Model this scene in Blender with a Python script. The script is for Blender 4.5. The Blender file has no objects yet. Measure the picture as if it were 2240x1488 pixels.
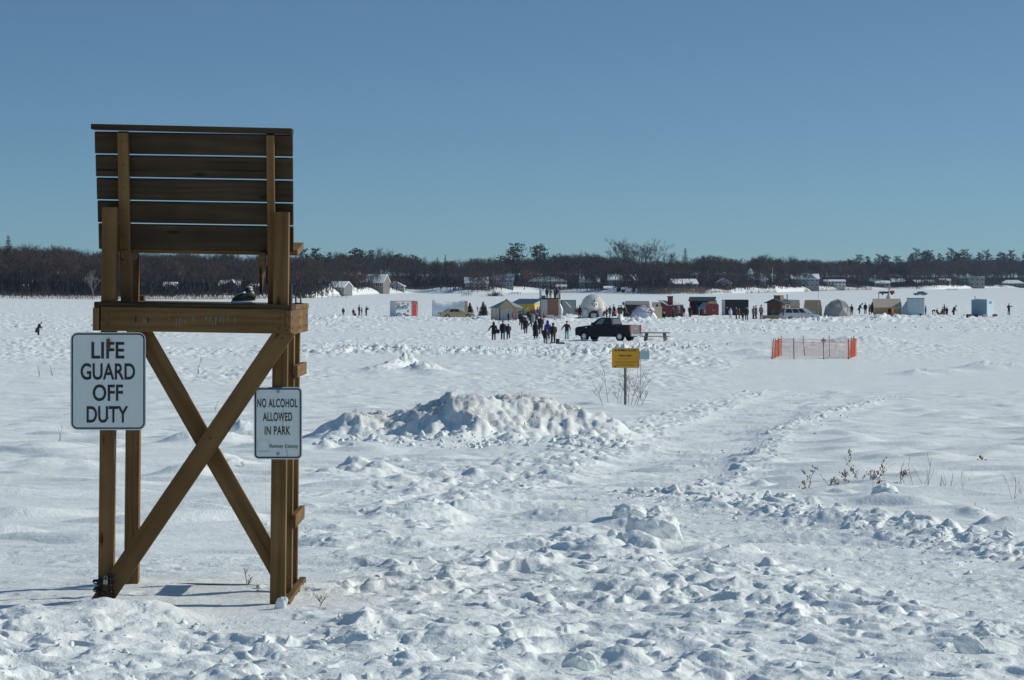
import bpy, bmesh, math, random
import numpy as np
from mathutils import Vector, Matrix, Euler
R = math.radians
C = bpy.context.scene.collection
scene = bpy.context.scene
# ------------------------------------------------------------------ camera
F, CX, HY, EYE = 6616.0, 1120.0, 615.0, 5.0      # focal length, centre and horizon in photo pixels; eye above the lake ice
cam = bpy.data.cameras.new('camera')
cam.sensor_width = 36.0
cam.lens = F / 2240.0 * 36.0
cam.shift_y = -(744.0 - HY) / 2240.0
cam.clip_start, cam.clip_end = 0.5, 30000.0
camo = bpy.data.objects.new('camera', cam)
camo.location = (0, 0, EYE)
camo.rotation_euler = (R(90), 0, 0)
C.objects.link(camo)
scene.camera = camo
# ------------------------------------------------------------------ sky and sun
SUN_EL, SUN_AZ = 30.0, 10.0                        # elevation; degrees beyond the picture plane, sun on the right
sd = Vector((math.cos(R(SUN_EL)) * math.cos(R(SUN_AZ)), math.cos(R(SUN_EL)) * math.sin(R(SUN_AZ)), math.sin(R(SUN_EL))))
world = bpy.data.worlds.new('World')
scene.world = world
world.use_nodes = True
wn = world.node_tree.nodes
sky = wn.new('ShaderNodeTexSky')
sky.sky_type = 'NISHITA'
sky.sun_disc = False
sky.sun_elevation = R(SUN_EL)
sky.sun_rotation = math.atan2(sd.x, sd.y)
sky.altitude = 250
sky.air_density = 1.4
sky.dust_density = 2.0
sky.ozone_density = 8.0
bg = wn['Background']
bg.inputs['Strength'].default_value = 0.128
wl = world.node_tree.links                          # clear, dry winter air: the pale band stays below the horizon
tc = wn.new('ShaderNodeTexCoord'); sx = wn.new('ShaderNodeSeparateXYZ'); cb = wn.new('ShaderNodeCombineXYZ')
mm = wn.new('ShaderNodeMath'); mm.operation = 'MAXIMUM'; mm.inputs[1].default_value = 0
ma = wn.new('ShaderNodeMath'); ma.operation = 'MULTIPLY_ADD'; ma.inputs[1].default_value = 4.0; ma.inputs[2].default_value = .10
wl.new(tc.outputs['Generated'], sx.inputs[0]); wl.new(sx.outputs[0], cb.inputs[0]); wl.new(sx.outputs[1], cb.inputs[1])
wl.new(sx.outputs[2], mm.inputs[0]); wl.new(mm.outputs[0], ma.inputs[0]); wl.new(ma.outputs[0], cb.inputs[2]); wl.new(cb.outputs[0], sky.inputs[0])
ti = wn.new('ShaderNodeMix'); ti.data_type = 'RGBA'; ti.blend_type = 'MULTIPLY'; ti.inputs[0].default_value = 1.0
ti.inputs[7].default_value = (.96, .99, .835, 1)
wl.new(sky.outputs[0], ti.inputs[6]); wl.new(ti.outputs[2], bg.inputs[0])
sl = bpy.data.lights.new('sun', 'SUN')
sl.energy = 3.3
sl.angle = R(0.5)
sl.color = (1.0, 0.965, 0.87)
so = bpy.data.objects.new('sun', sl)
so.rotation_euler = (-sd).to_track_quat('-Z', 'Y').to_euler()
so.location = (60, 20, 60)
C.objects.link(so)
scene.view_settings.view_transform = 'Standard'
scene.view_settings.look = 'None'
scene.view_settings.exposure = 0.0
scene.view_settings.gamma = 1.0
scene.cycles.max_bounces = 10
scene.cycles.diffuse_bounces = 8
scene.cycles.transparent_max_bounces = 12

rng = random.Random(7)
nr = np.random.default_rng(7)

# ------------------------------------------------------------------ noise
def hsh(ix, iy, s):
    n = (ix * 374761393 + iy * 668265263 + s * 974634777) & 0xffffffff
    n = ((n ^ (n >> 13)) * 1274126177) & 0xffffffff
    n = ((n ^ (n >> 16)) * 2246822519) & 0xffffffff
    n = n ^ (n >> 15)
    return n / 4294967296.0

def perlin(x, y, s=0):
    fx, fy = np.floor(x), np.floor(y)
    ix, iy = fx.astype(np.int64), fy.astype(np.int64)
    dx, dy = x - fx, y - fy
    u = dx * dx * dx * (dx * (dx * 6 - 15) + 10)
    v = dy * dy * dy * (dy * (dy * 6 - 15) + 10)
    def g(ox, oy):
        a = hsh(ix + ox, iy + oy, s) * 6.2831853
        return np.cos(a) * (dx - ox) + np.sin(a) * (dy - oy)
    a = g(0, 0); a = a + u * (g(1, 0) - a)
    b = g(0, 1); b = b + u * (g(1, 1) - b)
    return (a + v * (b - a)) * 1.5

def lumps(x, y, size, prob, s, asp=1.0, pw=0.5, rmin=.35, rmax=.75):
    """rounded chunks lying at random, highest wins"""
    X, Y = x / size, y / size
    ix, iy = np.floor(X).astype(np.int64), np.floor(Y).astype(np.int64)
    out = np.zeros_like(x)
    for ox in (-1, 0, 1):
        for oy in (-1, 0, 1):
            jx, jy = ix + ox, iy + oy
            on = hsh(jx, jy, s) < prob
            cx, cy = jx + hsh(jx, jy, s + 1), jy + hsh(jx, jy, s + 2)
            a = hsh(jx, jy, s + 3) * 3.14159
            r = rmin + (rmax - rmin) * hsh(jx, jy, s + 4)
            h = .35 + .65 * hsh(jx, jy, s + 5)
            dx, dy = X - cx, Y - cy
            ca, sa = np.cos(a), np.sin(a)
            p, q = dx * ca + dy * sa, (dy * ca - dx * sa) * (1 + asp * hsh(jx, jy, s + 6))
            tilt = 1 + (hsh(jx, jy, s + 7) - .5) * 1.2 * np.clip(p / r, -1, 1)
            d = 1 - (p * p + q * q) / (r * r)
            v = np.where(on & (d > 0), h * np.maximum(d, 0) ** pw * tilt, 0)
            out = np.maximum(out, v)
    return out

def sstep(a, b, x):
    t = np.clip((x - a) / (b - a), 0, 1)
    return t * t * (3 - 2 * t)

# ------------------------------------------------------------------ ground shape
PY = np.array([0, 8, 14, 18.4, 24, 33, 45, 60, 75, 100, 125, 150, 185, 230, 9000.])
PZ = np.array([3.4, 3.22, 3.10, 3.04, 2.90, 2.60, 2.22, 1.80, 1.45, 0.92, 0.34, 0.08, 0, 0, 0])
def gz(Y):
    return np.interp(Y, PY, PZ)
_ty = np.concatenate([np.arange(9, 60, .05), np.arange(60, 3000, .5)])
_tr = HY + F * (EYE - gz(_ty)) / _ty
def row2y(row):
    return float(np.interp(-row, -_tr, _ty))
def G(px, row):
    """photo pixel on the bare ground -> world x, y"""
    y = row2y(row)
    return ((px - CX) / F * y, y)
def lake_y(row):
    return EYE * F / (row - HY)

SHP = np.array([-1600, -400, 0, 400, 650, 720, 760, 900, 1050, 1200, 1350, 1450, 1500, 1700, 1820, 1900, 2060, 2120, 2240, 2700, 4200.])
SHR = np.array([664, 660, 657, 656, 654, 650, 646, 641, 643, 640, 641, 645, 645, 640, 636, 634, 634, 631, 630, 630, 634.])
_sp = np.arange(-1600, 4201, 5.0)
_sy = np.interp(_sp, SHP, EYE * F / (SHR - HY))
_kw = np.exp(-(np.arange(-24, 25) / 9.0) ** 2); _kw /= _kw.sum()
_sy = np.convolve(np.pad(_sy, 24, mode='edge'), _kw, 'valid')
def shore(px):
    return np.interp(px, _sp, _sy)

def seg_dist(x, y, pts):
    """distance to a polyline, signed side (positive = left of travel), and 0..1 along"""
    best = np.full(x.shape, 1e9); side = np.zeros_like(best); along = np.zeros_like(best)
    n = len(pts) - 1
    for i in range(n):
        (ax, ay), (bx, by) = pts[i], pts[i + 1]
        ux, uy = bx - ax, by - ay
        L2 = ux * ux + uy * uy
        t = np.clip(((x - ax) * ux + (y - ay) * uy) / L2, 0, 1)
        dx, dy = x - ax - t * ux, y - ay - t * uy
        d = np.hypot(dx, dy)
        m = d < best
        best = np.where(m, d, best)
        side = np.where(m, np.sign(ux * dy - uy * dx), side)
        along = np.where(m, (i + t) / n, along)
    return best, side, along

PATH1 = [G(*p) for p in ((1420, 757), (1500, 775), (1620, 803), (1740, 835), (1760, 858), (1660, 905), (1560, 960), (1480, 1015), (1390, 1065), (1290, 1105), (1150, 1150), (950, 1230), (850, 1320), (840, 1500))]
PATH2 = [G(*p) for p in ((1330, 1092), (1430, 1122), (1560, 1158), (1760, 1192), (2000, 1230), (2300, 1275), (2700, 1330))]
BERM = [G(*p) for p in ((1400, 1078), (1480, 1092), (1580, 1104), (1720, 1122), (1900, 1150), (2080, 1182), (2300, 1222), (2700, 1275))]
EDGE1 = [G(*p) for p in ((1960, 872), (1880, 890), (1790, 912), (1710, 945), (1640, 985), (1590, 1020), (1520, 1062), (1450, 1092))]
# mounds: px, row, half width px, half depth m, height m, roughness
MOUNDS = [
    (860, 808, 26, 2.2, .42, .8), (892, 804, 30, 2.4, .62, .9), (925, 812, 40, 2.6, .40, .8), (830, 812, 40, 3.0, .26, .6), (960, 818, 40, 3.0, .18, .6),
    (560, 955, 85, 1.8, .30, .3), (455, 975, 85, 1.6, .20, .3), (420, 1040, 70, .8, .12, .3), (500, 1010, 60, 1.0, .12, .3),
    (770, 1036, 44, .8, .17, .5), (815, 1040, 60, .9, .16, .4), (720, 1044, 50, .8, .10, .4), (880, 1050, 40, .7, .07, .4), (715, 985, 18, .4, .10, .3),
    (1700, 758, 120, 4, .40, .6), (1890, 752, 80, 4, .40, .6), (1660, 775, 60, 4, .28, .3),
    (2000, 820, 40, 2.0, .20, .5), (2060, 814, 60, 2.4, .20, .4), (2180, 808, 90, 2.6, .34, .4), (2190, 1152, 55, .5, .08, .4),
    (2130, 1130, 30, .4, .06, .2), (1840, 1086, 28, .35, .05, .2), (1790, 1088, 25, .3, .045, .2),
    (1690, 1020, 25, .5, .05, .2), (1665, 1062, 28, .4, .08, .3),
    (1990, 1010, 120, 3, .10, .0), (1400, 985, 60, 1.4, .10, .4), (1800, 960, 200, 4, .12, .0),
    (1428, 1196, 100, .35, .11, .35), (1376, 1142, 62, .3, .07, .3), (1585, 1202, 85, .4, .10, .4), (1345, 1226, 80, .3, .10, .4), (1290, 1215, 50, .3, .07, .4), (1510, 1190, 60, .3, .07, .3), (1936, 1112, 60, .3, .05, .3),
    (60, 985, 120, 1.6, .10, .1), (150, 1022, 120, 1.0, .12, .1), (100, 1350, 160, .45, .07, .4), (300, 1345, 120, .4, .07, .4),
]
MX = np.array([640, 690, 720, 780, 850, 890, 930, 990, 1060, 1120, 1180, 1250, 1310, 1370, 1420])
MH = np.array([0, .12, .30, .50, .48, .60, .76, .86, .84, .84, .77, .62, .40, .13, 0.0])
RIDGES = [  # ploughed snow along the ice: polyline px,row ; height ; half depth
    (((690, 772), (800, 768), (900, 772), (1000, 768), (1100, 775), (1240, 768)), .55, 4.0),
    (((1250, 780), (1350, 772), (1420, 768), (1500, 762), (1560, 765)), .6, 4.5),
    (((690, 700), (820, 697), (960, 700), (1060, 702), (1080, 706)), .5, 7),
    (((1230, 697), (1290, 702), (1380, 704), (1480, 702), (1570, 704), (1660, 706), (1800, 704), (1880, 699)), .75, 7),
    (((1880, 694), (2000, 693), (2100, 694), (2240, 694)), .2, 8),
    (((1440, 722), (1560, 719), (1700, 721), (1900, 717), (2240, 716)), .25, 9),
    (((-100, 722), (100, 719), (300, 722), (600, 716), (750, 711)), .22, 9),
]
RIDGES = [([(lambda y: ((p[0] - CX) / F * y, y))(row2y(p[1])) for p in pl], h, d) for pl, h, d in RIDGES]

def height(x, y):
    """snow surface height and how far dirt and painted shade grey it, arrays in, arrays out"""
    x = np.asarray(x, float); y = np.asarray(y, float)
    Y = np.maximum(y, .5)
    px = CX + F * x / Y
    z = gz(np.maximum(y, 0))
    r = np.hypot(x, y)
    dirt_shade = np.zeros_like(z)
    near = 1 - sstep(90, 260, r)
    z = z + perlin(x * .11, y * .11, 3) * .10 * (1 - sstep(40, 130, r)) + perlin(x * .5, y * .35, 5) * .035 * near
    z = z + perlin(x * .02, y * .012, 9) * .18 * sstep(120, 220, r) * (1 - sstep(500, 700, r))
    k = r < 130                                     # wind ripples on the untouched snow
    wx = x[k] + perlin(x[k] * .7, y[k] * .7, 8) * .4
    wy = y[k] + perlin(x[k] * .7, y[k] * .7, 18) * .4
    rip = perlin(wx * .9, wy * 2.6, 11) * .020 + perlin(wx * 2.2, wy * 5.5, 12) * .008
    sp = np.maximum(perlin(wx * .55, wy * 1.5, 13) - .18, 0) * .16
    zk = z[k] + rip + sp * sstep(19, 26, y[k])
    # ---- trampled foreground
    X, Yk, P = x[k], y[k], px[k]
    tr = 1 - sstep(16.8, 18.0, Yk + perlin(X * 1.1, Yk * 1.1, 21) * .8)
    mid = sstep(560, 980, P + perlin(X, Yk, 27) * 260) * (1 - sstep(1400, 1900, P + (33 - Yk) * -25)) * (1 - sstep(33, 39, Yk))
    mid = np.maximum(mid, .62 * sstep(660, 900, P + perlin(X, Yk * .6, 29) * 160) * (1 - sstep(1330, 1520, P)) * (1 - sstep(46, 56, Yk + perlin(X * .6, Yk * .3, 26) * 6)))
    rgt = sstep(1200, 1500, P) * (1 - sstep(20.3, 22.4, Yk + (P - 1500) / 700 * .9 * -1 + 1.0))
    lft = (1 - sstep(250, 640, P)) * .16 * (1 - sstep(22, 28, Yk)) + .16 * (1 - sstep(30, 60, Yk)) * sstep(.1, .45, perlin(X * .45, Yk * .3, 28))
    T = np.clip(np.maximum(np.maximum(tr, mid), np.maximum(rgt, lft)), 0, 1)
    patch = .6 + .55 * sstep(-.35, .35, perlin(X * .8, Yk * .5, 23))
    T = T * np.clip(patch, 0, 1.1)
    d1, s1, a1 = seg_dist(X, Yk, PATH1)
    pw1 = (.95 + .45 * sstep(.75, .45, a1)) * (1 - sstep(.72, .95, a1))
    wob = perlin(X * .9, Yk * .45, 31) * .35
    onp = (1 - sstep(.55, 1.0, (d1 + wob) / np.maximum(pw1, .05))) * (1 - sstep(.74, .86, a1))
    d2, s2, a2 = seg_dist(X, Yk, PATH2)
    onp2 = 1 - sstep(.9, 1.7, d2 + wob * .9)
    pk = np.maximum(onp, onp2)
    T = T * (1 - .95 * pk) * .84
    zk = zk - .05 * pk
    ws = .09
    qx = X + perlin(X * 3, Yk * 3, 41) * ws + perlin(X * 9, Yk * 9, 45) * .03
    qy = Yk + perlin(X * 3, Yk * 3, 42) * ws + perlin(X * 9, Yk * 9, 46) * .03
    m = T > .02
    big = np.zeros_like(zk); pit = np.zeros_like(zk); sml = np.zeros_like(zk); tin = np.zeros_like(zk)
    big[m] = lumps(qx[m], qy[m], .36, .34, 50, 1.2, .8)
    pit[m] = lumps(qx[m], qy[m], .44, .55, 60, 1.4, .8, .3, .6)
    sml[m] = lumps(qx[m], qy[m], .17, .42, 70, 1.0, .7)
    tin[m] = lumps(qx[m], qy[m], .075, .35, 80, .8, .7)
    fb_ = (perlin(qx * 2.1, qy * 2.1, 44) * .050 + (.35 - np.abs(perlin(qx * 3.6, qy * 3.6, 43))) * .045
           + (.3 - np.abs(perlin(qx * 7.5, qy * 7.5, 48))) * .018 + perlin(qx * 15, qy * 15, 49) * .007)
    prn = np.zeros_like(zk)
    prn[m] = lumps(X[m] + perlin(X[m] * 2, Yk[m] * 2, 86) * .05, Yk[m], .40, .62, 85, 2.0, .32, .26, .38)
    zk = zk + T * (-prn * .052 + big * .050 - pit * .070 + lumps(qx, qy, .26, .5, 76, 1.2, .9) * .042 + sml * .034 + tin * .013 + fb_ * sstep(-.5, .3, perlin(X * 1.7, Yk * 1.7, 39)))
    # ---- packed path: small hard crumbs
    fine = lumps(qx, qy, .11, .5, 90, .6, .8)
    rub1 = np.exp(-((d1 - pw1 * .95) / .55) ** 2) * (1 - sstep(.70, .82, a1))
    side = sstep(1.1, 3.4, d1) * 0
    zk = zk + fine * (.013 * pk + .022 * rub1 * (1 - pk)) + perlin(qx * 5, qy * 5, 47) * .007 * pk
    # trampled apron left of the path
    ap = np.exp(-((d1 - 1.6) / 1.5) ** 2) * (s1 < 0) * (1 - sstep(.5, .8, a1))
    zk = zk + ap * (1 - pk) * sstep(.8, 1.5, d1) * lumps(qx, qy, .30, .55, 95, .9, .7) * .08
    # ---- berm thrown up beside the track
    db, sb, ab = seg_dist(X, Yk, BERM)
    fb = np.exp(-((db + perlin(X * 1.3, Yk * 1.3, 51) * .22) / .55) ** 2) * (.75 + .25 * perlin(X * .7, Yk * .7, 52))
    mb = fb > .02
    lb = np.zeros_like(zk)
    lb[mb] = lumps(qx[mb], qy[mb], .30, .6, 100, .8, .7) * .13 + lumps(qx[mb], qy[mb], .15, .6, 110, .8, .6) * .07 + lumps(qx[mb], qy[mb], .07, .6, 115, .5, .6) * .03 + (.35 - np.abs(perlin(qx[mb] * 4, qy[mb] * 4, 117))) * .10 + (.3 - np.abs(perlin(qx[mb] * 10, qy[mb] * 10, 118))) * .04
    zk = zk + fb * (.05 + lb * .62)
    de, se, ae = seg_dist(X, Yk, EDGE1)
    fe = np.exp(-((de + perlin(X * .8, Yk * .5, 55) * .35) / .48) ** 2) * (1 - pk)
    zk = zk + fe * (.03 + lumps(qx, qy, .32, .5, 120, .9, .8) * .075 + lumps(qx, qy, .15, .5, 121, .9, .7) * .05)
    z = z.copy(); z[k] = zk
    # ---- the big dirty mound and the smaller ones
    k = (y > 52) & (y < 72) & (px > 600) & (px < 1480)
    if k.any():
        X, Yk, P = x[k], y[k], px[k]
        wy_ = Yk + perlin(X * .55, Yk * .5, 61) * 1.1
        dd = (wy_ - 61.5)
        prof = np.where(dd < 0, .75 * np.exp(-(dd / 1.9) ** 2) + .25 * np.exp(-(dd / 3.6) ** 2), np.exp(-(dd / 2.6) ** 2))
        Hm = np.interp(P + perlin(X * .8, Yk * .3, 62) * 22, MX, MH) * prof
        cr = 1 - np.abs(perlin(X * 1.1 + Yk * .25, Yk * .9, 63))
        cr2 = 1 - np.abs(perlin(X * 2.6 + Yk * .4, Yk * 2.3, 64))
        rough = ((cr - .75) * .16 + (cr2 - .7) * .10 + perlin(X * 1.0, Yk * .9, 69) * .12 + perlin(X * 4.5, Yk * 4.2, 67) * .055
                 + perlin(X * 10, Yk * 9, 68) * .03 + perlin(X * 21, Yk * 15, 62) * .012 + lumps(X, Yk, .5, .3, 130, .9, .9) * .06 + lumps(X, Yk, .2, .4, 140, .8, .7) * .04)
        z[k] = z[k] + Hm * 1.0 + rough * sstep(.02, .35, Hm) + lumps(X, Yk, .4, .5, 150, .8, .6) * .14 * np.exp(-((dd + 3.0) / 1.6) ** 2) * sstep(640, 760, P) * (1 - sstep(1300, 1420, P))
        dirt_shade[k] = np.clip(sstep(.12, .6, Hm) * (.75 + perlin(X * 1.4, Yk * .8, 65) * .9), 0, 1)  # real dirt, spread and darkened to put the face's shade into the colour
    for i, (mx, mr, hw, hd, hh, ro) in enumerate(MOUNDS):
        cx, cy = G(mx, mr)
        rx = hw / F * cy
        k = (np.abs(x - cx) < rx * 2.4) & (np.abs(y - cy) < hd * 2.4)
        if not k.any():
            continue
        X, Yk = x[k], y[k]
        sc = 1.2 / max(rx, .25)
        g = np.exp(-(((X - cx) / rx) ** 2 + ((Yk - cy) / hd) ** 2 + .02) ** 1.25) * (1 + .45 * perlin(X * sc, Yk * sc, 200 + i))
        z[k] = z[k] + g * hh + ro * g * hh * (lumps(X, Yk, max(.18, rx * .3), .5, 210 + i, .8, .8) * .55 + lumps(X, Yk, max(.1, rx * .14), .6, 260 + i, .7, .6) * .35)
        if i in (9, 10, 0, 1, 2):
            dirt_shade[k] = np.maximum(dirt_shade[k], g * .55 * np.clip(.5 + perlin(X * 2, Yk * 2, 300), 0, 1))
    # ---- lake ice: trodden, wind-scoured snow and ploughed ridges
    k = (r > 105) & (r < 900) & (np.abs(x) < .3 * y + 5)
    if k.any():
        X, Yk, P = x[k], y[k], px[k]
        a = sstep(105, 170, r[k]) * (1 - sstep(620, 850, r[k]))
        pt = .3 + sstep(-.35, .35, perlin(X * .06, Yk * .02, 66))
        zk = (lumps(X, Yk, .9, .55, 160, 1., .7) * .12 + lumps(X, Yk, .42, .5, 165, .8, .7) * .07 + perlin(X * 2.3, Yk * 1.2, 168) * .045) * pt + lumps(X, Yk * .8, 2.4, .25, 170, 1., .7) * .10
        smooth = sstep(1560, 1660, P) * sstep(740, 800, HY + F * EYE / Yk)      # clean drift round the fence
        zk = zk * (1 - .9 * smooth) * a
        for j, (pl, hh, hd) in enumerate(RIDGES):
            d, s_, a_ = seg_dist(X, Yk, pl)
            f = np.exp(-((d + perlin(X * .12, Yk * .1, 70 + j) * hd * .5) / hd) ** 2) * np.clip(.55 + perlin(X * .16, Yk * .06, 80 + j) * 1.3, .1, 1.3)
            q = f > .02
            l = np.zeros_like(zk)
            l[q] = lumps(X[q], Yk[q], 1.1, .55, 320 + j, .8, .7) * .55 + lumps(X[q], Yk[q], .5, .6, 340 + j, .6, .6) * .38 + (.35 - np.abs(perlin(X[q] * 1.4, Yk[q] * .8, 360 + j))) * .6 + perlin(X[q] * 3.4, Yk[q] * 2, 380 + j) * .22
            zk = zk + f * hh * (.25 + l)
        z[k] = z[k] + zk
    # ---- far shore
    sh = shore(px)
    sh = np.where(y < 1, 900 + 0 * y, sh)
    t = np.hypot(x, y) - sh * np.hypot(1, np.clip((px - CX) / F, -3, 3))
    n = perlin(x * .012, y * .012, 90)
    hill = 1.7 * sstep(-4, 46, t + n * 14) + .7 * sstep(2, 10, t + n * 8) + 5.0 * sstep(40, 300, t + n * 30) + n * 1.2 * sstep(0, 60, t)
    z = z + np.where(t > -30, hill, 0)
    return z, dirt_shade, t
def hz(x, y):
    return float(height(np.array([x]), np.array([y]))[0][0])
# ------------------------------------------------------------------ materials
MATS = {}
def new_mat(name):
    m = bpy.data.materials.new(name)
    m.use_nodes = True
    nt = m.node_tree
    return m, nt, nt.nodes['Principled BSDF'], nt.nodes, nt.links

def mat(name, col, rough=.6, var=.12, scale=4.0, metal=0.0, bump=0.0, spec=.5, coat=0.0, trans=0.0):
    if name in MATS:
        return MATS[name]
    m, nt, b, N, L = new_mat(name)
    tc = N.new('ShaderNodeTexCoord')
    no = N.new('ShaderNodeTexNoise'); no.inputs['Scale'].default_value = scale; no.inputs['Detail'].default_value = 5
    L.new(tc.outputs['Object'], no.inputs['Vector'])
    ra = N.new('ShaderNodeMix'); ra.data_type = 'RGBA'
    ra.inputs[6].default_value = (*[c * (1 - var) for c in col], 1)
    ra.inputs[7].default_value = (*[min(1, c * (1 + var)) for c in col], 1)
    L.new(no.outputs[0], ra.inputs[0])
    L.new(ra.outputs[2], b.inputs['Base Color'])
    b.inputs['Roughness'].default_value = rough
    b.inputs['Metallic'].default_value = metal
    b.inputs['Specular IOR Level'].default_value = spec
    b.inputs['Coat Weight'].default_value = coat
    if trans:
        b.inputs['Transmission Weight'].default_value = trans
    if bump:
        bp = N.new('ShaderNodeBump'); bp.inputs['Strength'].default_value = bump; bp.inputs['Distance'].default_value = .02
        L.new(no.outputs[0], bp.inputs['Height']); L.new(bp.outputs[0], b.inputs['Normal'])
    MATS[name] = m
    return m

def ramp(N, stops):
    r = N.new('ShaderNodeValToRGB')
    e = r.color_ramp.elements
    while len(e) < len(stops):
        e.new(.5)
    for i, (p, c) in enumerate(stops):
        e[i].position = p; e[i].color = (*c, 1)
    return r

def snow_mat():
    m, nt, b, N, L = new_mat('snow')
    g = N.new('ShaderNodeNewGeometry')
    at = N.new('ShaderNodeAttribute'); at.attribute_name = 'dirt_shade'
    n1 = N.new('ShaderNodeTexNoise'); n1.inputs['Scale'].default_value = .9; n1.inputs['Detail'].default_value = 8
    n2 = N.new('ShaderNodeTexNoise'); n2.inputs['Scale'].default_value = 38; n2.inputs['Detail'].default_value = 4; n2.inputs['Roughness'].default_value = .65
    n3 = N.new('ShaderNodeTexNoise'); n3.inputs['Scale'].default_value = 7; n3.inputs['Detail'].default_value = 6; n3.inputs['Roughness'].default_value = .7
    for n in (n1, n2, n3):
        L.new(g.outputs['Position'], n.inputs['Vector'])
    r1 = ramp(N, [(.3, (.825, .862, .845)), (.7, (.885, .914, .895))])
    L.new(n1.outputs[0], r1.inputs[0])
    dr = ramp(N, [(.34, (0, 0, 0)), (.66, (1, 1, 1))])
    L.new(n3.outputs[0], dr.inputs[0])
    mu = N.new('ShaderNodeMath'); mu.operation = 'MULTIPLY'
    L.new(dr.outputs[0], mu.inputs[0]); L.new(at.outputs['Fac'], mu.inputs[1])
    mx = N.new('ShaderNodeMix'); mx.data_type = 'RGBA'
    L.new(mu.outputs[0], mx.inputs[0]); L.new(r1.outputs[0], mx.inputs[6]); mx.inputs[7].default_value = (.46, .435, .40, 1)
    L.new(mx.outputs[2], b.inputs['Base Color'])
    b.inputs['Roughness'].default_value = .75
    b.inputs['Specular IOR Level'].default_value = .25
    b1 = N.new('ShaderNodeBump'); b1.inputs['Strength'].default_value = .55; b1.inputs['Distance'].default_value = .012
    L.new(n2.outputs[0], b1.inputs['Height'])
    b2 = N.new('ShaderNodeBump'); b2.inputs['Strength'].default_value = .42; b2.inputs['Distance'].default_value = .05
    L.new(n3.outputs[0], b2.inputs['Height']); L.new(b1.outputs[0], b2.inputs['Normal'])
    L.new(b2.outputs[0], b.inputs['Normal'])
    MATS['snow'] = m
    return m
SNOW = snow_mat()

def hill_mat():
    m, nt, b, N, L = new_mat('wooded_snow')
    g = N.new('ShaderNodeNewGeometry')
    at = N.new('ShaderNodeAttribute'); at.attribute_name = 'litter'
    n1 = N.new('ShaderNodeTexNoise'); n1.inputs['Scale'].default_value = .09; n1.inputs['Detail'].default_value = 9; n1.inputs['Roughness'].default_value = .7
    L.new(g.outputs['Position'], n1.inputs['Vector'])
    ad = N.new('ShaderNodeMath'); ad.operation = 'ADD'
    L.new(n1.outputs[0], ad.inputs[0]); L.new(at.outputs['Fac'], ad.inputs[1])
    rr = ramp(N, [(.80, (0, 0, 0)), (.98, (1, 1, 1))])
    L.new(ad.outputs[0], rr.inputs[0])
    mx = N.new('ShaderNodeMix'); mx.data_type = 'RGBA'
    L.new(rr.outputs[0], mx.inputs[0]); mx.inputs[6].default_value = (.80, .84, .84, 1); mx.inputs[7].default_value = (.075, .058, .058, 1)
    L.new(mx.outputs[2], b.inputs['Base Color'])
    b.inputs['Roughness'].default_value = .85
    b.inputs['Specular IOR Level'].default_value = .1
    return m
HILL = hill_mat()

# ------------------------------------------------------------------ ground sheet
def make_ground():
    th_in = np.linspace(-.186, .186, NCOL)
    th_mid = np.linspace(.19, .6, 60)
    th_out = np.linspace(.65, math.pi, 22)[:-1]
    th = np.concatenate([-th_out[::-1], -th_mid[::-1], th_in, th_mid, th_out, [math.pi]])
    rs = [.05, 1, 2, 3, 4, 5, 6, 7, 8, 9, 10, 11, 12, 12.6, 13.1]
    rr = 13.2
    while rr < 640:
        rs.append(rr)
        rr += (ROWK * max(1.0, (rr / 20.0) ** 1.55))
    while rr < 9000:
        rs.append(rr)
        rr += 4.5 if rr < 900 else (7 if rr < 2700 else rr * .06)
    rs = np.array(rs)
    nR, nT = len(rs), len(th)
    TH, RS = np.meshgrid(th, rs)
    x, y = (RS * np.sin(TH)).ravel(), (RS * np.cos(TH)).ravel()
    z, dirt_shade, t = height(x, y)
    co = np.stack([x, y, z], 1)
    a = (np.arange(nR - 1)[:, None] * nT + np.arange(nT)[None, :])
    nx = (np.arange(nR - 1)[:, None] * nT + ((np.arange(nT) + 1) % nT)[None, :])
    quads = np.stack([a, nx, nx + nT, a + nT], -1).reshape(-1, 4)
    tc = t[quads].mean(1)
    rc = np.hypot(x, y)[quads].mean(1)
    far = (tc > -4) & (rc > 500)
    def mk(name, q, material):
        used = np.unique(q)
        mp = np.zeros(len(co), np.int64); mp[used] = np.arange(len(used))
        q2 = mp[q]
        me = bpy.data.meshes.new(name)
        me.vertices.add(len(used)); me.vertices.foreach_set('co', co[used].astype(np.float32).ravel())
        me.loops.add(q2.size); me.loops.foreach_set('vertex_index', q2.astype(np.int32).ravel())
        me.polygons.add(len(q2)); me.polygons.foreach_set('loop_start', np.arange(0, q2.size, 4, dtype=np.int32))
        me.polygons.foreach_set('use_smooth', np.ones(len(q2), bool))
        me.update(calc_edges=True)
        me.materials.append(material)
        o = bpy.data.objects.new(name, me); C.objects.link(o)
        o['kind'] = 'structure'
        return o, me, used
    o, me, u = mk('snow_ground', quads[~far], SNOW)
    at = me.attributes.new('dirt_shade', 'FLOAT', 'POINT'); at.data.foreach_set('value', dirt_shade[u].astype(np.float32))
    o, me, u = mk('hills', quads[far], HILL)
    at = me.attributes.new('litter', 'FLOAT', 'POINT')
    tt = t[u]; pp = CX + F * x[u] / np.maximum(y[u], .5)
    lit = .62 * sstep(14, 52, tt + perlin(x[u] * .02, y[u] * .02, 99) * 36)
    leftw = 1 - sstep(660, 720, pp)
    lit = np.maximum(lit, leftw * .5 * sstep(4, 14, tt))
    brush = sstep(1400, 1450, pp) * (1 - sstep(1540, 1600, pp))
    lit = np.maximum(lit, brush * .36 * sstep(3, 10, tt))
    at.data.foreach_set('value', lit.astype(np.float32))
NCOL, ROWK = 800, .0185
make_ground()
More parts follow.
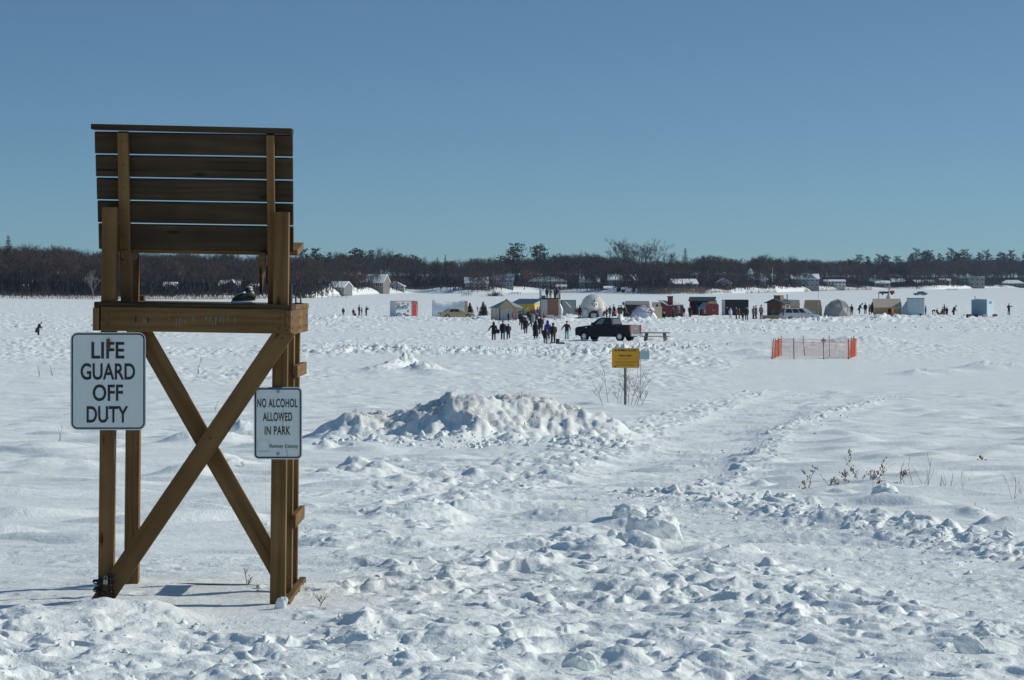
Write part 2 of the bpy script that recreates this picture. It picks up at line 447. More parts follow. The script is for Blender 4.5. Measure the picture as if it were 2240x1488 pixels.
# ------------------------------------------------------------------ builders
class MB:
    """collects shapes; build() links them as one mesh object"""
    def __init__(s):
        s.v, s.f, s.m, s.g, s.sm = [], [], [], [], []
    def add(s, vs, fs, mi=0, smooth=False, grain=None):
        o = len(s.v)
        s.v += [tuple(v) for v in vs]
        s.f += [tuple(i + o for i in f) for f in fs]
        s.m += [mi] * len(fs)
        s.sm += [smooth] * len(fs)
        s.g += grain if grain is not None else [tuple(v) for v in vs]
        return s
    def box(s, c, d, mi=0, rot=None, M=None):
        hx, hy, hz_ = d[0] / 2, d[1] / 2, d[2] / 2
        loc = [(x, y, z) for z in (-hz_, hz_) for y in (-hy, hy) for x in (-hx, hx)]
        ax = sorted(range(3), key=lambda i: -d[i])
        off = (rng.uniform(0, 50), rng.uniform(0, 50), rng.uniform(0, 50))
        gr = [(p[ax[0]] + off[0], p[ax[1]] + off[1], p[ax[2]] + off[2]) for p in loc]
        T = Matrix.Translation(c) @ (Euler(rot).to_matrix().to_4x4() if rot else Matrix())
        if M:
            T = M @ T
        s.add([T @ Vector(p) for p in loc], [(0, 2, 3, 1), (4, 5, 7, 6), (0, 1, 5, 4), (2, 6, 7, 3), (0, 4, 6, 2), (1, 3, 7, 5)], mi, False, gr)
        return s
    def bx(s, x0, x1, y0, y1, z0, z1, mi=0):
        return s.box(((x0 + x1) / 2, (y0 + y1) / 2, (z0 + z1) / 2), (abs(x1 - x0), abs(y1 - y0), abs(z1 - z0)), mi)
    def beam(s, p0, p1, w, h, up=(0, 0, 1), mi=0):
        """box from p0 to p1, w across, h along the up direction"""
        p0, p1 = Vector(p0), Vector(p1)
        d = p1 - p0; L = d.length; d.normalize()
        u = Vector(up); u = (u - d * u.dot(d))
        if u.length < 1e-5:
            u = Vector((0, 1, 0)) - d * d.y
        u.normalize(); r = d.cross(u)
        M = Matrix((r, d, u)).transposed().to_4x4(); M.translation = (p0 + p1) / 2
        return s.box((0, 0, 0), (w, L, h), mi, M=M)
    def tube(s, pts, rad, n=8, mi=0, cap=True, smooth=True, squash=None):
        pts = [Vector(p) for p in pts]
        if not hasattr(rad, '__len__'):
            rad = [rad] * len(pts)
        vs, fs = [], []
        pr = None
        for i, p in enumerate(pts):
            d = (pts[min(i + 1, len(pts) - 1)] - pts[max(i - 1, 0)])
            d = d.normalized() if d.length > 1e-9 else Vector((0, 0, 1))
            if pr is None:
                a = Vector((1, 0, 0)) if abs(d.x) < .8 else Vector((0, 1, 0))
            else:
                a = pr
            r = (a - d * a.dot(d)).normalized(); pr = r
            b = d.cross(r)
            rr = rad[i]
            ra, rb = rr if hasattr(rr, '__len__') else (rr, rr)
            for k in range(n):
                t = 2 * math.pi * k / n
                vs.append(p + r * (math.cos(t) * ra) + b * (math.sin(t) * rb))
        for i in range(len(pts) - 1):
            for k in range(n):
                fs.append((i * n + k, i * n + (k + 1) % n, (i + 1) * n + (k + 1) % n, (i + 1) * n + k))
        s.add(vs, fs, mi, smooth)
        if cap:
            o = len(vs)
            s.add(vs[:n], [tuple(range(n))[::-1]], mi); s.add(vs[o - n:], [tuple(range(n))], mi)
        return s
    def prism(s, pts, y0, y1, mi=0, plane='xz', taper=None):
        """outline extruded; pts in order, plane xz extrudes along y, yz along x, xy along z"""
        def P(a, b, c):
            return {'xz': (a, c, b), 'yz': (c, a, b), 'xy': (a, b, c)}[plane]
        n = len(pts)
        q = taper if taper else pts
        vs = [P(a, b, y0) for a, b in pts] + [P(a, b, y1) for a, b in q]
        fs = [tuple(range(n)), tuple(range(n, 2 * n))[::-1]]
        fs += [(i, i + n, (i + 1) % n + n, (i + 1) % n) for i in range(n)]
        s.add(vs, fs, mi)
        return s
    def loft(s, rings, mi=0, smooth=True, cap=True):
        n = len(rings[0])
        vs = [v for r in rings for v in r]
        fs = [(i * n + k, i * n + (k + 1) % n, (i + 1) * n + (k + 1) % n, (i + 1) * n + k) for i in range(len(rings) - 1) for k in range(n)]
        s.add(vs, fs, mi, smooth)
        if cap:
            s.add(rings[0], [tuple(range(n))[::-1]], mi); s.add(rings[-1], [tuple(range(n))], mi)
        return s
    def ell(s, c, r, mi=0, nu=12, nv=8, jit=0.0, M=None, flat=None):
        vs, fs = [], []
        for j in range(nv + 1):
            ph = math.pi * j / nv
            for i in range(nu):
                t = 2 * math.pi * i / nu
                q = 1 + rng.uniform(-jit, jit) if 0 < j < nv else 1
                p = Vector((r[0] * math.sin(ph) * math.cos(t) * q, r[1] * math.sin(ph) * math.sin(t) * q, r[2] * math.cos(ph) * q))
                if flat is not None:
                    p.z = max(p.z, flat)
                p = p + Vector(c)
                vs.append(M @ p if M else p)
        for j in range(nv):
            for i in range(nu):
                fs.append((j * nu + i, (j + 1) * nu + i, (j + 1) * nu + (i + 1) % nu, j * nu + (i + 1) % nu))
        s.add(vs, fs, mi, True)
        return s
    def mesh(s, name, mats, fix=True):
        me = bpy.data.meshes.new(name)
        me.from_pydata(s.v, [], s.f)
        me.polygons.foreach_set('material_index', s.m)
        me.polygons.foreach_set('use_smooth', s.sm)
        a = me.attributes.new('grain', 'FLOAT_VECTOR', 'POINT')
        a.data.foreach_set('vector', np.array(s.g, np.float32).ravel())
        if fix:
            bm = bmesh.new(); bm.from_mesh(me)
            bmesh.ops.recalc_face_normals(bm, faces=bm.faces)
            bm.to_mesh(me); bm.free()
        for m in (mats if isinstance(mats, (list, tuple)) else [mats]):
            me.materials.append(m)
        return me
    def build(s, name, mats, parent=None, loc=None, rot=None, bevel=0, fix=True):
        o = bpy.data.objects.new(name, s.mesh(name, mats, fix))
        C.objects.link(o)
        if parent: o.parent = parent
        if loc: o.location = loc
        if rot: o.rotation_euler = rot
        if bevel:
            b = o.modifiers.new('edge', 'BEVEL'); b.width = bevel; b.segments = 2; b.limit_method = 'ANGLE'
        return o

def tag(o, label, cat=None, group=None, kind=None):
    if label: o['label'] = label
    if cat: o['category'] = cat
    if group: o['group'] = group
    if kind: o['kind'] = kind
    return o
def thing(name, loc, label, cat, group=None, rz=0.0):
    o = bpy.data.objects.new(name, None); C.objects.link(o)
    o.empty_display_size = .2
    o['kind'] = 'thing'
    o.location = loc; o.rotation_euler = (0, 0, rz)
    return tag(o, label, cat, group)
def kids(o):
    return [c for c in bpy.data.objects if c.parent == o]
def dup(root, loc, rz, label, group=None, scale=None, mats=None):
    """a copy of a thing with copies of its parts and sub-parts; mats re-colours {part name: material}"""
    r = root.copy(); C.objects.link(r); r.location = loc; r.rotation_euler = (0, 0, rz)
    if scale: r.scale = scale
    r['label'] = label
    if group: r['group'] = group
    for ch in CH[root]:
        c = ch.copy(); C.objects.link(c); c.parent = r
        for g in CH.get(ch, []):
            d = g.copy(); C.objects.link(d); d.parent = c
    return r
CH = {}
def text_mesh(body, size, parent, mt, loc, name='lettering', sx=1.0, bold=0.0, rot=(R(90), 0, 0), align='CENTER', space=1.0, lines=1.0):
    cu = bpy.data.curves.new(name, 'FONT')
    cu.body = body; cu.size = size; cu.align_x = align; cu.align_y = 'CENTER'
    cu.offset = bold; cu.extrude = .0006; cu.space_character = space; cu.space_line = lines
    o = bpy.data.objects.new(name, cu); C.objects.link(o)
    bpy.context.view_layer.update()
    me = bpy.data.meshes.new_from_object(o.evaluated_get(bpy.context.evaluated_depsgraph_get()))
    bpy.data.objects.remove(o); bpy.data.curves.remove(cu)
    me.materials.clear(); me.materials.append(mt); me.name = name
    t = bpy.data.objects.new(name, me); C.objects.link(t)
    t.parent = parent; t.location = loc; t.rotation_euler = rot; t.scale = (sx, 1, 1)
    return t

def at(px, Y, z=None):
    """a point on the snow under photo column px at depth Y"""
    x = (px - CX) / F * Y
    return (x, Y, hz(x, Y) if z is None else z)

# ------------------------------------------------------------------ wood of the chair
def wood_mat(name, dark, light, grey=.0):
    m, nt, b, N, L = new_mat(name)
    a = N.new('ShaderNodeAttribute'); a.attribute_name = 'grain'
    mp = N.new('ShaderNodeMapping'); mp.inputs['Scale'].default_value = (.8, 6, 6)
    L.new(a.outputs['Vector'], mp.inputs['Vector'])
    n1 = N.new('ShaderNodeTexNoise'); n1.inputs['Scale'].default_value = 1.6; n1.inputs['Detail'].default_value = 3
    L.new(mp.outputs[0], n1.inputs['Vector'])
    wv = N.new('ShaderNodeTexWave'); wv.wave_type = 'RINGS'; wv.rings_direction = 'X'
    wv.inputs['Scale'].default_value = 1.3; wv.inputs['Distortion'].default_value = 9; wv.inputs['Detail'].default_value = 3; wv.inputs['Detail Scale'].default_value = .8
    L.new(mp.outputs[0], wv.inputs['Vector'])
    mp2 = N.new('ShaderNodeMapping'); mp2.inputs['Scale'].default_value = (3, 110, 110)
    L.new(a.outputs['Vector'], mp2.inputs['Vector'])
    n2 = N.new('ShaderNodeTexNoise'); n2.inputs['Scale'].default_value = 1.0; n2.inputs['Detail'].default_value = 4
    L.new(mp2.outputs[0], n2.inputs['Vector'])
    n3 = N.new('ShaderNodeTexNoise'); n3.inputs['Scale'].default_value = 2.2; n3.inputs['Detail'].default_value = 6
    L.new(a.outputs['Vector'], n3.inputs['Vector'])
    m1 = N.new('ShaderNodeMix'); m1.inputs[0].default_value = .6
    L.new(wv.outputs['Fac'], m1.inputs[2]); L.new(n1.outputs[0], m1.inputs[3])
    m2 = N.new('ShaderNodeMix'); m2.inputs[0].default_value = .35
    L.new(m1.outputs[0], m2.inputs[2]); L.new(n2.outputs[0], m2.inputs[3])
    rr = ramp(N, [(.22, dark), (.55, [(p + q) / 2 for p, q in zip(dark, light)]), (.85, light)])
    L.new(m2.outputs[0], rr.inputs[0])
    st = ramp(N, [(.38, (.72, .66, .55)), (.62, (1.08, 1.04, 1.0))])
    L.new(n3.outputs[0], st.inputs[0])
    mu = N.new('ShaderNodeMix'); mu.data_type = 'RGBA'; mu.blend_type = 'MULTIPLY'; mu.inputs[0].default_value = 1
    L.new(rr.outputs[0], mu.inputs[6]); L.new(st.outputs[0], mu.inputs[7])
    # dark knots and drying cracks along the grain
    vo = N.new('ShaderNodeTexVoronoi'); vo.inputs['Scale'].default_value = 1
    mp3 = N.new('ShaderNodeMapping'); mp3.inputs['Scale'].default_value = (2.2, 7, 7)
    L.new(a.outputs['Vector'], mp3.inputs['Vector']); L.new(mp3.outputs[0], vo.inputs['Vector'])
    kr = ramp(N, [(.05, (.3, .24, .2)), (.12, (1, 1, 1))])
    L.new(vo.outputs['Distance'], kr.inputs[0])
    mp4 = N.new('ShaderNodeMapping'); mp4.inputs['Scale'].default_value = (.7, 24, 24)
    L.new(a.outputs['Vector'], mp4.inputs['Vector'])
    n4 = N.new('ShaderNodeTexNoise'); n4.inputs['Scale'].default_value = 1.0; n4.inputs['Detail'].default_value = 1
    L.new(mp4.outputs[0], n4.inputs['Vector'])
    cr = ramp(N, [(.27, (.2, .17, .14)), (.31, (1, 1, 1))])
    L.new(n4.outputs[0], cr.inputs[0])
    mk = N.new('ShaderNodeMix'); mk.data_type = 'RGBA'; mk.blend_type = 'MULTIPLY'; mk.inputs[0].default_value = .9
    L.new(kr.outputs[0], mk.inputs[6]); L.new(cr.outputs[0], mk.inputs[7])
    m3 = N.new('ShaderNodeMix'); m3.data_type = 'RGBA'; m3.blend_type = 'MULTIPLY'; m3.inputs[0].default_value = 1
    L.new(mu.outputs[2], m3.inputs[6]); L.new(mk.outputs[2], m3.inputs[7])
    L.new(m3.outputs[2], b.inputs['Base Color'])
    b.inputs['Roughness'].default_value = .75
    b.inputs['Specular IOR Level'].default_value = .25
    bp = N.new('ShaderNodeBump'); bp.inputs['Strength'].default_value = .35; bp.inputs['Distance'].default_value = .003
    L.new(m2.outputs[0], bp.inputs['Height']); L.new(bp.outputs[0], b.inputs['Normal'])
    MATS[name] = m
    return m
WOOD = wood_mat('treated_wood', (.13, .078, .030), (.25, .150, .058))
WOODD = wood_mat('darker_wood', (.038, .027, .015), (.088, .058, .030))  # deeper brown tone of the same chair timber
STEEL = mat('sign_steel', (.34, .35, .36), .45, .2, 30, metal=.6)
REFL = mat('sign_white', (.66, .72, .70), .5, .07, 3)
INK = mat('sign_ink', (.012, .016, .018), .5, .1, 20)
IRON = mat('dark_iron', (.03, .03, .032), .5, .3, 20, metal=.4)
RUST = mat('rusty_bolt', (.10, .05, .025), .8, .4, 60)
BLACK = mat('black_plastic', (.014, .014, .015), .5, .2, 12)

# ------------------------------------------------------------------ lifeguard chair
CY = 18.4
CS = F / CY                                             # photo pixels per metre at the chair's near face
chair_z = 5 - (1320 - HY) / CS
chair = thing('lifeguard_chair', ((420 - CX) / CS, CY, chair_z), 'tall brown wooden lifeguard chair seen from behind, standing in the snow', 'lifeguard chair')
chair.rotation_euler = (0, R(.95), 0)
def U(x): return (x - 420) / CS
def V(y): return (1320 - y) / CS
B = .0035
def cbox(name, x0, x1, y0, y1, w0, w1, m=WOOD, parent=None, b=B):
    return MB().bx(U(x0), U(x1), w0, w1, V(y1), V(y0)).build(name, m, parent or chair, bevel=b)
# posts (photo rows down to below the snow)
cbox('post', 214, 247, 456, 1385, 0, .089)
cbox('post', 590, 623, 461, 1400, 0, .089)
cbox('post', 211, 244, 660, 1395, 1.30, 1.389)
cbox('post', 588, 621, 690, 1400, .64, .729)
cbox('post', 584, 617, 690, 1400, 1.27, 1.359)
# back: uprights lean towards the viewer
def bk(y, off=0):                                       # depth of the slat plane at a photo row
    return .135 + (y - 470) / CS * .24 + off
def slat(name, x0, x1, y0, y1, th, off, m):
    p = [(U(x0), V(y0)), (U(x1), V(y0)), (U(x1), V(y1)), (U(x0), V(y1))]
    mid_y = (y0 + y1) / 2
    M = Matrix.Translation((U((x0 + x1) / 2), bk(mid_y, off), V(mid_y))) @ Matrix.Rotation(math.atan(.24), 4, 'X')
    return MB().box((0, 0, 0), (U(x1) - U(x0), th, V(y0) - V(y1)), M=M).build(name, m, chair, bevel=B)
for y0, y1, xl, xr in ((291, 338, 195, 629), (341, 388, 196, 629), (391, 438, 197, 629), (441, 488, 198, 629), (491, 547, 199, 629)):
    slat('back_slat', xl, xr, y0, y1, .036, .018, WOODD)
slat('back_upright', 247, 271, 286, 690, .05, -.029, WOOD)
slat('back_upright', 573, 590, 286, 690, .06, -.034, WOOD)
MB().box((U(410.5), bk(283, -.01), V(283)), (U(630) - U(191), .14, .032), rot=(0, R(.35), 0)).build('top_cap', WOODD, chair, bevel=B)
# seat: planks tipped up towards the lake
ss = .10
for i in range(4):
    w0 = .20 + i * .135
    z0 = V(552) + (w0 - .2) * ss
    MB().box((U(421.5), w0 + .064, z0 + .5 * .128 * ss + .008), (U(638) - U(205), .128, .034), rot=(math.atan(ss), 0, 0)).build('seat_slat', WOOD, chair, bevel=B)
for x0, x1 in ((252, 264), (556, 568)):                 # side rails under the seat and the front legs of the bench
    MB().beam((U((x0 + x1) / 2), .12, V(566)), (U((x0 + x1) / 2), .72, V(566) + .05), .038, .09).build('seat_rail', WOOD, chair, bevel=B)
MB().bx(U(252), U(267), .66, .70, V(700), V(556)).build('seat_leg', WOOD, chair, bevel=B)
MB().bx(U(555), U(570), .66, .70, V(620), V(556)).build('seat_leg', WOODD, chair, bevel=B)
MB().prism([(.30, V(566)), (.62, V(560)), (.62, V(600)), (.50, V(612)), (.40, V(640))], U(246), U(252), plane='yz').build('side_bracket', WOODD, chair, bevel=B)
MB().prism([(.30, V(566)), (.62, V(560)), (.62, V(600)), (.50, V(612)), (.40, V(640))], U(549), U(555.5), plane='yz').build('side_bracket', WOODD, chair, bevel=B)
cbox('blocking', 225, 252, 652, 700, 1.28, 1.37)
# deck
cbox('rear_beam', 215.5, 618, 674, 727, -.040, -.002)
cbox('side_beam', 198, 212, 676, 727, -.035, 1.50)
cbox('side_beam', 618.5, 631, 676, 730, -.042, 1.50)
for i in range(9):
    w0 = -.03 + i * .17
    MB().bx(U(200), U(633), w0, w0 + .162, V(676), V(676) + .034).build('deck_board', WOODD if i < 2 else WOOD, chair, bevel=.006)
cbox('front_beam', 213, 618, 676, 727, 1.46, 1.498)
# cross bracing
def brace(x0, y0, x1, y1, w, wd=.135, m=WOOD):
    return MB().beam((U(x0), w, V(y0)), (U(x1), w, V(y1)), wd, .038, up=(0, 1, 0)).build('cross_brace', m, chair, bevel=B)
brace(215, 1330, 622, 716, -.0195, .118)
brace(296, 722, 606, 1250, .1085, .112)
# rungs on the right and the sill in the snow
cbox('rung', 619, 631, 802, 830, .60, 1.42)
cbox('rung', 618, 630, 1140, 1170, .60, 1.42)
MB().bx(U(619), U(634), -.02, 1.45, -.02, .03).build('sill', WOOD, chair, bevel=B)
MB().bx(U(225), U(622), 1.39, 1.43, -.12, -.022).build('sill', WOODD, chair, bevel=B)
# bolts
for x, y in ((232, 692), (232, 712), (606, 694), (606, 716)):
    MB().tube([(U(x), -.048, V(y)), (U(x), -.038, V(y))], .008, 8).build('bolt', RUST, chair)
for x, y in ((612, 738), (227, 1296), (457, 958)):
    MB().tube([(U(x), -.046, V(y)), (U(x), -.036, V(y))], .008, 8).build('bolt', RUST, chair)
for w_ in (.06, .70, 1.36):
    for y in (692, 716):
        MB().tube([(U(630.5), w_, V(y)), (U(632.5), w_, V(y))], .007, 8).build('bolt', RUST, chair)
for y in (314, 364, 414, 464, 519):
    for x in (259, 581):
        MB().tube([(U(x), bk(y) - .062 + (.0 if x < 400 else -.008), V(y)), (U(x), bk(y) - .052, V(y))], .005, 6).build('bolt', RUST, chair)
dr_ = MB()                                             # pale droppings that have run down the rear beam
for k in range(34):
    x = rng.choice((rng.uniform(280, 330), rng.uniform(360, 420), rng.uniform(440, 530), rng.uniform(455, 520)))
    y0 = rng.uniform(686, 700); ln_ = rng.uniform(5, 20)
    dr_.bx(U(x), U(x + rng.uniform(1.0, 2.6)), -.0412, -.0402, V(y0 + ln_), V(y0))
dr_.build('streaks', mat('pale_streaks', (.20, .17, .125), .9, .4, 60), chair)['kind'] = 'stuff'
for c_ in [c for c in bpy.data.objects if c.parent == chair]:      # the whole frame has racked a little in the frost
    for v in c_.data.vertices: v.co.x -= .0061 * v.co.z

# chain wrapped round the foot of the near post
ch = MB()
def link(c, a, t):
    M = Matrix.Translation(c) @ Euler(a).to_matrix().to_4x4()
    pts = [M @ Vector((.012 * math.cos(k), .021 * math.sin(k), 0)) for k in np.linspace(0, 2 * math.pi, 11)]
    ch.tube(pts, .0042, 6, cap=False)
for k in range(34):
    t = k / 33
    a = t * 2 * math.pi * 2.0
    px_ = 234 + 22 * math.cos(a + 2.4) + rng.uniform(-2, 2)
    py_ = 1262 + 34 * t + 11 * math.sin(a * 1.0 + 1.0)
    wq = .04 - .098 * math.sin(a + .9)
    link((U(px_), min(wq, -.048) if wq < 0 else .115, V(py_)), (rng.uniform(0, 3), rng.uniform(0, 3), rng.uniform(0, 3)), t)
for k in range(9):
    link((U(243 + k * .5), -.052, V(1262 + k * 7)), (R(90) if k % 2 else 0, R(90), R(90)), 0)
tag(ch.build('chain', IRON), 'dark steel chain wound round the foot of the lifeguard chair post', 'chain')
bpy.data.objects['chain'].location = chair.location; bpy.data.objects['chain'].rotation_euler = chair.rotation_euler
MB().bx(-.02, .02, -.012, .012, -.03, .012).tube([(-.013, 0, .012), (-.013, 0, .035), (0, 0, .046), (.013, 0, .035), (.013, 0, .012)], .005, 6).build('padlock', STEEL, bpy.data.objects['chain'], (U(233), -.056, V(1272)), bevel=.003)
bpy.data.objects['padlock'].scale = (.7, .7, .7)

# signs on the posts
def rrect(w, h, r, n=5):
    pts = []
    for cx, cz, a0 in ((w / 2 - r, h / 2 - r, 0), (-w / 2 + r, h / 2 - r, 90), (-w / 2 + r, -h / 2 + r, 180), (w / 2 - r, -h / 2 + r, 270)):
        for k in range(n + 1):
            a = R(a0 + 90 * k / n)
            pts.append((cx + r * math.cos(a), cz + r * math.sin(a)))
    return pts
def ring_frame(mb, w, h, r, t, y, mi=0, th=.0012):
    o, i = rrect(w, h, r), rrect(w - 2 * t, h - 2 * t, max(r - t, .002))
    n = len(o)
    vs = [(a, y, b) for a, b in o] + [(a, y, b) for a, b in i]
    vs += [(a, y + th, b) for a, b, in o] + [(a, y + th, b) for a, b in i]
    fs = [(k, (k + 1) % n, n + (k + 1) % n, n + k) for k in range(n)]
    fs += [(2 * n + k, 3 * n + k, 3 * n + (k + 1) % n, 2 * n + (k + 1) % n) for k in range(n)]
    fs += [(k, 2 * n + k, 2 * n + (k + 1) % n, (k + 1) % n) for k in range(n)]
    fs += [(n + k, n + (k + 1) % n, 3 * n + (k + 1) % n, 3 * n + k) for k in range(n)]
    return mb.add(vs, fs, mi)
def board_sign(name, x0, x1, y0, y1, w, label, cr):
    cx, cy = (x0 + x1) / 2, (y0 + y1) / 2
    sc = (CY + w) / CY
    W_, H_ = (x1 - x0) / CS * sc, (y1 - y0) / CS * sc
    o = thing(name, ((cx - CX) / CS * sc, CY + w, 5 - (cy - HY) / CS * sc), label, 'sign')
    MB().prism(rrect(W_, H_, cr), 0, .003).build('panel', [REFL], o)
    ring_frame(MB(), W_ - .014, H_ - .014, cr * .8, .0085, -.0016, 0).build('border', INK, o)
    return o, W_, H_
sg, W_, H_ = board_sign('lifeguard_sign', 154, 319, 727, 941, -.012, 'large white sign reading LIFE GUARD OFF DUTY on the chair post', .045)
for t, y, wd in (('LIFE', 766.5, 72), ('GUARD', 813, 119), ('OFF', 859.5, 66), ('DUTY', 907, 91)):
    L_ = text_mesh(t, .145, sg, INK, (((236 if t != 'DUTY' else 235) - 236.5) / CS, -.0012, (834 - y) / CS), sx=.8, bold=.0028)
    bb = [v.co.x for v in L_.data.vertices]; hh_ = [v.co.y for v in L_.data.vertices]
    L_.scale = (wd / CS / (max(bb) - min(bb)), 36.5 / CS / (max(hh_) - min(hh_)), 1)
    L_.location.z -= (max(hh_) + min(hh_)) / 2 * L_.scale[1]
    L_.location.x -= (max(bb) + min(bb)) / 2 * L_.scale[0]
MB().tube([(0, -.012, 0), (0, .02, 0)], .011, 8).ell((0, -.004, -.028), (.013, .004, .03), 0).build('bolt', RUST, sg, ((237 - 236.5) / CS, 0, (834 - 745) / CS))
MB().tube([(0, -.008, 0), (0, .01, 0)], .007, 8).build('bolt', RUST, sg, ((235 - 236.5) / CS, 0, (834 - 915) / CS))
sg, W_, H_ = board_sign('alcohol_sign', 555, 661, 847, 1005, -.012, 'small white sign reading NO ALCOHOL ALLOWED IN PARK on the chair post', .03)
for t, y, wd, hh in (('NO ALCOHOL', 882, 88, 19), ('ALLOWED', 912, 64, 19), ('IN PARK', 942, 56, 19), ('Ramsey County', 977, 61, 10.5)):
    cx = 607 if hh > 12 else 621
    L_ = text_mesh(t, .08, sg, INK, ((cx - 608) / CS, -.0012, (926 - y) / CS), bold=.0014 if hh > 12 else .0008, space=1.1)
    bb = [v.co.x for v in L_.data.vertices]; hh_ = [v.co.y for v in L_.data.vertices]
    L_.scale = (wd / CS / (max(bb) - min(bb)), hh / CS / (max(hh_) - min(hh_)), 1)
    L_.location.z -= (max(hh_) + min(hh_)) / 2 * L_.scale[1]
    L_.location.x -= (max(bb) + min(bb)) / 2 * L_.scale[0]
lo = MB(); ring_frame(lo, 25 / CS, 27 / CS, .006, .0018, 0); lo.bx(-.028, .028, 0, .0012, -.031, -.029)
lo.build('emblem', mat('emblem_grey', (.40, .43, .45), .5), sg, ((576 - 608) / CS, -.0014, (926 - 976) / CS))
for y in (857, 993):
    MB().tube([(0, -.004, 0), (0, .003, 0)], .011, 10).tube([(0, -.009, 0), (0, -.004, 0)], .006, 6).build('bolt', STEEL, sg, (0, 0, (926 - y) / CS))
MB().bx(-.042, .042, -.006, -.0015, -.006, .006).build('tape', mat('blue_tape', (.03, .08, .16), .5), sg, ((602 - 608) / CS, 0, (926 - 849) / CS))

SCR = mat('rust_scratch', (.40, .27, .16), .8)
MB().tube([(.03, -.0012, .09), (.034, -.0012, .04), (.029, -.0012, -.02), (.035, -.0012, -.05)], .0009, 4).build('scratch', SCR, sg)
MB().tube([(.05, -.0012, -.14), (.056, -.0012, -.18), (.06, -.0012, -.21)], .0009, 4).build('scratch', SCR, sg)
# shoe, tube and handle left on the deck
deck_z = chair_z + V(676) + .037
def deck_pt(px, row, w):
    k = (CY + w) / CS / CY
    return ((px - CX) * (CY + w) / F, CY + w, deck_z)
sx_, sy_, sz_ = deck_pt(535, 668, .25)
shoe = thing('winter_boot', (sx_, sy_, sz_ - .012), 'black and white boot left standing on the chair deck', 'boot', rz=R(200))
def foot_ring(y, w, z0, z1, n=10):
    return [(w * math.cos(2 * math.pi * k / n), y, (z0 + z1) / 2 + (z1 - z0) / 2 * math.sin(2 * math.pi * k / n)) for k in range(n)]
up = MB()
def xr(x, w, z0, z1, n=12): return [(x, w * math.cos(2 * math.pi * k / n), (z0 + z1) / 2 + (z1 - z0) / 2 * math.sin(2 * math.pi * k / n)) for k in range(n)]
up.loft([xr(-.062, .030, .02, .065), xr(-.05, .040, .015, .10), xr(-.015, .043, .015, .105), xr(.015, .043, .015, .082), xr(.045, .042, .015, .058), xr(.070, .030, .018, .045), xr(.078, .012, .02, .036)])
up.build('upper', mat('boot_upper', (.03, .045, .045), .45, .5, 40), shoe)
MB().loft([xr(-.068, .030, 0, .03), xr(-.03, .045, 0, .026), xr(.03, .048, 0, .024), xr(.066, .036, 0, .024), xr(.084, .014, .002, .022)]).build('sole', mat('boot_sole', (.70, .72, .72), .6), shoe)
MB().loft([xr(-.045, .034, .085, .112), xr(-.02, .036, .098, .116)]).build('collar', mat('boot_collar', (.55, .58, .58), .6), shoe)
for k in range(2):
    MB().beam((.045 - k * .045, -.040, .05 + .022 * k), (.01 - k * .045, .040, .075 + .018 * k), .014, .010).build('stripe', mat('boot_sole', (.70, .72, .72)), shoe)
p = deck_pt(635, 668, .10)
tb = thing('pole_holder', (p[0], p[1], p[2]), 'short black upright tube on the chair deck beside the right post', 'tube')
MB().tube([(0, 0, -.012), (0, 0, .112)], .0135, 12).build('tube', BLACK, tb)
MB().tube([(0, 0, .098), (0, 0, .116)], .0155, 12).build('cap', IRON, tb)
p = deck_pt(653, 670, .22)
hd = thing('grab_handle', (p[0], p[1], p[2] - .004), 'black looped grab handle on the right edge of the chair deck', 'handle')
MB().tube([(-.016, 0, 0), (-.017, 0, .04), (-.010, 0, .058), (.004, 0, .058), (.012, .0, .045), (.014, 0, 0)], [(.005, .012)] * 6, 8).build('loop', BLACK, hd)
MB().bx(-.024, .022, -.012, .012, -.004, .004).build('plate', IRON, hd)
# ------------------------------------------------------------------ trees
BARK = mat('bark', (.062, .050, .046), .9, .3, 3)
TWIG = mat('twigs', (.060, .049, .049), .9, .45, .09)
TWIGR = mat('twigs_reddish', (.088, .056, .047), .9, .45, .09)
PALE = mat('pale_bark', (.34, .31, .28), .9, .3, 3)
OAK = mat('rusty_leaves', (.16, .075, .045), .9, .35, 1.5)
NEED = mat('pine_needles', (.022, .036, .030), .85, .4, 1.2)
NEEDS = mat('spruce_needles', (.018, .028, .024), .85, .4, 1.2)

def strip(V_, F_, p, q, w, w2=None):
    """thin twig: two crossed slivers"""
    d = q - p
    a = d.cross(Vector((rng.gauss(0, 1), rng.gauss(0, 1), rng.gauss(0, 1))))
    if a.length < 1e-6: return
    a.normalize(); w2 = w * .5 if w2 is None else w2
    n = len(V_)
    V_ += [tuple(p - a * w), tuple(p + a * w), tuple(q + a * w2), tuple(q - a * w2)]
    F_.append((n, n + 1, n + 2, n + 3))

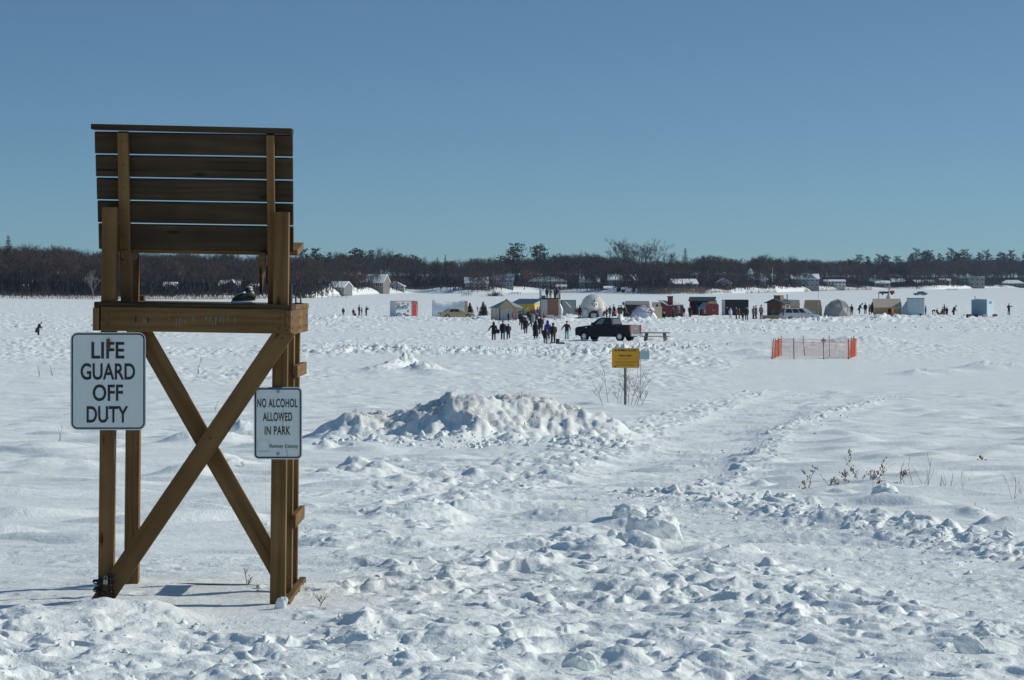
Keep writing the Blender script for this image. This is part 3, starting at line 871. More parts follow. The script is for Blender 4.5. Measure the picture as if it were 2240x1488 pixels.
def bare_tree(seed, H=12.0, spread=.42, fork=.28, lim=5, tw=.035, twn=3, leaf=False, tl=1.0, br=.78):
    """returns trunk builder and crown (verts, faces)"""
    global rng
    old = rng; rng = random.Random(seed)
    mb = MB(); V_, F_ = [], []
    def grow(p, d, L, r, k):
        n = 3 if k < 2 else 2
        pts = [p]; q = p.copy(); dd = d.copy()
        for i in range(n):
            dd = (dd + Vector((rng.gauss(0, .12), rng.gauss(0, .12), .05 + rng.gauss(0, .05)))).normalized()
            q = q + dd * (L / n); pts.append(q.copy())
        if k == 0:
            mb.tube(pts, [r * 1.25] + [r * (1 - .3 * i / n) for i in range(1, n + 1)], 7)
        elif k == 1:
            mb.tube(pts, [r * (1 - .45 * i / n) for i in range(n + 1)], 5)
        else:
            for i in range(n):
                strip(V_, F_, pts[i], pts[i + 1], r, r * .75)
                strip(V_, F_, pts[i], pts[i + 1], r, r * .75)
        if k >= lim:
            for _ in range(twn):
                t = rng.random()
                b = pts[0].lerp(pts[-1], t)
                e = (dd + Vector((rng.gauss(0, .55), rng.gauss(0, .55), rng.gauss(.1, .4)))).normalized()
                strip(V_, F_, b, b + e * H * tl * rng.uniform(.05, .11), tw * rng.uniform(.7, 1.3))
            if leaf:
                for _ in range(3):
                    b = pts[0].lerp(pts[-1], rng.random()) + Vector((rng.gauss(0, .2), rng.gauss(0, .2), rng.gauss(0, .2)))
                    strip(V_, F_, b, b + Vector((rng.gauss(0, .2), rng.gauss(0, .2), rng.gauss(0, .2))), .10, .10)
            return
        m = rng.choice((2, 3, 3)) if k else rng.choice((4, 5))
        a0 = rng.uniform(0, 6.28)
        for j in range(m):
            a = a0 + j * 6.283 / m + rng.gauss(0, .35)
            sp = spread * rng.uniform(.6, 1.35) * (1.15 if k == 0 else 1)
            side = Vector((math.cos(a), math.sin(a), 0))
            nd = (dd * math.cos(sp) + side * math.sin(sp) + Vector((0, 0, .12))).normalized()
            b = pts[-1] if j < 2 or k == 0 else pts[-2]
            grow(b, nd, L * rng.uniform(.58, .86) * (1.0 if k else br), r * (.62 if k else .55), k + 1)
    grow(Vector((0, 0, -.4)), Vector((rng.gauss(0, .04), rng.gauss(0, .04), 1)).normalized(), H * fork + .4, H * .017, 0)
    rng = old
    zz = max(v[2] for v in V_)
    s = H / zz
    return mb, [(x * s, y * s, z * s) for x, y, z in V_], F_, s

def tuft(V_, F_, c, r, n, w, fl=.45):
    for _ in range(n):
        p = Vector((rng.gauss(0, 1), rng.gauss(0, 1), rng.gauss(0, fl)))
        p = Vector(c) + p * r * .55
        e = Vector((rng.gauss(0, 1), rng.gauss(0, 1), rng.gauss(.3, .6))).normalized()
        strip(V_, F_, p, p + e * r * .5, w, w * .8)

def pine_tree(seed, H=16.0, wide=.32, bare=.35, dens=1.0):
    global rng
    old = rng; rng = random.Random(seed)
    mb = MB(); V_, F_ = [], []
    lean = Vector((rng.gauss(0, .03), rng.gauss(0, .03), 1))
    top = lean * H
    mb.tube([lean * -.4, lean * H * .5, top * .96], [H * .019, H * .013, H * .003], 7)
    k = 0
    z = bare
    while z < 1.0:
        f = (z - bare) / (1 - bare)
        L = H * wide * (1.0 - .72 * f ** 1.6) * rng.uniform(.45, 1.15)
        a = k * 2.4 + rng.gauss(0, .4); k += 1
        d = Vector((math.cos(a), math.sin(a), .18 + .5 * f))
        p = lean * H * z; q = p + d * L
        if f < .9: mb.tube([p, q], [H * .006, H * .002], 4)
        for j in range(3 if L > 1.5 else 2):
            c = p.lerp(q, .5 + .5 * j / 2) + Vector((rng.gauss(0, .15), rng.gauss(0, .15), .15)) * L * .4
            tuft(V_, F_, c, L * .42, int(13 * dens), .16)
        z += .022 / dens * rng.uniform(.7, 1.4)
    tuft(V_, F_, top * .97, H * .05, 14, .14, .8)
    rng = old
    return mb, V_, F_, 1.0

def spruce_tree(seed, H=14.0, wide=.17, nt=4, w=.09):
    global rng
    old = rng; rng = random.Random(seed)
    mb = MB(); V_, F_ = [], []
    mb.tube([(0, 0, -.4), (0, 0, H * .95)], [H * .016, .03], 6)
    z = .06; k = 0
    while z < .99:
        L = H * wide * (1 - z) ** .85 * rng.uniform(.7, 1.2) + .15
        m = 6
        for j in range(m):
            a = k * 1.1 + j * 6.283 / m + rng.gauss(0, .3)
            d = Vector((math.cos(a), math.sin(a), -.25))
            p = Vector((0, 0, H * z))
            for t in (.35, .65, .95):
                c = p + d * L * t
                tuft(V_, F_, c, L * .24 + .08, nt, w, .5)
        k += 1; z += .035 * rng.uniform(.8, 1.2)
    tuft(V_, F_, (0, 0, H * .98), .3, 6, .06, 1.5)
    rng = old
    return mb, V_, F_, 1.0

def simple_mesh(name, V_, F_, mats, mi=None):
    me = bpy.data.meshes.new(name)
    V_ = np.asarray(V_, np.float32); F_ = np.asarray(F_, np.int32)
    me.vertices.add(len(V_)); me.vertices.foreach_set('co', V_.ravel())
    me.loops.add(F_.size); me.loops.foreach_set('vertex_index', F_.ravel())
    k = F_.shape[1]
    me.polygons.add(len(F_)); me.polygons.foreach_set('loop_start', np.arange(0, F_.size, k, dtype=np.int32))
    if mi is not None: me.polygons.foreach_set('material_index', np.asarray(mi, np.int32))
    me.update(calc_edges=True)
    for m in (mats if isinstance(mats, (list, tuple)) else [mats]): me.materials.append(m)
    return me

TT = {}
def tree_kind(key, maker, crown_mat, trunk_mat=BARK, **kw):
    mb, V_, F_, s = maker(**kw)
    tm = mb.mesh(key + '_trunk', trunk_mat)
    if s != 1.0:
        tm.transform(Matrix.Scale(s, 4))
    TT[key] = (tm, simple_mesh(key + '_crown', V_, F_, crown_mat), kw.get('H'), (np.array(V_), np.array(F_)))
for i in range(5):
    tree_kind('bare%d' % i, bare_tree, TWIG if i % 2 else TWIGR, seed=100 + i, H=12.0, spread=.40 + .05 * (i % 3), lim=5, tw=.034, twn=6, tl=1.1, br=1.35)
tree_kind('oak', bare_tree, OAK, seed=130, H=10.0, spread=.5, fork=.22, lim=5, tw=.04, twn=3, leaf=True)
tree_kind('birch', bare_tree, PALE, trunk_mat=PALE, seed=131, H=12.0, spread=.34, fork=.2, lim=5, tw=.02, br=1.6, tl=.7)
tree_kind('elm0', bare_tree, TWIG, seed=145, H=18.0, spread=.34, fork=.16, lim=6, tw=.030, twn=4, tl=.6, br=2.3)
tree_kind('elm1', bare_tree, TWIG, seed=141, H=18.0, spread=.40, fork=.16, lim=6, tw=.030, twn=4, tl=.6, br=2.3)
for i in range(4):
    tree_kind('pine%d' % i, pine_tree, NEED, seed=160 + i, H=16.0, wide=(.27, .34, .22, .30)[i], bare=(.35, .4, .3, .5)[i], dens=(1, 1, 1.1, .8)[i])
tree_kind('spruce0', spruce_tree, NEEDS, seed=180, H=14.0)
tree_kind('spruce1', spruce_tree, NEEDS, seed=181, H=14.0, wide=.24)

tree_kind('spruce2', spruce_tree, NEEDS, seed=183, H=14.0, wide=.26, nt=9, w=.20)
def sky_row(px):
    return np.interp(px, [-900, -300, 0, 60, 100, 200, 640, 700, 780, 830, 880, 940, 1000, 1060, 1180, 1240, 1290, 1350, 1400, 1500, 1552, 1580, 1609, 1639, 1665, 1702, 1730, 1796, 1857, 1960, 2000, 2100, 2240, 2600, 3200],
                     [545, 540, 538, 533, 535, 545, 556, 560, 556, 556, 562, 573, 575, 568, 565, 558, 556, 564, 570, 571, 560, 563, 572, 571, 562, 567, 570, 573, 575, 576, 572, 570, 572, 570, 574]) - 5 * np.clip((px - 640) / 200, 0, 1)
def tree(key, px, t, top=None, h=None, label='', cat='tree', group=None, name='bare_tree', sx=1.0):
    """tree at photo column px, t metres behind the shoreline, its tip at photo row top"""
    Y = float(shore(px)) + t
    x = (px - CX) / F * Y
    z = hz(x, Y)
    if h is None:
        h = 5 + (HY - top) / F * Y - z
    tm, cm, H0, _ = TT[key]
    s = h / H0
    o = thing(name, (x, Y, z), label, cat, group, rz=rng.uniform(0, 6.28))
    o.scale = (s * sx, s * sx, s)
    for nm, me in (('trunk', tm), ('crown', cm)):
        c = bpy.data.objects.new(nm, me); C.objects.link(c); c.parent = o
    return o

# single trees one can tell apart
BG = 'bare trees along the far shore'
BL = 'bare leafless tree at the far shore, standing before the woods'
for i, (px, t, top) in enumerate(((728, 8, 598), (745, 7, 600), (792, 9, 594), (806, 7, 600), (824, 9, 596), (852, 7, 604), (872, 9, 602), (886, 8, 606), (1030, 9, 596), (1055, 10, 600), (1096, 9, 598), (1180, 9, 592), (1240, 9, 592), (1285, 12, 588), (725, 14, 590), (752, 10, 588), (770, 22, 600), (832, 8, 604), (842, 22, 592), (1010, 8, 596), (1045, 6, 592), (1062, 10, 572), (1080, 8, 598), (1112, 14, 590),
        (1215, 14, 590), (1262, 8, 574), (1277, 20, 590), (1343, 12, 566), (1376, 16, 588), (1410, 14, 580), (1430, 20, 572), (1462, 12, 585), (1535, 12, 590), (1552, 20, 575), (1588, 14, 596), (1608, 10, 600), (1622, 10, 592), (1640, 12, 598),
        (1706, 16, 582), (1765, 20, 590), (1778, 12, 600), (1915, 14, 596), (1952, 14, 590), (1978, 30, 586), (2060, 24, 590), (2085, 16, 600), (2062, 10, 604), (2172, 14, 604), (60, 8, 585), (100, 5, 592), (150, 8, 580), (330, 6, 585), (365, 8, 570), (420, 5, 590), (455, 8, 575), (690, 6, 580), (500, 6, 588), (560, 6, 592), (655, 8, 590))):
    tree('bare%d' % (i % 5), px, t, top, label=BL, group=BG)
tree('birch', 205, 4, 588, label='pale barked bare tree on the far shore left of the chair', name='birch_tree')
tree('oak', 783, 6, 596, label='rust brown oak still holding leaves left of the grey far house', name='oak_tree', sx=.8)
tree('oak', 1146, 10, 588, label='rust brown oak holding leaves beside the wide snowy roofed house', name='oak_tree')
tree('oak', 898, 14, 614, label='small reddish leaved oak right of the low white house', name='oak_tree')
tree('elm0', 1394, 60, 519, label='tall bare tree with open crown high above the woods, left of the pair', name='bare_tree', sx=1.4)
tree('elm1', 1437, 70, 521, label='tall bare tree with broad crown high above the woods, right of the pair', name='bare_tree', sx=1.6)
tree('elm1', 1682, 60, 551, label='round crowned bare tree rising above the woods right of the red shack', name='bare_tree', sx=.9)
tree('elm0', 1750, 120, 557, label='pale bare treetop above the skyline over the grey blue far house', name='bare_tree')
tree('elm0', 822, 200, 537, label='thin bare tree above the left hill skyline, left of its twin', name='bare_tree', sx=.6)
tree('elm1', 846, 210, 540, label='thin bare tree above the left hill skyline, right of its twin', name='bare_tree', sx=.6)
for key, px, t, top, sx_, lab in (('pine1', 1122, 60, 537, 1.0, 'tall dark pine with sparse top behind the cream pavilion'), ('pine0', 1180, 70, 537, 1.25, 'broad dark pine rising above the woods over the plywood tower'),
        ('pine3', 664, 60, 549, 1.0, 'flat topped pine on the skyline just right of the chair seat'), ('pine1', 688, 70, 548, .9, 'second flat topped pine right of the chair seat'),
        ('pine2', 720, 90, 553, 1.1, 'dark pine between the flat topped pair and the dome shaped pine'), ('pine0', 779, 120, 545, 1.5, 'dome shaped dark pine at the top of the left hill'), ('pine2', 806, 130, 548, 1.3, 'dark pine just right of the dome shaped one'),
        ('pine0', 870, 160, 556, 1.3, 'dark pine on the falling slope of the left hill'), ('pine3', 905, 170, 560, 1.3, 'lower dark pine further down the left hill slope')):
    tree(key, px, t, top, label=lab, name='pine_tree', sx=sx_)
tree('spruce0', 957, 40, 562, label='narrow spruce with rounded tip, left of the spruce pair', name='spruce_tree')
tree('spruce0', 974, 44, 557, label='narrow pointed spruce, right of the spruce pair', name='spruce_tree')
tree('spruce1', 1499, 60, 542, label='pointed spruce right of the two tall bare trees', name='spruce_tree')
tree('spruce1', 18, 30, 514, label='tall pointed spruce at the far left skyline', name='spruce_tree')
tree('spruce0', 1705, 50, 568, label='dark narrow spruce beside the round crowned bare tree', name='spruce_tree')
tree('spruce1', 1782, 10, 612, label='small dark spruce in front of the grey blue far house', name='spruce_tree')
tree('spruce1', 1300, 26, 590, label='dark spruce in front of the snowy gabled house', name='spruce_tree')
tree('spruce0', 705, 5, 634, label='small conical evergreen left of the white far garage', name='spruce_tree', sx=1.6)
tree('spruce0', 714, 6, 632, label='small conical evergreen nearest the white far garage', name='spruce_tree', sx=1.6)
for i, (px, top) in enumerate(((1860, 568), (1877, 560), (1902, 561), (1922, 559), (1938, 559), (1966, 563), (1990, 556), (2005, 547), (2022, 551), (2036, 551), (2058, 555), (2080, 546), (2095, 553), (2113, 549), (2142, 553), (2158, 550), (2190, 553), (2211, 551), (2240, 548), (2268, 552))):
    tree('pine%d' % (i % 4), px, 150 + 30 * (i % 3), top, label='dark pine standing above the woods along the right skyline', group='pines along the right skyline', name='pine_tree', sx=(1.2, .85, 1.25, .95)[i % 4])

# rounded evergreen shrubs on the bank
def shrub(px, t, w, h, label, name='evergreen_shrub'):
    V_, F_ = [], []
    for _ in range(260):
        a = rng.uniform(0, 6.28); u = rng.random(); r_ = math.sqrt(rng.random())
        p = Vector((math.cos(a) * r_ * w / 2, math.sin(a) * r_ * w / 2, h * u * math.sqrt(max(.05, 1 - r_ * r_))))
        strip(V_, F_, p, p + Vector((rng.gauss(0, .3), rng.gauss(0, .3), .35)), .16, .1)
    Y = float(shore(px)) + t; x = (px - CX) / F * Y
    o = bpy.data.objects.new(name, simple_mesh(name, V_, F_, NEEDS)); C.objects.link(o); o.location = (x, Y, hz(x, Y))
    return tag(o, label, 'shrub', kind='thing')
for px, t, w, h, lab in ((1354, 6, 1.7, 1.7, 'larger of two round dark shrubs on the bank behind the furry dome'), (1364, 6, 1.1, 1.1, 'smaller of two round dark shrubs on the bank behind the furry dome'), (1386, 8, .8, 2.4, 'narrow dark shrub on the bank behind the pink ribbed dome'),
        (1665, 16, 5.5, 3.6, 'wide dark hedge clump on the bank behind the black box shanty'), (1684, 14, 4.5, 3.2, 'dark hedge clump beside the flagpole on the bank'), (1990, 40, 7, 4.2, 'big dark rounded bush right of the far white cottage'), (2040, 50, 11, 4.0, 'broad dark bush bank left of the gabled far house'), (2020, 44, 6, 3.4, 'dark bush between the two larger bushes on the right bank'), (2102, 20, 6, 4.0, 'dark bush against the gabled far house'),
        (656, 4, 4, 2.5, 'dark bush at the shore just right of the chair')):
    shrub(px, t, w, h, lab)

# the wood behind, which reads as one mass
def make_woods():
    VV, FF, MI = [], [], []
    n = 0
    r2 = np.random.default_rng(3)
    items = []
    px = -700.0
    while px < 2950:
        Y0 = float(shore(px))
        step = 3.0 / Y0 * F
        for row, t0 in enumerate((40, 60, 85, 115, 155, 205)):
            items.append((px + r2.uniform(-.5, .5) * step * 1.6, t0 + r2.uniform(-9, 9), row))
        if px < 690:
            for t0 in (7, 16, 27, 39):
                items.append((px + r2.uniform(-.5, .5) * step, t0 + r2.uniform(-3, 4), 1))
        else:
            if r2.random() < .42: items.append((px, r2.uniform(8, 26), 0))
            if r2.random() < .55: items.append((px, r2.uniform(24, 40), 1))
        px += step
    for px, t, row in items:
        Y = float(shore(px)) + t
        x = (px - CX) / F * Y
        items2.append((px, x, Y, row))
    xs = np.array([i[1] for i in items2]); ys = np.array([i[2] for i in items2])
    zs = height(xs, ys)[0]
    for (px, x, Y, row), z in zip(items2, zs):
        top = 5 + (HY - sky_row(px)) / F * Y
        h = top - z
        if row >= 3: h *= r2.uniform(.88, 1.08)
        elif row == 0: h *= r2.uniform(.5, .9)
        else: h *= r2.uniform(.72, 1.0)
        h = float(np.clip(h, 4, 19))
        key = 'bare%d' % r2.integers(0, 5)
        _, _, H0, (tv, tf) = TT[key]
        s = h / H0
        a = r2.uniform(0, 6.28)
        sxy = s * r2.uniform(.85, 1.2)
        w = np.empty_like(tv)
        w[:, 0] = (tv[:, 0] * math.cos(a) - tv[:, 1] * math.sin(a)) * sxy + x
        w[:, 1] = (tv[:, 0] * math.sin(a) + tv[:, 1] * math.cos(a)) * sxy + Y
        w[:, 2] = tv[:, 2] * s + z
        # a slim trunk
        c = r2.uniform(.10, .17) * h / 12
        tr = np.array([(x - c, Y, z - .3), (x + c, Y, z - .3), (x + c * .6, Y, z + h * .45), (x - c * .6, Y, z + h * .45), (x, Y - c, z - .3), (x, Y + c, z - .3), (x, Y + c * .6, z + h * .45), (x, Y - c * .6, z + h * .45)])
        VV.append(w); FF.append(tf + n); MI.append(np.full(len(tf), r2.integers(0, 2))); n += len(w)
        VV.append(tr); FF.append(np.array([(0, 1, 2, 3), (4, 5, 6, 7)]) + n); MI.append(np.array([2, 2])); n += 8
        # undergrowth: stems and brush
        m = 16
        ux = x + r2.normal(0, 2.4, m); uy = Y + r2.normal(0, 2.4, m); uh = r2.uniform(.8, 3.2, m); uw = r2.uniform(.04, .14, m); ul = r2.normal(0, .5, m)
        uz = np.full(m, z - .3)
        br = np.stack([np.stack([ux - uw, uy, uz], 1), np.stack([ux + uw, uy, uz], 1), np.stack([ux + ul + uw, uy, uz + uh], 1), np.stack([ux + ul - uw, uy, uz + uh], 1)], 1).reshape(-1, 3)
        VV.append(br); FF.append(np.arange(m * 4).reshape(m, 4) + n); MI.append(r2.integers(0, 2, m)); n += m * 4
    o = bpy.data.objects.new('woods', simple_mesh('woods', np.concatenate(VV), np.concatenate(FF), [TWIG, TWIGR, BARK], np.concatenate(MI)))
    C.objects.link(o)
    tag(o, 'dark leafless woods covering the low hills beyond the frozen lake', 'woods', kind='stuff')
items2 = []
make_woods()
# dead reeds and brush along the waterline
def make_reeds():
    V_, F_ = [], []
    r2 = random.Random(5)
    for px0, px1, n, hh, t0, t1 in ((-300, 690, 5200, .75, -3, 9), (1395, 1545, 1500, 2.6, 0, 12), (1545, 1600, 250, 1.4, 0, 6), (1630, 1700, 160, 2.2, -22, -14), (1760, 1835, 260, 2.4, -26, -16), (1835, 1910, 300, 2.4, -30, -18)):
        for _ in range(n):
            px = r2.uniform(px0, px1); Y = float(shore(px)) + r2.uniform(t0, t1)
            x = (px - CX) / F * Y
            V_.append((x, Y, hh * r2.uniform(.4, 1.1), r2.gauss(0, .25 * hh), r2.uniform(.02, .05)))
    A = np.array(V_)
    z = height(A[:, 0], A[:, 1])[0]
    q = np.stack([np.stack([A[:, 0] - A[:, 4], A[:, 1], z - .1], 1), np.stack([A[:, 0] + A[:, 4], A[:, 1], z - .1], 1), np.stack([A[:, 0] + A[:, 3] + .01, A[:, 1], z + A[:, 2]], 1), np.stack([A[:, 0] + A[:, 3] - .01, A[:, 1], z + A[:, 2]], 1)], 1).reshape(-1, 3)
    o = bpy.data.objects.new('reeds', simple_mesh('reeds', q, np.arange(len(q)).reshape(-1, 4), mat('dead_reeds', (.22, .15, .10), .9, .3, .5))); C.objects.link(o)
    tag(o, 'dead brown reeds and brush along the edge of the frozen lake', 'reeds', kind='stuff')
make_reeds()

# ------------------------------------------------------------------ houses on the far shore
GLASS = mat('dark_window', (.03, .04, .055), .12, .1, 2)
SNOWR = mat('roof_snow', (.86, .88, .90), .8, .04, 2)
FRAME = mat('white_trim', (.72, .74, .76), .6, .05, 3)
BRICK = mat('chimney_brick', (.24, .10, .075), .85, .3, 6)
def house(px, t, wpx, wall, roof, wallc, label, base=None, roofm=None, depth=8.0, ridge='x', win=(4, 1), chim=0, rz=0.0, porch=False, name='house', cat='house', gable=0):
    Y = float(shore(px)) + t
    x = (px - CX) / F * Y
    z = hz(x, Y) - .1
    if base is not None: z = 5 - (base - HY) / F * Y
    k = Y / F
    W, hw, hr = wpx * k, wall * k, roof * k
    o = thing(name, (x, Y, z), label, cat, rz=rz)
    wm = mat('house_wall_%s' % '_'.join('%02d' % int(c * 100) for c in wallc), wallc, .8, .12, .8)
    rm = roofm or SNOWR
    d = depth
    MB().bx(-W / 2, W / 2, 0, d, -3, hw).build('wall', wm, o)
    ov, th = .35, .28
    if ridge == 'x':
        MB().prism([(-ov, hw - .12), (d / 2, hw + hr), (d + ov, hw - .12), (d + ov, hw - .12 - th), (d / 2, hw + hr - th), (-ov, hw - .12 - th)], -W / 2 - ov, W / 2 + ov, plane='yz').build('roof', rm, o)
        MB().prism([(0, hw), (d, hw), (d / 2, hw + hr - th)], -W / 2 + .003, W / 2 - .003, plane='yz').build('gable', wm, o)
    elif ridge == 'y':
        r_ = MB().prism([(-W / 2 - ov, hw - .12), (0, hw + hr), (W / 2 + ov, hw - .12), (W / 2 + ov, hw - .12 - th), (0, hw + hr - th), (-W / 2 - ov, hw - .12 - th)], -ov, d + ov)
        r_.build('roof', rm, o)
        MB().prism([(-W / 2, hw), (W / 2, hw), (0, hw + hr - th)], .003, d - .003).build('gable', wm, o)
    else:                                                                  # hipped
        e = min(W * .28, d / 2)
        a = [(-W / 2 - ov, -ov), (W / 2 + ov, -ov), (W / 2 + ov, d + ov), (-W / 2 - ov, d + ov)]
        vs = [(p, q, hw - .2) for p, q in a] + [(p, q, hw + .05) for p, q in a] + [(-W / 2 + e, d / 2, hw + hr), (W / 2 - e, d / 2, hw + hr)]
        MB().add(vs, [(0, 1, 2, 3), (0, 1, 5, 4), (1, 2, 6, 5), (2, 3, 7, 6), (3, 0, 4, 7), (4, 5, 9, 8), (5, 6, 9), (6, 7, 8, 9), (7, 4, 8)]).build('roof', rm, o)
    nx, ny = win
    for j in range(ny):
        for i in range(nx):
            cx = -W / 2 + W * (i + .5) / nx
            cz = hw * (j + .5) / ny + .1
            ww, wh = min(1.3, W / nx * .45), min(1.5, hw / ny * .5)
            f = MB().bx(cx - ww / 2 - .12, cx + ww / 2 + .12, -.06, -.004, cz - wh / 2 - .12, cz + wh / 2 + .12).build('window', FRAME, o)
            MB().bx(cx - ww / 2, cx + ww / 2, -.075, -.062, cz - wh / 2, cz + wh / 2).build('pane', GLASS, f)
    for c in range(chim):
        cx = (-.3 + .6 * c / max(chim - 1, 1)) * W if chim > 1 else W * .2
        MB().bx(cx - .45, cx + .45, d / 2 - .4, d / 2 + .4, hw + hr * .4, hw + hr + 1.5).bx(cx - .52, cx + .52, d / 2 - .47, d / 2 + .47, hw + hr + 1.4, hw + hr + 1.55).build('chimney', BRICK, o)
    if gable:
        g = W * .22; gx = W * .18
        MB().prism([(gx - g, hw - .1), (gx, hw + hr * .85), (gx + g, hw - .1)], -1.0, d / 2 - .1).build('front_gable', wm, o)
        MB().prism([(gx - g - .3, hw - .3), (gx, hw + hr * .9), (gx + g + .3, hw - .3), (gx + g + .3, hw - .05), (gx, hw + hr * .9 + .28), (gx - g - .3, hw - .05)], -1.3, d / 2).build('gable_roof', rm, o)
    if porch:
        pm = MB().bx(-W / 2, W / 2, -2.6, -.1, hw * .52, hw * .58)
        pm.build('porch_roof', rm, o)
        for i in range(6):
            cx = -W / 2 + .2 + (W - .4) * i / 5
            MB().bx(cx - .12, cx + .12, -2.5, -2.26, -2, hw * .52).build('porch_post', FRAME, o)
    return o
GREYR = mat('blue_grey_roof', (.22, .27, .33), .7, .15, .7)
DKR = mat('dark_roof', (.05, .05, .06), .8, .2, .7)
house(735, 22, 36, 9, 11, (.17, .175, .18), 'small white garage with snowy roof at the left end of the far row', win=(2, 1), ridge='x', rz=R(-18))
house(814, 24, 50, 15, 17, (.17, .165, .16), 'grey far house with steep snowy roof behind the rust brown oak', win=(5, 1), rz=R(-14), chim=1, depth=9)
house(864, 22, 40, 8, 10, (.34, .35, .36), 'low white far house with wide windows beside the grey house', win=(4, 1), ridge='y', depth=12)
house(1042, 26, 50, 16, 12, (.44, .37, .30), 'beige far house behind bare trees left of the blue grey one', win=(5, 2), chim=1, gable=1)
house(1100, 30, 46, 18, 12, (.16, .21, .27), 'blue grey far house behind the cream pavilion', win=(4, 2), roofm=GREYR)
house(1198, 30, 84, 17, 11, (.34, .31, .27), 'wide far house with snowy hipped roof and four chimneys above the plywood tower', ridge='hip', win=(8, 2), chim=4, depth=11)
house(1228, 14, 22, 10, 3, (.42, .36, .28), 'small tan annexe in front of the wide hipped roof house', win=(2, 1), depth=6, name='cottage')
house(1290, 45, 42, 16, 15, (.34, .34, .34), 'far house with white snowy gables above the furry dome', win=(4, 2), gable=1)
house(1362, 55, 62, 18, 13, (.13, .13, .14), 'large dark far house with snowy roof and two red chimneys', win=(6, 2), chim=2, gable=1, depth=11)
house(1333, 18, 22, 4, 4, (.10, .09, .09), 'low dark boathouse with snow on its roof', win=(1, 1), name='boathouse', depth=6)
house(1500, 50, 54, 10, 10, (.30, .29, .28), 'far house with snow patched roof behind the brush right of the chimney shanty', win=(4, 1), rz=R(10))
house(1583, 50, 34, 12, 10, (.40, .40, .41), 'pale gabled far house above the red barn shack', ridge='y', win=(2, 1))
house(1648, 90, 30, 9, 12, (.42, .41, .39), 'steep roofed pale house in the trees above the black box shanty', rz=R(-30), win=(2, 1))
house(1762, 28, 60, 20, 10, (.20, .23, .27), 'big grey blue far house with three dormers and snowy roof', win=(6, 2), gable=1, depth=10)
house(1826, 22, 46, 15, 3, (.46, .47, .48), 'long white far house with a columned porch', win=(6, 2), porch=True, depth=8)
house(1917, 60, 28, 10, 9, (.20, .20, .22), 'dark far cottage with snowy roof above the long tan shanty', win=(3, 1))
house(1931, 20, 32, 10, 5, (.48, .48, .49), 'small white cottage at the shore behind the long tan shanty', win=(3, 1), name='cottage')
house(1965, 60, 30, 8, 8, (.14, .14, .16), 'dark little house with snow covered roof left of the bushes', win=(2, 1))
house(2022, 90, 44, 6, 5, (.26, .25, .25), 'long low snow roofed house above the bushes', win=(3, 1))
house(2068, 70, 24, 10, 4, (.44, .45, .47), 'white far house left of the green gabled house', win=(2, 1))
hh = house(2122, 20, 64, 20, 3, (.28, .30, .24), 'green grey far house with blue roof, big front gable and rows of windows', win=(6, 2), roofm=GREYR, depth=10, gable=1)
house(2216, 12, 50, 7, 7, (.06, .055, .06), 'long dark low house with thick snow on its hipped roof', ridge='hip', win=(5, 1))
house(370, 55, 26, 14, 8, (.10, .14, .22), 'bluish house glimpsed through the woods under the chair seat', win=(2, 1))
house(500, 60, 40, 14, 12, (.24, .27, .32), 'house with snowy gable in the woods seen below the chair seat', win=(3, 1), gable=1)
house(552, 40, 24, 13, 5, (.40, .42, .42), 'pale house in the woods behind the boot on the chair', win=(3, 1))
house(52, 60, 18, 5, 8, (.10, .11, .14), 'snow dusted roof glimpsed in the woods at far left', win=(1, 1))
Yf = float(shore(1690)) + 18; xf = (1690 - CX) / F * Yf; zf = hz(xf, Yf)
fp = thing('flagpole', (xf, Yf, zf), 'white flagpole with a red flag on the far bank', 'flagpole')
MB().tube([(0, 0, -.2), (0, 0, 9.0)], [.09, .05], 8).build('pole', FRAME, fp)
MB().add([(0.05, 0, 8.9), (-.9, .3, 8.6), (-1.0, .3, 7.7), (.05, 0, 8.0), (0.05, .03, 8.9), (-.9, .33, 8.6), (-1.0, .33, 7.7), (.05, .03, 8.0)], [(0, 1, 2, 3), (7, 6, 5, 4), (0, 4, 5, 1), (1, 5, 6, 2), (2, 6, 7, 3)]).build('flag', mat('flag_red', (.4, .08, .06), .8), fp)
# ------------------------------------------------------------------ ice shanties on the lake
def spot(px, row):
    Y = lake_y(row)
    x = (px - CX) / F * Y
    return x, Y, hz(x, Y), Y / F
PLY = mat('plywood', (.54, .39, .21), .8, .15, 1.5)
PLYL = mat('pale_plywood', (.72, .60, .40), .8, .12, 1.5)
PLYB = mat('brown_plywood', (.28, .15, .095), .8, .18, 1.5)
GREYP = mat('grey_panel', (.46, .50, .53), .7, .1, 1.2)
BLUEP = mat('pale_blue_panel', (.48, .60, .66), .6, .06, 1.2)
BLUED = mat('blue_hut_paint', (.20, .31, .38), .6, .08, 1.0)
WHITEP = mat('white_paint', (.72, .73, .74), .6, .05, 2)
TARP = mat('white_tarp', (.74, .79, .83), .5, .06, .9)
REDP = mat('red_paint', (.36, .045, .05), .6, .15, 1.5)
BARNR = mat('barn_red_paint', (.26, .050, .058), .7, .18, 1.5)
DARKW = mat('dark_wood', (.045, .030, .024), .85, .3, 2)
BROWNW = mat('brown_planks', (.12, .062, .034), .8, .3, 2)
BLKP = mat('plain_black', (.012, .012, .013), .6, .2, 1)
YEL = mat('yellow_paint', (.52, .40, .03), .6, .1, 1)
YELP = mat('pale_yellow_paint', (.62, .50, .20), .6, .1, 1)
NAVY = mat('navy_roof', (.05, .08, .14), .5, .15, 1)
PINK = mat('pink_strut', (.50, .09, .13), .6, .1, 3)
TEAL = mat('teal_paint', (.06, .34, .38), .6, .1, 2)
SKYB = mat('blue_paint', (.16, .36, .50), .6, .1, 2)
INKD = mat('dark_paint', (.05, .05, .055), .7, .1, 2)
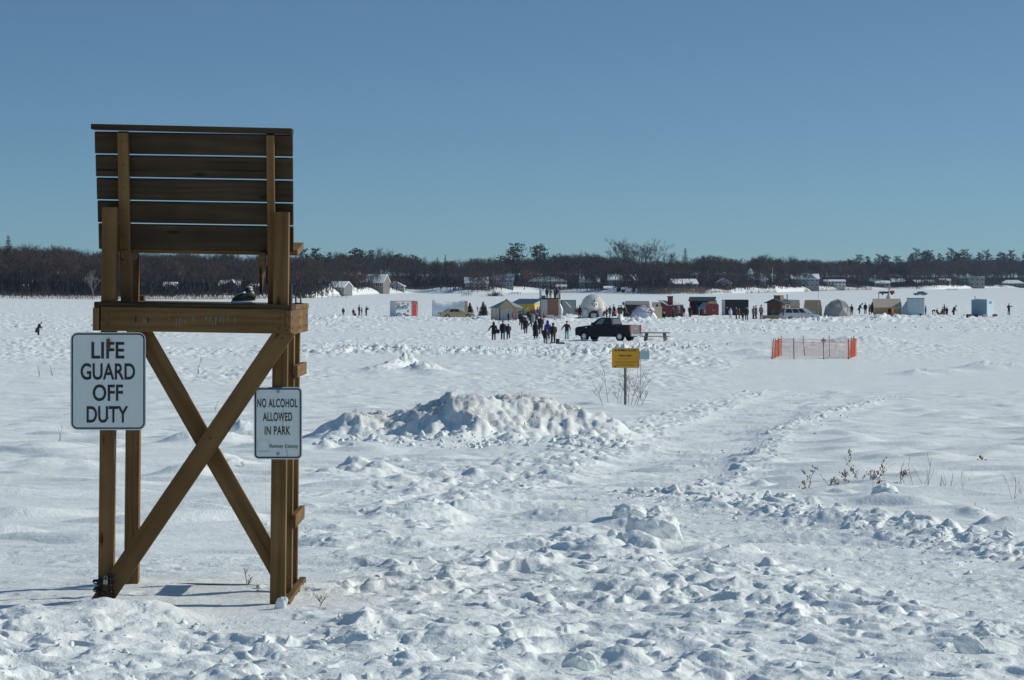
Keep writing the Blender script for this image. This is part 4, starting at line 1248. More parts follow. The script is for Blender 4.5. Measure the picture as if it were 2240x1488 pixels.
OLIVE = mat('olive_canvas', (.035, .038, .030), .9, .3, 1)
CANV = mat('canvas', (.60, .57, .52), .85, .08, 1)

def brick_mat():
    m, nt, b, N, L = new_mat('painted_brick')
    tc = N.new('ShaderNodeTexCoord')
    mp = N.new('ShaderNodeMapping'); mp.inputs['Rotation'].default_value = (R(90), 0, 0)
    L.new(tc.outputs['Object'], mp.inputs['Vector'])
    # bricks on x (or y on the end walls) against z
    sp = N.new('ShaderNodeSeparateXYZ'); L.new(tc.outputs['Object'], sp.inputs[0])
    ad = N.new('ShaderNodeMath'); ad.operation = 'ADD'; L.new(sp.outputs[0], ad.inputs[0]); L.new(sp.outputs[1], ad.inputs[1])
    co = N.new('ShaderNodeCombineXYZ'); L.new(ad.outputs[0], co.inputs[0]); L.new(sp.outputs[2], co.inputs[1])
    bt = N.new('ShaderNodeTexBrick')
    bt.inputs['Color1'].default_value = (.30, .05, .055, 1); bt.inputs['Color2'].default_value = (.22, .035, .04, 1); bt.inputs['Mortar'].default_value = (.035, .02, .025, 1)
    bt.inputs['Scale'].default_value = 1; bt.inputs['Brick Width'].default_value = .48; bt.inputs['Row Height'].default_value = .24; bt.inputs['Mortar Size'].default_value = .035
    L.new(co.outputs[0], bt.inputs['Vector']); L.new(bt.outputs['Color'], b.inputs['Base Color'])
    b.inputs['Roughness'].default_value = .8
    return m
BRK = brick_mat()

def shanty(px, row, label, name='ice_shanty', cat='ice shanty', rz=0.0):
    x, Y, z, k = spot(px, row)
    return thing(name, (x, Y, z - .05), label, cat, rz=rz), k

# 1 white painted panel hut with a red door
o, k = shanty(891, 694, 'white hut painted with blue arches and a bright red door', rz=R(28))
W = 54 * k; H = 34 * k
MB().bx(-W / 2, W / 2 - .25, 0, 2.0, -.3, H).build('wall', WHITEP, o)
MB().bx(W / 2 - .25, W / 2, .1, 1.9, -.3, H - .1).build('patterned_end', mat('speckled_panel', (.40, .39, .38), .7, .8, 5), o)
def arch(cx, cz, rx, rzz, mt, nm='painted_arch', y=-.02, half=True):
    n = 12
    pts = [(cx + rx * math.cos(math.pi * i / n), cz + rzz * math.sin(math.pi * i / n)) for i in range(n + 1)] if half else [(cx + rx * math.cos(2 * math.pi * i / n), cz + rzz * math.sin(2 * math.pi * i / n)) for i in range(n)]
    MB().prism(pts, y - .01, y + .012).build(nm, mt, o)
for cx, cz in ((-1.25, 1.05), (-.40, 1.12), (-1.30, .10)):
    arch(cx, cz, .47, .48, INKD, 'arch_outline', -.008); arch(cx + .04, cz, .40, .38, SKYB, y=-.032)
for cx, cz, a, b_ in ((-1.45, 1.72, .35, .2), (-.65, 1.85, .25, .12), (.1, 1.7, .12, .25), (-.45, .38, .22, .10), (-.1, .22, .28, .10), (.28, .12, .16, .07), (.12, .8, .10, .14)):
    arch(cx, cz, a, b_, INKD if cz < 1.6 else mat('grey_brown_paint', (.34, .30, .28), .7), 'painted_patch', half=False)
MB().bx(W / 2 - .93, W / 2 - .30, -.06, -.003, -.2, H - .42).build('door', mat('bright_red_paint', (.62, .045, .055), .5, .08, 2), o)
MB().bx(W / 2 - 1.0, W / 2 - .2, -.05, -.003, H - .36, H - .02).build('door_lintel', mat('dull_red_paint', (.40, .12, .12), .6, .3, 6), o)
MB().bx(-W / 2, W / 2, -.03, 2.03, H, H + .04).build('roof', mat('dull_red_paint', (.40, .12, .12)), o)

# 2 white tarp tent, sagging
o, k = shanty(983, 695, 'long white tarp tent with sagging roof and wooden end frame', name='tarp_tent', cat='tent', rz=R(4))
W = 72 * k; rings = []
for i in range(15):
    u = i / 14; x = -W / 2 + W * u
    h = 40 * k * (.98 - .17 * math.sin(math.pi * u) ** 1.5 - .03 * u) * (1 if 0 < i < 14 else .97)
    h += .05 * math.sin(i * 2.1)
    rings.append([(x, 1.3 - 1.3 * math.copysign(abs(math.cos(a)) ** .45, math.cos(a)), h * abs(math.sin(a)) ** .42 + .02 * math.sin(i * 3 + a * 4)) for a in [math.pi * j / 16 for j in range(17)]])
MB().loft(rings, cap=True).build('tarp', TARP, o)
MB().beam((W / 2 + .05, -.02, 0), (W / 2 + .05, -.02, 2.25), .42, .10, up=(0, 1, 0)).beam((W / 2 + .05, 2.6, 0), (W / 2 + .05, 2.6, 2.2), .1, .1).beam((W / 2 + .05, 0, 2.2), (W / 2 + .05, 2.6, 2.2), .1, .1).build('end_frame', PLY, o)
MB().tube([(-W / 2, .6, 2.42), (-W / 4, .7, 2.15), (W / 4, .7, 2.1), (W / 2, .6, 2.35)], .05, 6).build('ridge_snow', SNOWR, o)

# 3 small evergreens stuck in the snow
for px, row, top, lab in ((1028, 686, 662, 'small evergreen beside the wooden end of the tarp tent'), (1057, 692, 661, 'small evergreen left of the cream pavilion')):
    x, Y, z, k = spot(px, row)
    tm, cm, H0, _ = TT['spruce2']; s = (row - top) * k / H0
    t = thing('small_evergreen', (x, Y, z), lab, 'tree'); t.scale = (s * 1.5, s * 1.5, s)
    for nm, me in (('trunk', tm), ('crown', cm)):
        c = bpy.data.objects.new(nm, me); C.objects.link(c); c.parent = t

# 4 cream pavilion
o, k = shanty(1108, 703, 'cream plywood pavilion with grey hipped roof and front gable', name='pavilion', cat='pavilion')
W = 68 * k; hw = 29 * k; hr = 18 * k; D = 3.2
P = [(-W / 2, .7), (-W * .22, 0), (W * .30, 0), (W / 2, .45), (W / 2, D - .6), (W * .22, D), (-W * .22, D), (-W / 2, D - .7)]
MB().prism(P, -.3, hw, plane='xy').build('wall', PLYL, o)
e = 1.14
Q = [(a * e, (b - D / 2) * e + D / 2) for a, b in P]
MB().add([(a, b, hw) for a, b in Q] + [(a, b, hw - .08) for a, b in Q] + [(0, D / 2, hw + hr)], [(i, (i + 1) % 8, 16) for i in range(8)] + [(i, i + 8, (i + 1) % 8 + 8, (i + 1) % 8) for i in range(8)] + [tuple(range(8, 16))[::-1]]).build('roof', mat('grey_shingle', (.36, .37, .39), .8, .12, 1.5), o)
MB().prism([(-.95, hw - .01), (.95, hw - .01), (0, hw + hr * .97)], -.35, D / 2).build('front_gable', PLY, o)
MB().prism([(-1.1, hw - .1), (0, hw + hr + .02), (1.1, hw - .1), (1.1, hw), (0, hw + hr + .13), (-1.1, hw)], -.5, D / 2).build('gable_roof', mat('grey_shingle', (.36, .37, .39)), o)
MB().bx(-.75, -.05, -.05, -.004, -.1, hw - .12).build('door', mat('pale_grey_door', (.46, .47, .49), .7), o)
MB().bx(.15, .85, -.05, -.004, .55, hw - .15).build('window', mat('pale_grey_door', (.46, .47, .49)), o)
for x0, x1 in ((-1.95, -1.55), (-1.35, -.95)):
    yy = .7 - (x0 + W / 2) / (W * .28) * .7
    MB().beam((x0, yy - .05, 0), (x1, yy - .19, 0), 1, .01).bx(x0, x1, yy - .13, yy - .10, .05, hw - .2).build('wall_panel', GREYP, o)
for x0 in (-W * .22, -.88, .98, W * .30):
    MB().bx(x0 - .06, x0 + .06, -.09, -.005, -.2, hw - .02).build('post', PLY, o)
MB().bx(W * .33, W * .47, .12, .16, hw - .72, hw - .42).build('sign_board', mat('weathered_board', (.30, .22, .16), .8, .4, 12), o)
MB().bx(W * .305, W / 2 + .12, -.04, .42, -.2, .48).build('base_panel', BLUEP, o)

# 5 yellow shed
o, k = shanty(1148, 690, 'yellow shed with dark blue slanted roof behind the pavilion', rz=R(-28))
MB().bx(-1.6, 1.5, 0, 2.2, -.3, 1.75).build('wall', YEL, o)
MB().bx(1.505, 1.56, .05, 2.15, .2, 1.6).build('side_panel', YELP, o)
MB().add([(-2.2, -.5, 1.72), (1.75, -.5, 1.72), (1.75, 2.5, 2.35), (-2.2, 2.5, 2.35), (-2.2, -.5, 1.80), (1.75, -.5, 1.80), (1.75, 2.5, 2.43), (-2.2, 2.5, 2.43)], [(0, 1, 2, 3), (4, 5, 6, 7), (0, 1, 5, 4), (1, 2, 6, 5), (2, 3, 7, 6), (3, 0, 4, 7)]).build('roof', NAVY, o)

# 6 plywood lookout tower with a deck on top
o, k = shanty(1204, 703, 'brown plywood lookout tower with people standing on its roof deck', name='lookout_tower', cat='tower', rz=R(3))
W = 41 * k; H = 43 * k; D = 2.3; TOWER_H = H; TOWER = o
MB().bx(-W / 2, W / 2, 0, D, -.3, H).build('wall', PLYB, o)
MB().bx(-W / 2 - .01, -W / 2 + .78, -.05, -.004, .05, H - .08).build('door', GREYP, o)
MB().bx(W / 2 - .16, W / 2 + .02, -.06, -.004, -.1, H).build('corner_board', PLYL, o)
MB().bx(-W / 2 - .1, W / 2 + .1, -.15, D + .1, H, H + .10).build('deck', DARKW, o)
for x in (-W / 2, W / 2 + .02):
    for y in (-.05, D):
        MB().bx(x - .05, x + .05, y - .05, y + .05, H + .1, H + 1.05).build('rail_post', DARKW, o)
MB().bx(-W / 2, -W / 2 + .55, -.06, -.02, H + .1, H + .42).build('rail_panel', mat('rusty_panel', (.22, .10, .07), .8, .3, 4), o)
MB().bx(-W / 2 - .16, -W / 2 + .06, -.14, -.11, H + .02, H + .92).build('banner', mat('lilac_banner', (.50, .50, .62), .7, .25, 6), o)
MB().bx(W / 2 - .20, W / 2 - .03, -.14, -.11, H + .02, H + .85).build('banner', mat('yellow_banner', (.46, .44, .36), .7, .5, 5), o)
MB().loft([[(W / 2 + .03 + b * .9 * math.sin(math.pi * min(1, t * 1.2)) , y, t * (H - .1)) for y, b in ((-.1, 0), (.2, .45), (1.0, .5), (1.9, .3), (2.2, 0))] for t in (.12, .3, .45, .6, .8, 1)], cap=False).build('side_tarp', TARP, o)
MB().bx(-.5, 1.3, -.5, -.3, -.2, .34).build('base_box', GREYP, o)
x, Y, z, k = spot(1204, 704.5)
def notice(px, row, w, h, lab):
    x, Y, z, k = spot(px, row)
    n_ = thing('notice_board', (x, Y, z), lab, 'sign')
    MB().bx(-w / 2, w / 2, 0, .03, .12, .12 + h).build('panel', WHITEP, n_)
    q = MB(); n = 14
    q.tube([(-w * .22 + h * .26 * math.cos(2 * math.pi * i / n), -.012, .12 + h * .55 + h * .26 * math.sin(2 * math.pi * i / n)) for i in range(n + 1)], .012, 5, cap=False).tube([(-w * .22 - h * .18, -.012, .12 + h * .73), (-w * .22 + h * .18, -.012, .12 + h * .37)], .012, 5)
    q.build('warning_symbol', PINK, n_)
    if w > .6: MB().bx(w * .05, w * .42, -.01, -.002, .12 + h * .60, .12 + h * .70).bx(w * .05, w * .36, -.01, -.002, .12 + h * .38, .12 + h * .48).build('lettering', INKD, n_)
    for s_ in (-1, 1): MB().bx(s_ * w * .4 - .02, s_ * w * .4 + .02, .031, .06, -.2, .12 + h * .8).build('leg', PLY, n_)
notice(1204, 704.3, .80, .52, 'wide white warning notice leaning before the plywood tower')
notice(1224, 703.8, .42, .42, 'square white warning notice at the right corner of the plywood tower')
x, Y, z, k = spot(1213.5, 704.6)
cn = thing('traffic_cone', (x, Y, z), 'small orange cone between the two warning notices', 'cone')
MB().tube([(0, 0, .03), (0, 0, .40)], [.12, .03], 12).build('body', mat('cone_orange', (.65, .12, .04), .5), cn)
MB().bx(-.17, .17, -.17, .17, -.02, .03).build('base', mat('cone_orange', (.65, .12, .04)), cn)
MB().tube([(0, 0, .20), (0, 0, .29)], [.088, .064], 12).build('band', WHITEP, cn)

# 7 grey panel wall with a white tube
o, k = shanty(1244, 695, 'grey mottled panel hut with dark edge and a white tube leaning across it')
W = 30 * k; H = 38 * k
MB().bx(-W / 2, W / 2, 0, 1.4, -.3, H).build('wall', mat('mottled_grey', (.30, .31, .32), .7, .4, 1.8), o)
MB().bx(-W / 2 - .18, -W / 2 - .003, -.05, 1.2, -.3, H).build('side_wall', mat('dark_teal_panel', (.05, .085, .10), .7), o)
MB().bx(-W / 2 - .2, W / 2 + .06, -.08, 1.45, H, H + .07).bx(W / 2 - .05, W / 2 + .05, -.08, -.01, -.2, H).build('frame', INKD, o)
MB().tube([(-.45, -.35, H - .15), (.30, -.5, H - .95)], .065, 8).build('tube', WHITEP, o)

# 8 shaggy white animal shaped hut
o, k = shanty(1298, 699, 'shaggy white hut shaped like a furry animal with a face and dark doorway', name='furry_hut')
FUR = mat('white_fur', (.80, .77, .72), .95, .10, 3, bump=.3)
def shag(V_, F_, c, r, n, L):
    for _ in range(n):
        d = Vector((rng.gauss(0, 1), rng.gauss(0, 1), rng.gauss(.25, 1))).normalized()
        p = Vector(c) + Vector((d.x * r[0], d.y * r[1], d.z * r[2]))
        if p.z < .05: continue
        e = (d + Vector((rng.gauss(0, .4), rng.gauss(0, .4), -.9))).normalized()
        a = e.cross(d).normalized() * .035; n0 = len(V_)
        V_ += [tuple(p - a), tuple(p + a), tuple(p + e * L + d * .05)]; F_.append((n0, n0 + 1, n0 + 2))
W = 52 * k / 2
mb = MB().ell((0, 1.5, 1.55), (W, 1.5, 1.62), 0, 26, 16, .015, flat=-1.55).ell((-W * .66, .35, .62), (.52, .5, .75), 0, 14, 10, .03).ell((W * .66, .35, .62), (.52, .5, .75), 0, 14, 10, .03)
mb.build('body', FUR, o)
V_, F_ = [], []
shag(V_, F_, (0, 1.5, 1.55), (W, 1.5, 1.62), 2600, .16); shag(V_, F_, (-W * .66, .35, .62), (.52, .5, .75), 420, .14); shag(V_, F_, (W * .66, .35, .62), (.52, .5, .75), 420, .14)
f = bpy.data.objects.new('fur', simple_mesh('fur', V_, F_, FUR)); C.objects.link(f); f.parent = o
hd_ = MB().ell((.12, .12, 1.78), (.52, .48, .55), 0, 18, 12, .02).ell((.14, -.35, 1.62), (.26, .30, .22), 0, 12, 8).ell((.14, -.25, 1.36), (.27, .22, .14), 0, 12, 8).build('head', FUR, o)
MB().ell((.14, -.64, 1.72), (.115, .07, .09), 0, 10, 8).build('nose', BLACK, hd_)
for x_ in (-.16, .42):
    MB().ell((x_, -.26, 1.94), (.075, .06, .095), 0, 10, 8).build('eye', BLACK, hd_)
MB().tube([(.16, .0, 2.2), (.17, -.05, 2.72)], [.17, .015], 10).build('pointed_tuft', mat('blue_grey_cloth', (.15, .20, .28), .8), hd_)
MB().prism([(-.62, -.3), (.62, -.3), (.66, .5), (.5, .98), (.12, 1.1), (-.3, 1.02), (-.56, .6)], -.16, .1).build('doorway', BLKP, o)  # solid black plate; the dark inside of the opening is painted
MB().bx(-.3, .38, -.24, -.17, .1, .72).build('grey_panel', GREYP, o)

# 9 dark canvas tent with a grey roof
o, k = shanty(1392, 692, 'dark canvas stall with grey sloping roof and a blue capped pole', name='canvas_stall', cat='tent')
W = 56 * k; H = 33 * k
MB().add([(-W / 2, 0, 0), (-W / 2 + .3, 0, H * .82), (W / 2, 0, H * .78), (W / 2, 0, 0), (-W / 2, 2.6, 0), (-W / 2 + .3, 2.6, H), (W / 2, 2.6, H), (W / 2, 2.6, 0)], [(0, 1, 5, 4), (3, 2, 6, 7), (4, 5, 6, 7), (0, 1, 2, 3)]).build('canvas', OLIVE, o)
MB().add([(-W / 2 + .1, -.25, H * .80), (W / 2 + .1, -.25, H * .74), (W / 2 + .1, 2.8, H + .02), (-W / 2 + .35, 2.8, H + .05), (-W / 2 + .1, -.25, H * .84), (W / 2 + .1, -.25, H * .78), (W / 2 + .1, 2.8, H + .07), (-W / 2 + .35, 2.8, H + .10)], [(0, 1, 2, 3), (4, 5, 6, 7), (0, 1, 5, 4), (1, 2, 6, 5), (2, 3, 7, 6), (3, 0, 4, 7)]).build('roof', mat('grey_canvas', (.22, .22, .21), .8, .15, 1), o)
MB().tube([(-W / 2 + .1, -.3, H * .85), (-W / 2 + .75, -.7, -.1)], .035, 6).build('guy_pole', GREYP, o)
MB().ell((-W / 2 - .02, -.3, H * .88), (.20, .2, .26), 0, 10, 8).build('blue_cap', mat('bright_blue', (.03, .14, .42), .5), o)

# 10 geodesic domes
def dome(px, row, wpx, hpx, label, skin, strut, sub=2, every=1.0, sr=.03, rz=0.0):
    o, k = shanty(px, row, label, name='dome_hut', cat='dome')
    o.rotation_euler.z = rz
    bm = bmesh.new(); bmesh.ops.create_icosphere(bm, subdivisions=sub, radius=1.0)
    bmesh.ops.bisect_plane(bm, geom=bm.verts[:] + bm.edges[:] + bm.faces[:], plane_co=(0, 0, -.12), plane_no=(0, 0, -1), clear_outer=True)
    a = wpx * k / 2; h = hpx * k
    for v in bm.verts:
        v.co = Vector((v.co.x * a, v.co.y * a, (v.co.z + .12) / 1.12 * h))
    edges = [(e.verts[0].co.copy(), e.verts[1].co.copy()) for e in bm.edges]
    me = bpy.data.meshes.new('skin'); bm.to_mesh(me); bm.free(); me.materials.append(skin)
    s = bpy.data.objects.new('skin', me); C.objects.link(s); s.parent = o
    mb = MB(); r2 = random.Random(px)
    for p, q in edges:
        if r2.random() < every: mb.tube([p * 1.012, q * 1.012], sr, 5)
    mb.build('struts', strut, o)
    return o
o = dome(1411, 700, 68, 35, 'white dome tent with pink red struts in front of the brick painted hut', mat('dome_sheet', (.66, .68, .74), .4, .07, 1.2), PINK, 2, .62, .030, R(12))
MB().bx(.9, 1.85, -1.5, -1.42, 0, 1.7).bx(.85, 1.9, -1.55, -1.35, 1.7, 1.8).build('door_frame', PLYL, o)
dome(1832, 693, 61, 38, 'clear plastic dome hut right of the plywood gable hut', mat('clear_plastic', (.40, .39, .39), .22, .25, .9, trans=.25), mat('grey_strut', (.30, .29, .29), .6), 2, .8, .02)

# 11 brick painted hut with a chimney
o, k = shanty(1462, 693, 'hut painted as red brick with a chimney and snowy slanted roof', rz=R(2))
W = 66 * k
MB().bx(-W / 2 + 1.1, W / 2 - .05, 0, 2.4, -.3, 1.75).build('wall', BRK, o)
MB().prism([(-W / 2 + 1.1, 1.75), (W / 2 - 1.6, 1.75), (-W / 2 + 1.1, 2.25)], -.003, 2.4).build('gable', BRK, o)
MB().bx(-W / 2, -W / 2 + 1.09, .12, 2.3, -.3, 2.2).build('side_wall', PLYL, o)
f = MB().bx(-W / 2 + .28, -W / 2 + .80, .06, .116, 1.35, 1.95).build('window', FRAME, o)
MB().bx(-W / 2 + .35, -W / 2 + .73, .045, .058, 1.42, 1.88).build('pane', GLASS, f)
MB().add([(-W / 2 + .9, -.15, 2.33), (-.15, -.15, 1.72), (W / 2 + .05, -.15, 1.78), (W / 2 + .05, 2.5, 1.8), (1.0, 2.5, 2.25), (-W / 2 + .9, 2.5, 2.4), (-W / 2 + .9, -.15, 2.42), (-.15, -.15, 1.80), (W / 2 + .05, -.15, 1.86), (W / 2 + .05, 2.5, 1.9), (1.0, 2.5, 2.36), (-W / 2 + .9, 2.5, 2.5)], [(0, 1, 2, 3, 4, 5), (6, 7, 10, 11), (7, 8, 9, 10), (0, 1, 7, 6), (1, 2, 8, 7), (2, 3, 9, 8), (3, 4, 10, 9), (4, 5, 11, 10), (5, 0, 6, 11)]).build('roof', GREYP, o)
MB().bx(-.02, .68, .35, 1.0, 1.7, 3.0).bx(-.08, .74, .29, 1.06, 2.9, 3.05).build('chimney', BRK, o)
MB().bx(W / 2 - .85, W / 2 - .45, -.05, -.004, -.1, 1.72).build('door', mat('pale_green_grey', (.42, .46, .44), .7), o)
MB().bx(-W / 2 - .1, W / 2, -.05, -.004, -.3, .02).build('skirting', PLY, o)

# 12 red barn shack
o, k = shanty(1540, 690, 'barn red shack with dark roof and open dark front', rz=R(-3))
W = 66 * k
MB().bx(-W / 2 + .1, W / 2 - .35, .9, 2.6, -.3, 2.35).build('back_wall', DARKW, o)
MB().bx(-W / 2 + .1, -W / 2 + .2, -.1, 2.6, -.3, 2.3).build('side_wall', BARNR, o)
MB().add([(-W / 2 - .1, -.5, 2.25), (W / 2 - .6, -.5, 2.25), (W / 2 - .4, 1.2, 2.8), (-W / 2 + .1, 1.2, 2.8), (-W / 2 - .1, -.5, 2.33), (W / 2 - .6, -.5, 2.33), (W / 2 - .4, 1.2, 2.88), (-W / 2 + .1, 1.2, 2.88)], [(0, 1, 2, 3), (4, 5, 6, 7), (0, 1, 5, 4), (1, 2, 6, 5), (2, 3, 7, 6), (3, 0, 4, 7)]).build('roof', mat('dark_blue_shingle', (.03, .045, .06), .6, .2, 1), o)
MB().prism([(-.35, -.3), (W / 2 - .05, -.3), (W / 2 - .05, 1.65), (W / 2 - .55, 2.32), (.55, 2.32), (-.35, 1.1)], -.12, .0).build('front_wall', BARNR, o)
MB().prism([(.62, 1.9), (W / 2 - .25, 1.9), (W / 2 - .6, 2.3), (.75, 2.3)], -.17, -.125).build('plywood_patch', PLY, o)
for pts in ([(-.05, .5), (.3, .42), (.22, 1.1), (.02, 1.05)], [(1.2, .85), (1.6, .85), (1.6, .98), (1.25, 1.0)]):
    MB().prism(pts, -.16, -.125).build('plywood_patch', PLY, o)
MB().add([(-1.0, -.65, 1.15), (.0, -.65, 1.1), (.6, -.15, 2.0), (-.1, -.15, 2.05), (-1.0, -.65, 1.22), (.0, -.65, 1.17), (.6, -.15, 2.08), (-.1, -.15, 2.13)], [(0, 1, 2, 3), (4, 5, 6, 7), (0, 1, 5, 4), (1, 2, 6, 5), (2, 3, 7, 6), (3, 0, 4, 7)]).build('porch_roof', mat('grey_blue_tin', (.20, .26, .33), .5), o)
MB().bx(-.75, -.66, -.62, -.53, -.1, 1.15).build('porch_post', WHITEP, o)
MB().bx(-W / 2 + .35, -W / 2 + .45, -.32, -.22, -.1, .85).build('porch_post', WHITEP, o)

# 13 black box
o, k = shanty(1612, 689, 'black box hut with one pale green edge')
W = 51 * k; H = 34 * k
MB().bx(-W / 2, W / 2, 0, 2.6, -.3, H).build('wall', BLKP, o)
MB().bx(-W / 2 - .34, -W / 2 - .005, .05, 2.5, -.3, H).build('edge_panel', mat('pale_green_panel', (.52, .60, .56), .7), o)
for x_, z_ in ((-W / 2 + .3, 1.12), (W / 2 - .1, 1.08)):
    MB().ell((x_, -.06, z_), (.09, .05, .09), 0, 10, 6).build('reflector', WHITEP, o)

# 14 brown cabin
o, k = shanty(1694, 697, 'brown plank cabin with low gable roof, stovepipe and roof box', name='plank_cabin', cat='cabin', rz=R(-35))
def planks(mb, x0, x1, y0, y1, z0, z1, n, ax='x'):
    for i in range(n):
        a, b_ = i / n, (i + .94) / n
        if ax == 'x': mb.bx(x0 + (x1 - x0) * a, x0 + (x1 - x0) * b_, y0, y1, z0, z1)
        else: mb.bx(x0, x1, y0 + (y1 - y0) * a, y0 + (y1 - y0) * b_, z0, z1)
    return mb
MB().bx(-1.1, 1.1, .02, 2.35, -.3, 2.2).build('wall', DARKW, o)
planks(MB(), -1.12, 1.12, -.012, .018, -.2, 2.25, 12).build('front_planks', BROWNW, o)
planks(MB(), 1.105, 1.13, .0, 2.35, -.2, 2.2, 12, 'y').build('side_planks', mat('reddish_planks', (.19, .075, .035), .8, .3, 2), o)
MB().prism([(-1.1, 2.2), (1.1, 2.2), (0, 2.6)], 0, 2.35).build('gable', BROWNW, o)
MB().prism([(-1.45, 2.14), (0, 2.68), (1.45, 2.14), (1.45, 2.22), (0, 2.76), (-1.45, 2.22)], -.3, 2.6).build('roof', mat('teal_black_roof', (.05, .09, .10), .6), o)
MB().bx(-.5, .5, .7, 1.6, 2.5, 3.15).bx(-.55, .55, .65, 1.65, 3.15, 3.2).build('roof_box', PLYB, o)
MB().tube([(.8, 2.0, 2.2), (.8, 2.0, 3.25)], .07, 8).tube([(.8, 2.0, 3.22), (.8, 2.0, 3.3)], .1, 8).build('stovepipe', IRON, o)
f = MB().bx(1.132, 1.16, .9, 2.05, 1.45, 2.0).build('window', FRAME, o)
MB().bx(1.162, 1.175, 1.0, 1.95, 1.53, 1.92).build('pane', GLASS, f)
MB().bx(1.132, 1.16, .15, .7, -.1, 1.6).build('door', mat('dark_teal_door', (.05, .15, .17), .7), o)
MB().bx(-.5, .1, -.05, -.014, .3, 1.3).build('shutter', mat('slate_shutter', (.10, .14, .17), .7), o)
MB().bx(-1.2, 2.6, -1.0, -.9, -.1, .55).build('porch_rail', PLY, o)

# 15 plywood huts
o, k = shanty(1736, 691, 'grey topped tan hut behind the silver minivan')
W = 27 * k
MB().bx(-W / 2, W / 2, 0, 2, -.3, 1.65).build('wall', PLY, o)
MB().add([(-W / 2 - .05, -.1, 1.55), (W / 2 + .05, -.1, 1.55), (W / 2 + .05, 1.2, 2.35), (-W / 2 - .05, 1.2, 2.4), (-W / 2 - .05, 2.1, 1.6), (W / 2 + .05, 2.1, 1.6)], [(0, 1, 2, 3), (3, 2, 5, 4), (0, 3, 4), (1, 5, 2), (0, 4, 5, 1)]).build('roof', mat('weathered_grey', (.26, .25, .24), .8, .25, 2), o)
MB().bx(-W / 2, W / 2, -.03, -.004, 1.28, 1.34).build('batten', DARKW, o)
o, k = shanty(1778, 693, 'tan plywood hut with steep sloping roof beside the clear dome', rz=R(-6))
W = 40 * k
MB().bx(-W / 2, W / 2, 0, 2.2, -.3, 1.25).build('wall', PLY, o)
MB().add([(-W / 2, 0, 1.25), (W / 2, 0, 1.25), (W / 2 - .22, .6, 2.4), (-W / 2 + .16, .6, 2.4), (-W / 2, 2.2, 1.25), (W / 2, 2.2, 1.25), (W / 2 - .22, 1.6, 2.4), (-W / 2 + .16, 1.6, 2.4)], [(0, 1, 2, 3), (4, 5, 6, 7), (2, 3, 7, 6), (0, 3, 7, 4), (1, 2, 6, 5)]).build('roof', mat('plywood_roof', (.50, .36, .19), .8, .12, 2), o)
MB().bx(-.35, .5, -.03, -.004, .25, .95).build('window', GREYP, o)
MB().bx(-W / 2 - .02, -W / 2 + .2, -.04, -.004, .3, 1.4).build('corner_panel', GREYP, o)
x, Y, z, k = spot(1790.5, 693.5)
o = thing('antenna_mast', (x, Y, z), 'thin tall mast rising beside the plywood hut', 'mast')
MB().tube([(0, 0, 0), (0, 0, 4.7)], [.03, .018], 6).build('pole', STEEL, o)
MB().bx(-.05, .05, -.05, .05, 1.75, 1.95).build('box', WHITEP, o)

# 16 long tan hut with a wide roof, then grey box
o, k = shanty(1942, 692, 'long tan hut with broad pale sloping roof')
W = 62 * k
MB().bx(-W / 2 + .3, W / 2, .7, 2.4, -.3, 1.2).build('wall', PLY, o)
MB().add([(-W / 2, -.1, 1.12), (W / 2, -.1, 1.12), (W / 2, 1.6, 2.35), (-W / 2, 1.6, 2.35), (-W / 2, -.1, 1.20), (W / 2, -.1, 1.20), (W / 2, 1.6, 2.43), (-W / 2, 1.6, 2.43)], [(0, 1, 2, 3), (4, 5, 6, 7), (0, 1, 5, 4), (1, 2, 6, 5), (2, 3, 7, 6), (3, 0, 4, 7)]).build('roof', mat('pale_tan_roof', (.50, .42, .34), .8, .08, 1.2), o)
MB().bx(-W / 2 + .2, W / 2 + .2, -.3, .2, -.3, .22).build('snow_skirt', SNOWR, o)
MB().add([(W / 2 - .1, .0, 0), (W / 2 + 1.0, .0, 0), (W / 2 + 1.0, .9, 2.05), (W / 2 + .75, .9, 2.1), (W / 2 - .1, .5, .9), (W / 2 - .1, 1.6, 0), (W / 2 + 1.0, 1.6, 0)], [(0, 1, 2, 3, 4), (1, 6, 2), (0, 4, 5), (3, 4, 5), (2, 6, 5, 3)]).build('lean_to', BLUEP, o)
x, Y, z, k = spot(1924, 690)
o = thing('stovepipe', (x, Y + 1, z), 'grey stovepipe rising behind the long tan hut', 'pipe')
MB().tube([(0, 0, 0), (0, 0, 3.1)], .07, 8).build('pipe', STEEL, o); MB().tube([(0, 0, 3.1), (0, 0, 3.3)], .11, 8).build('cap', STEEL, o)
o, k = shanty(2003, 692, 'tall pale grey panelled box hut with dark roof rim', rz=R(-8))
W = 38 * k; H = 38 * k
MB().bx(-W / 2, W / 2, 0, 2.0, -.3, H).build('wall', BLUEP, o)
MB().bx(-W / 2 - .05, W / 2 + .05, -.06, 2.05, H, H + .08).build('roof', NAVY, o)
for x_ in (-.45, .35):
    MB().bx(x_, x_ + .05, -.025, -.004, -.1, H).build('seam', GREYP, o)
MB().bx(-W / 2, -W / 2 + .3, -.03, -.004, -.1, H - .1).build('side_panel', GREYP, o)

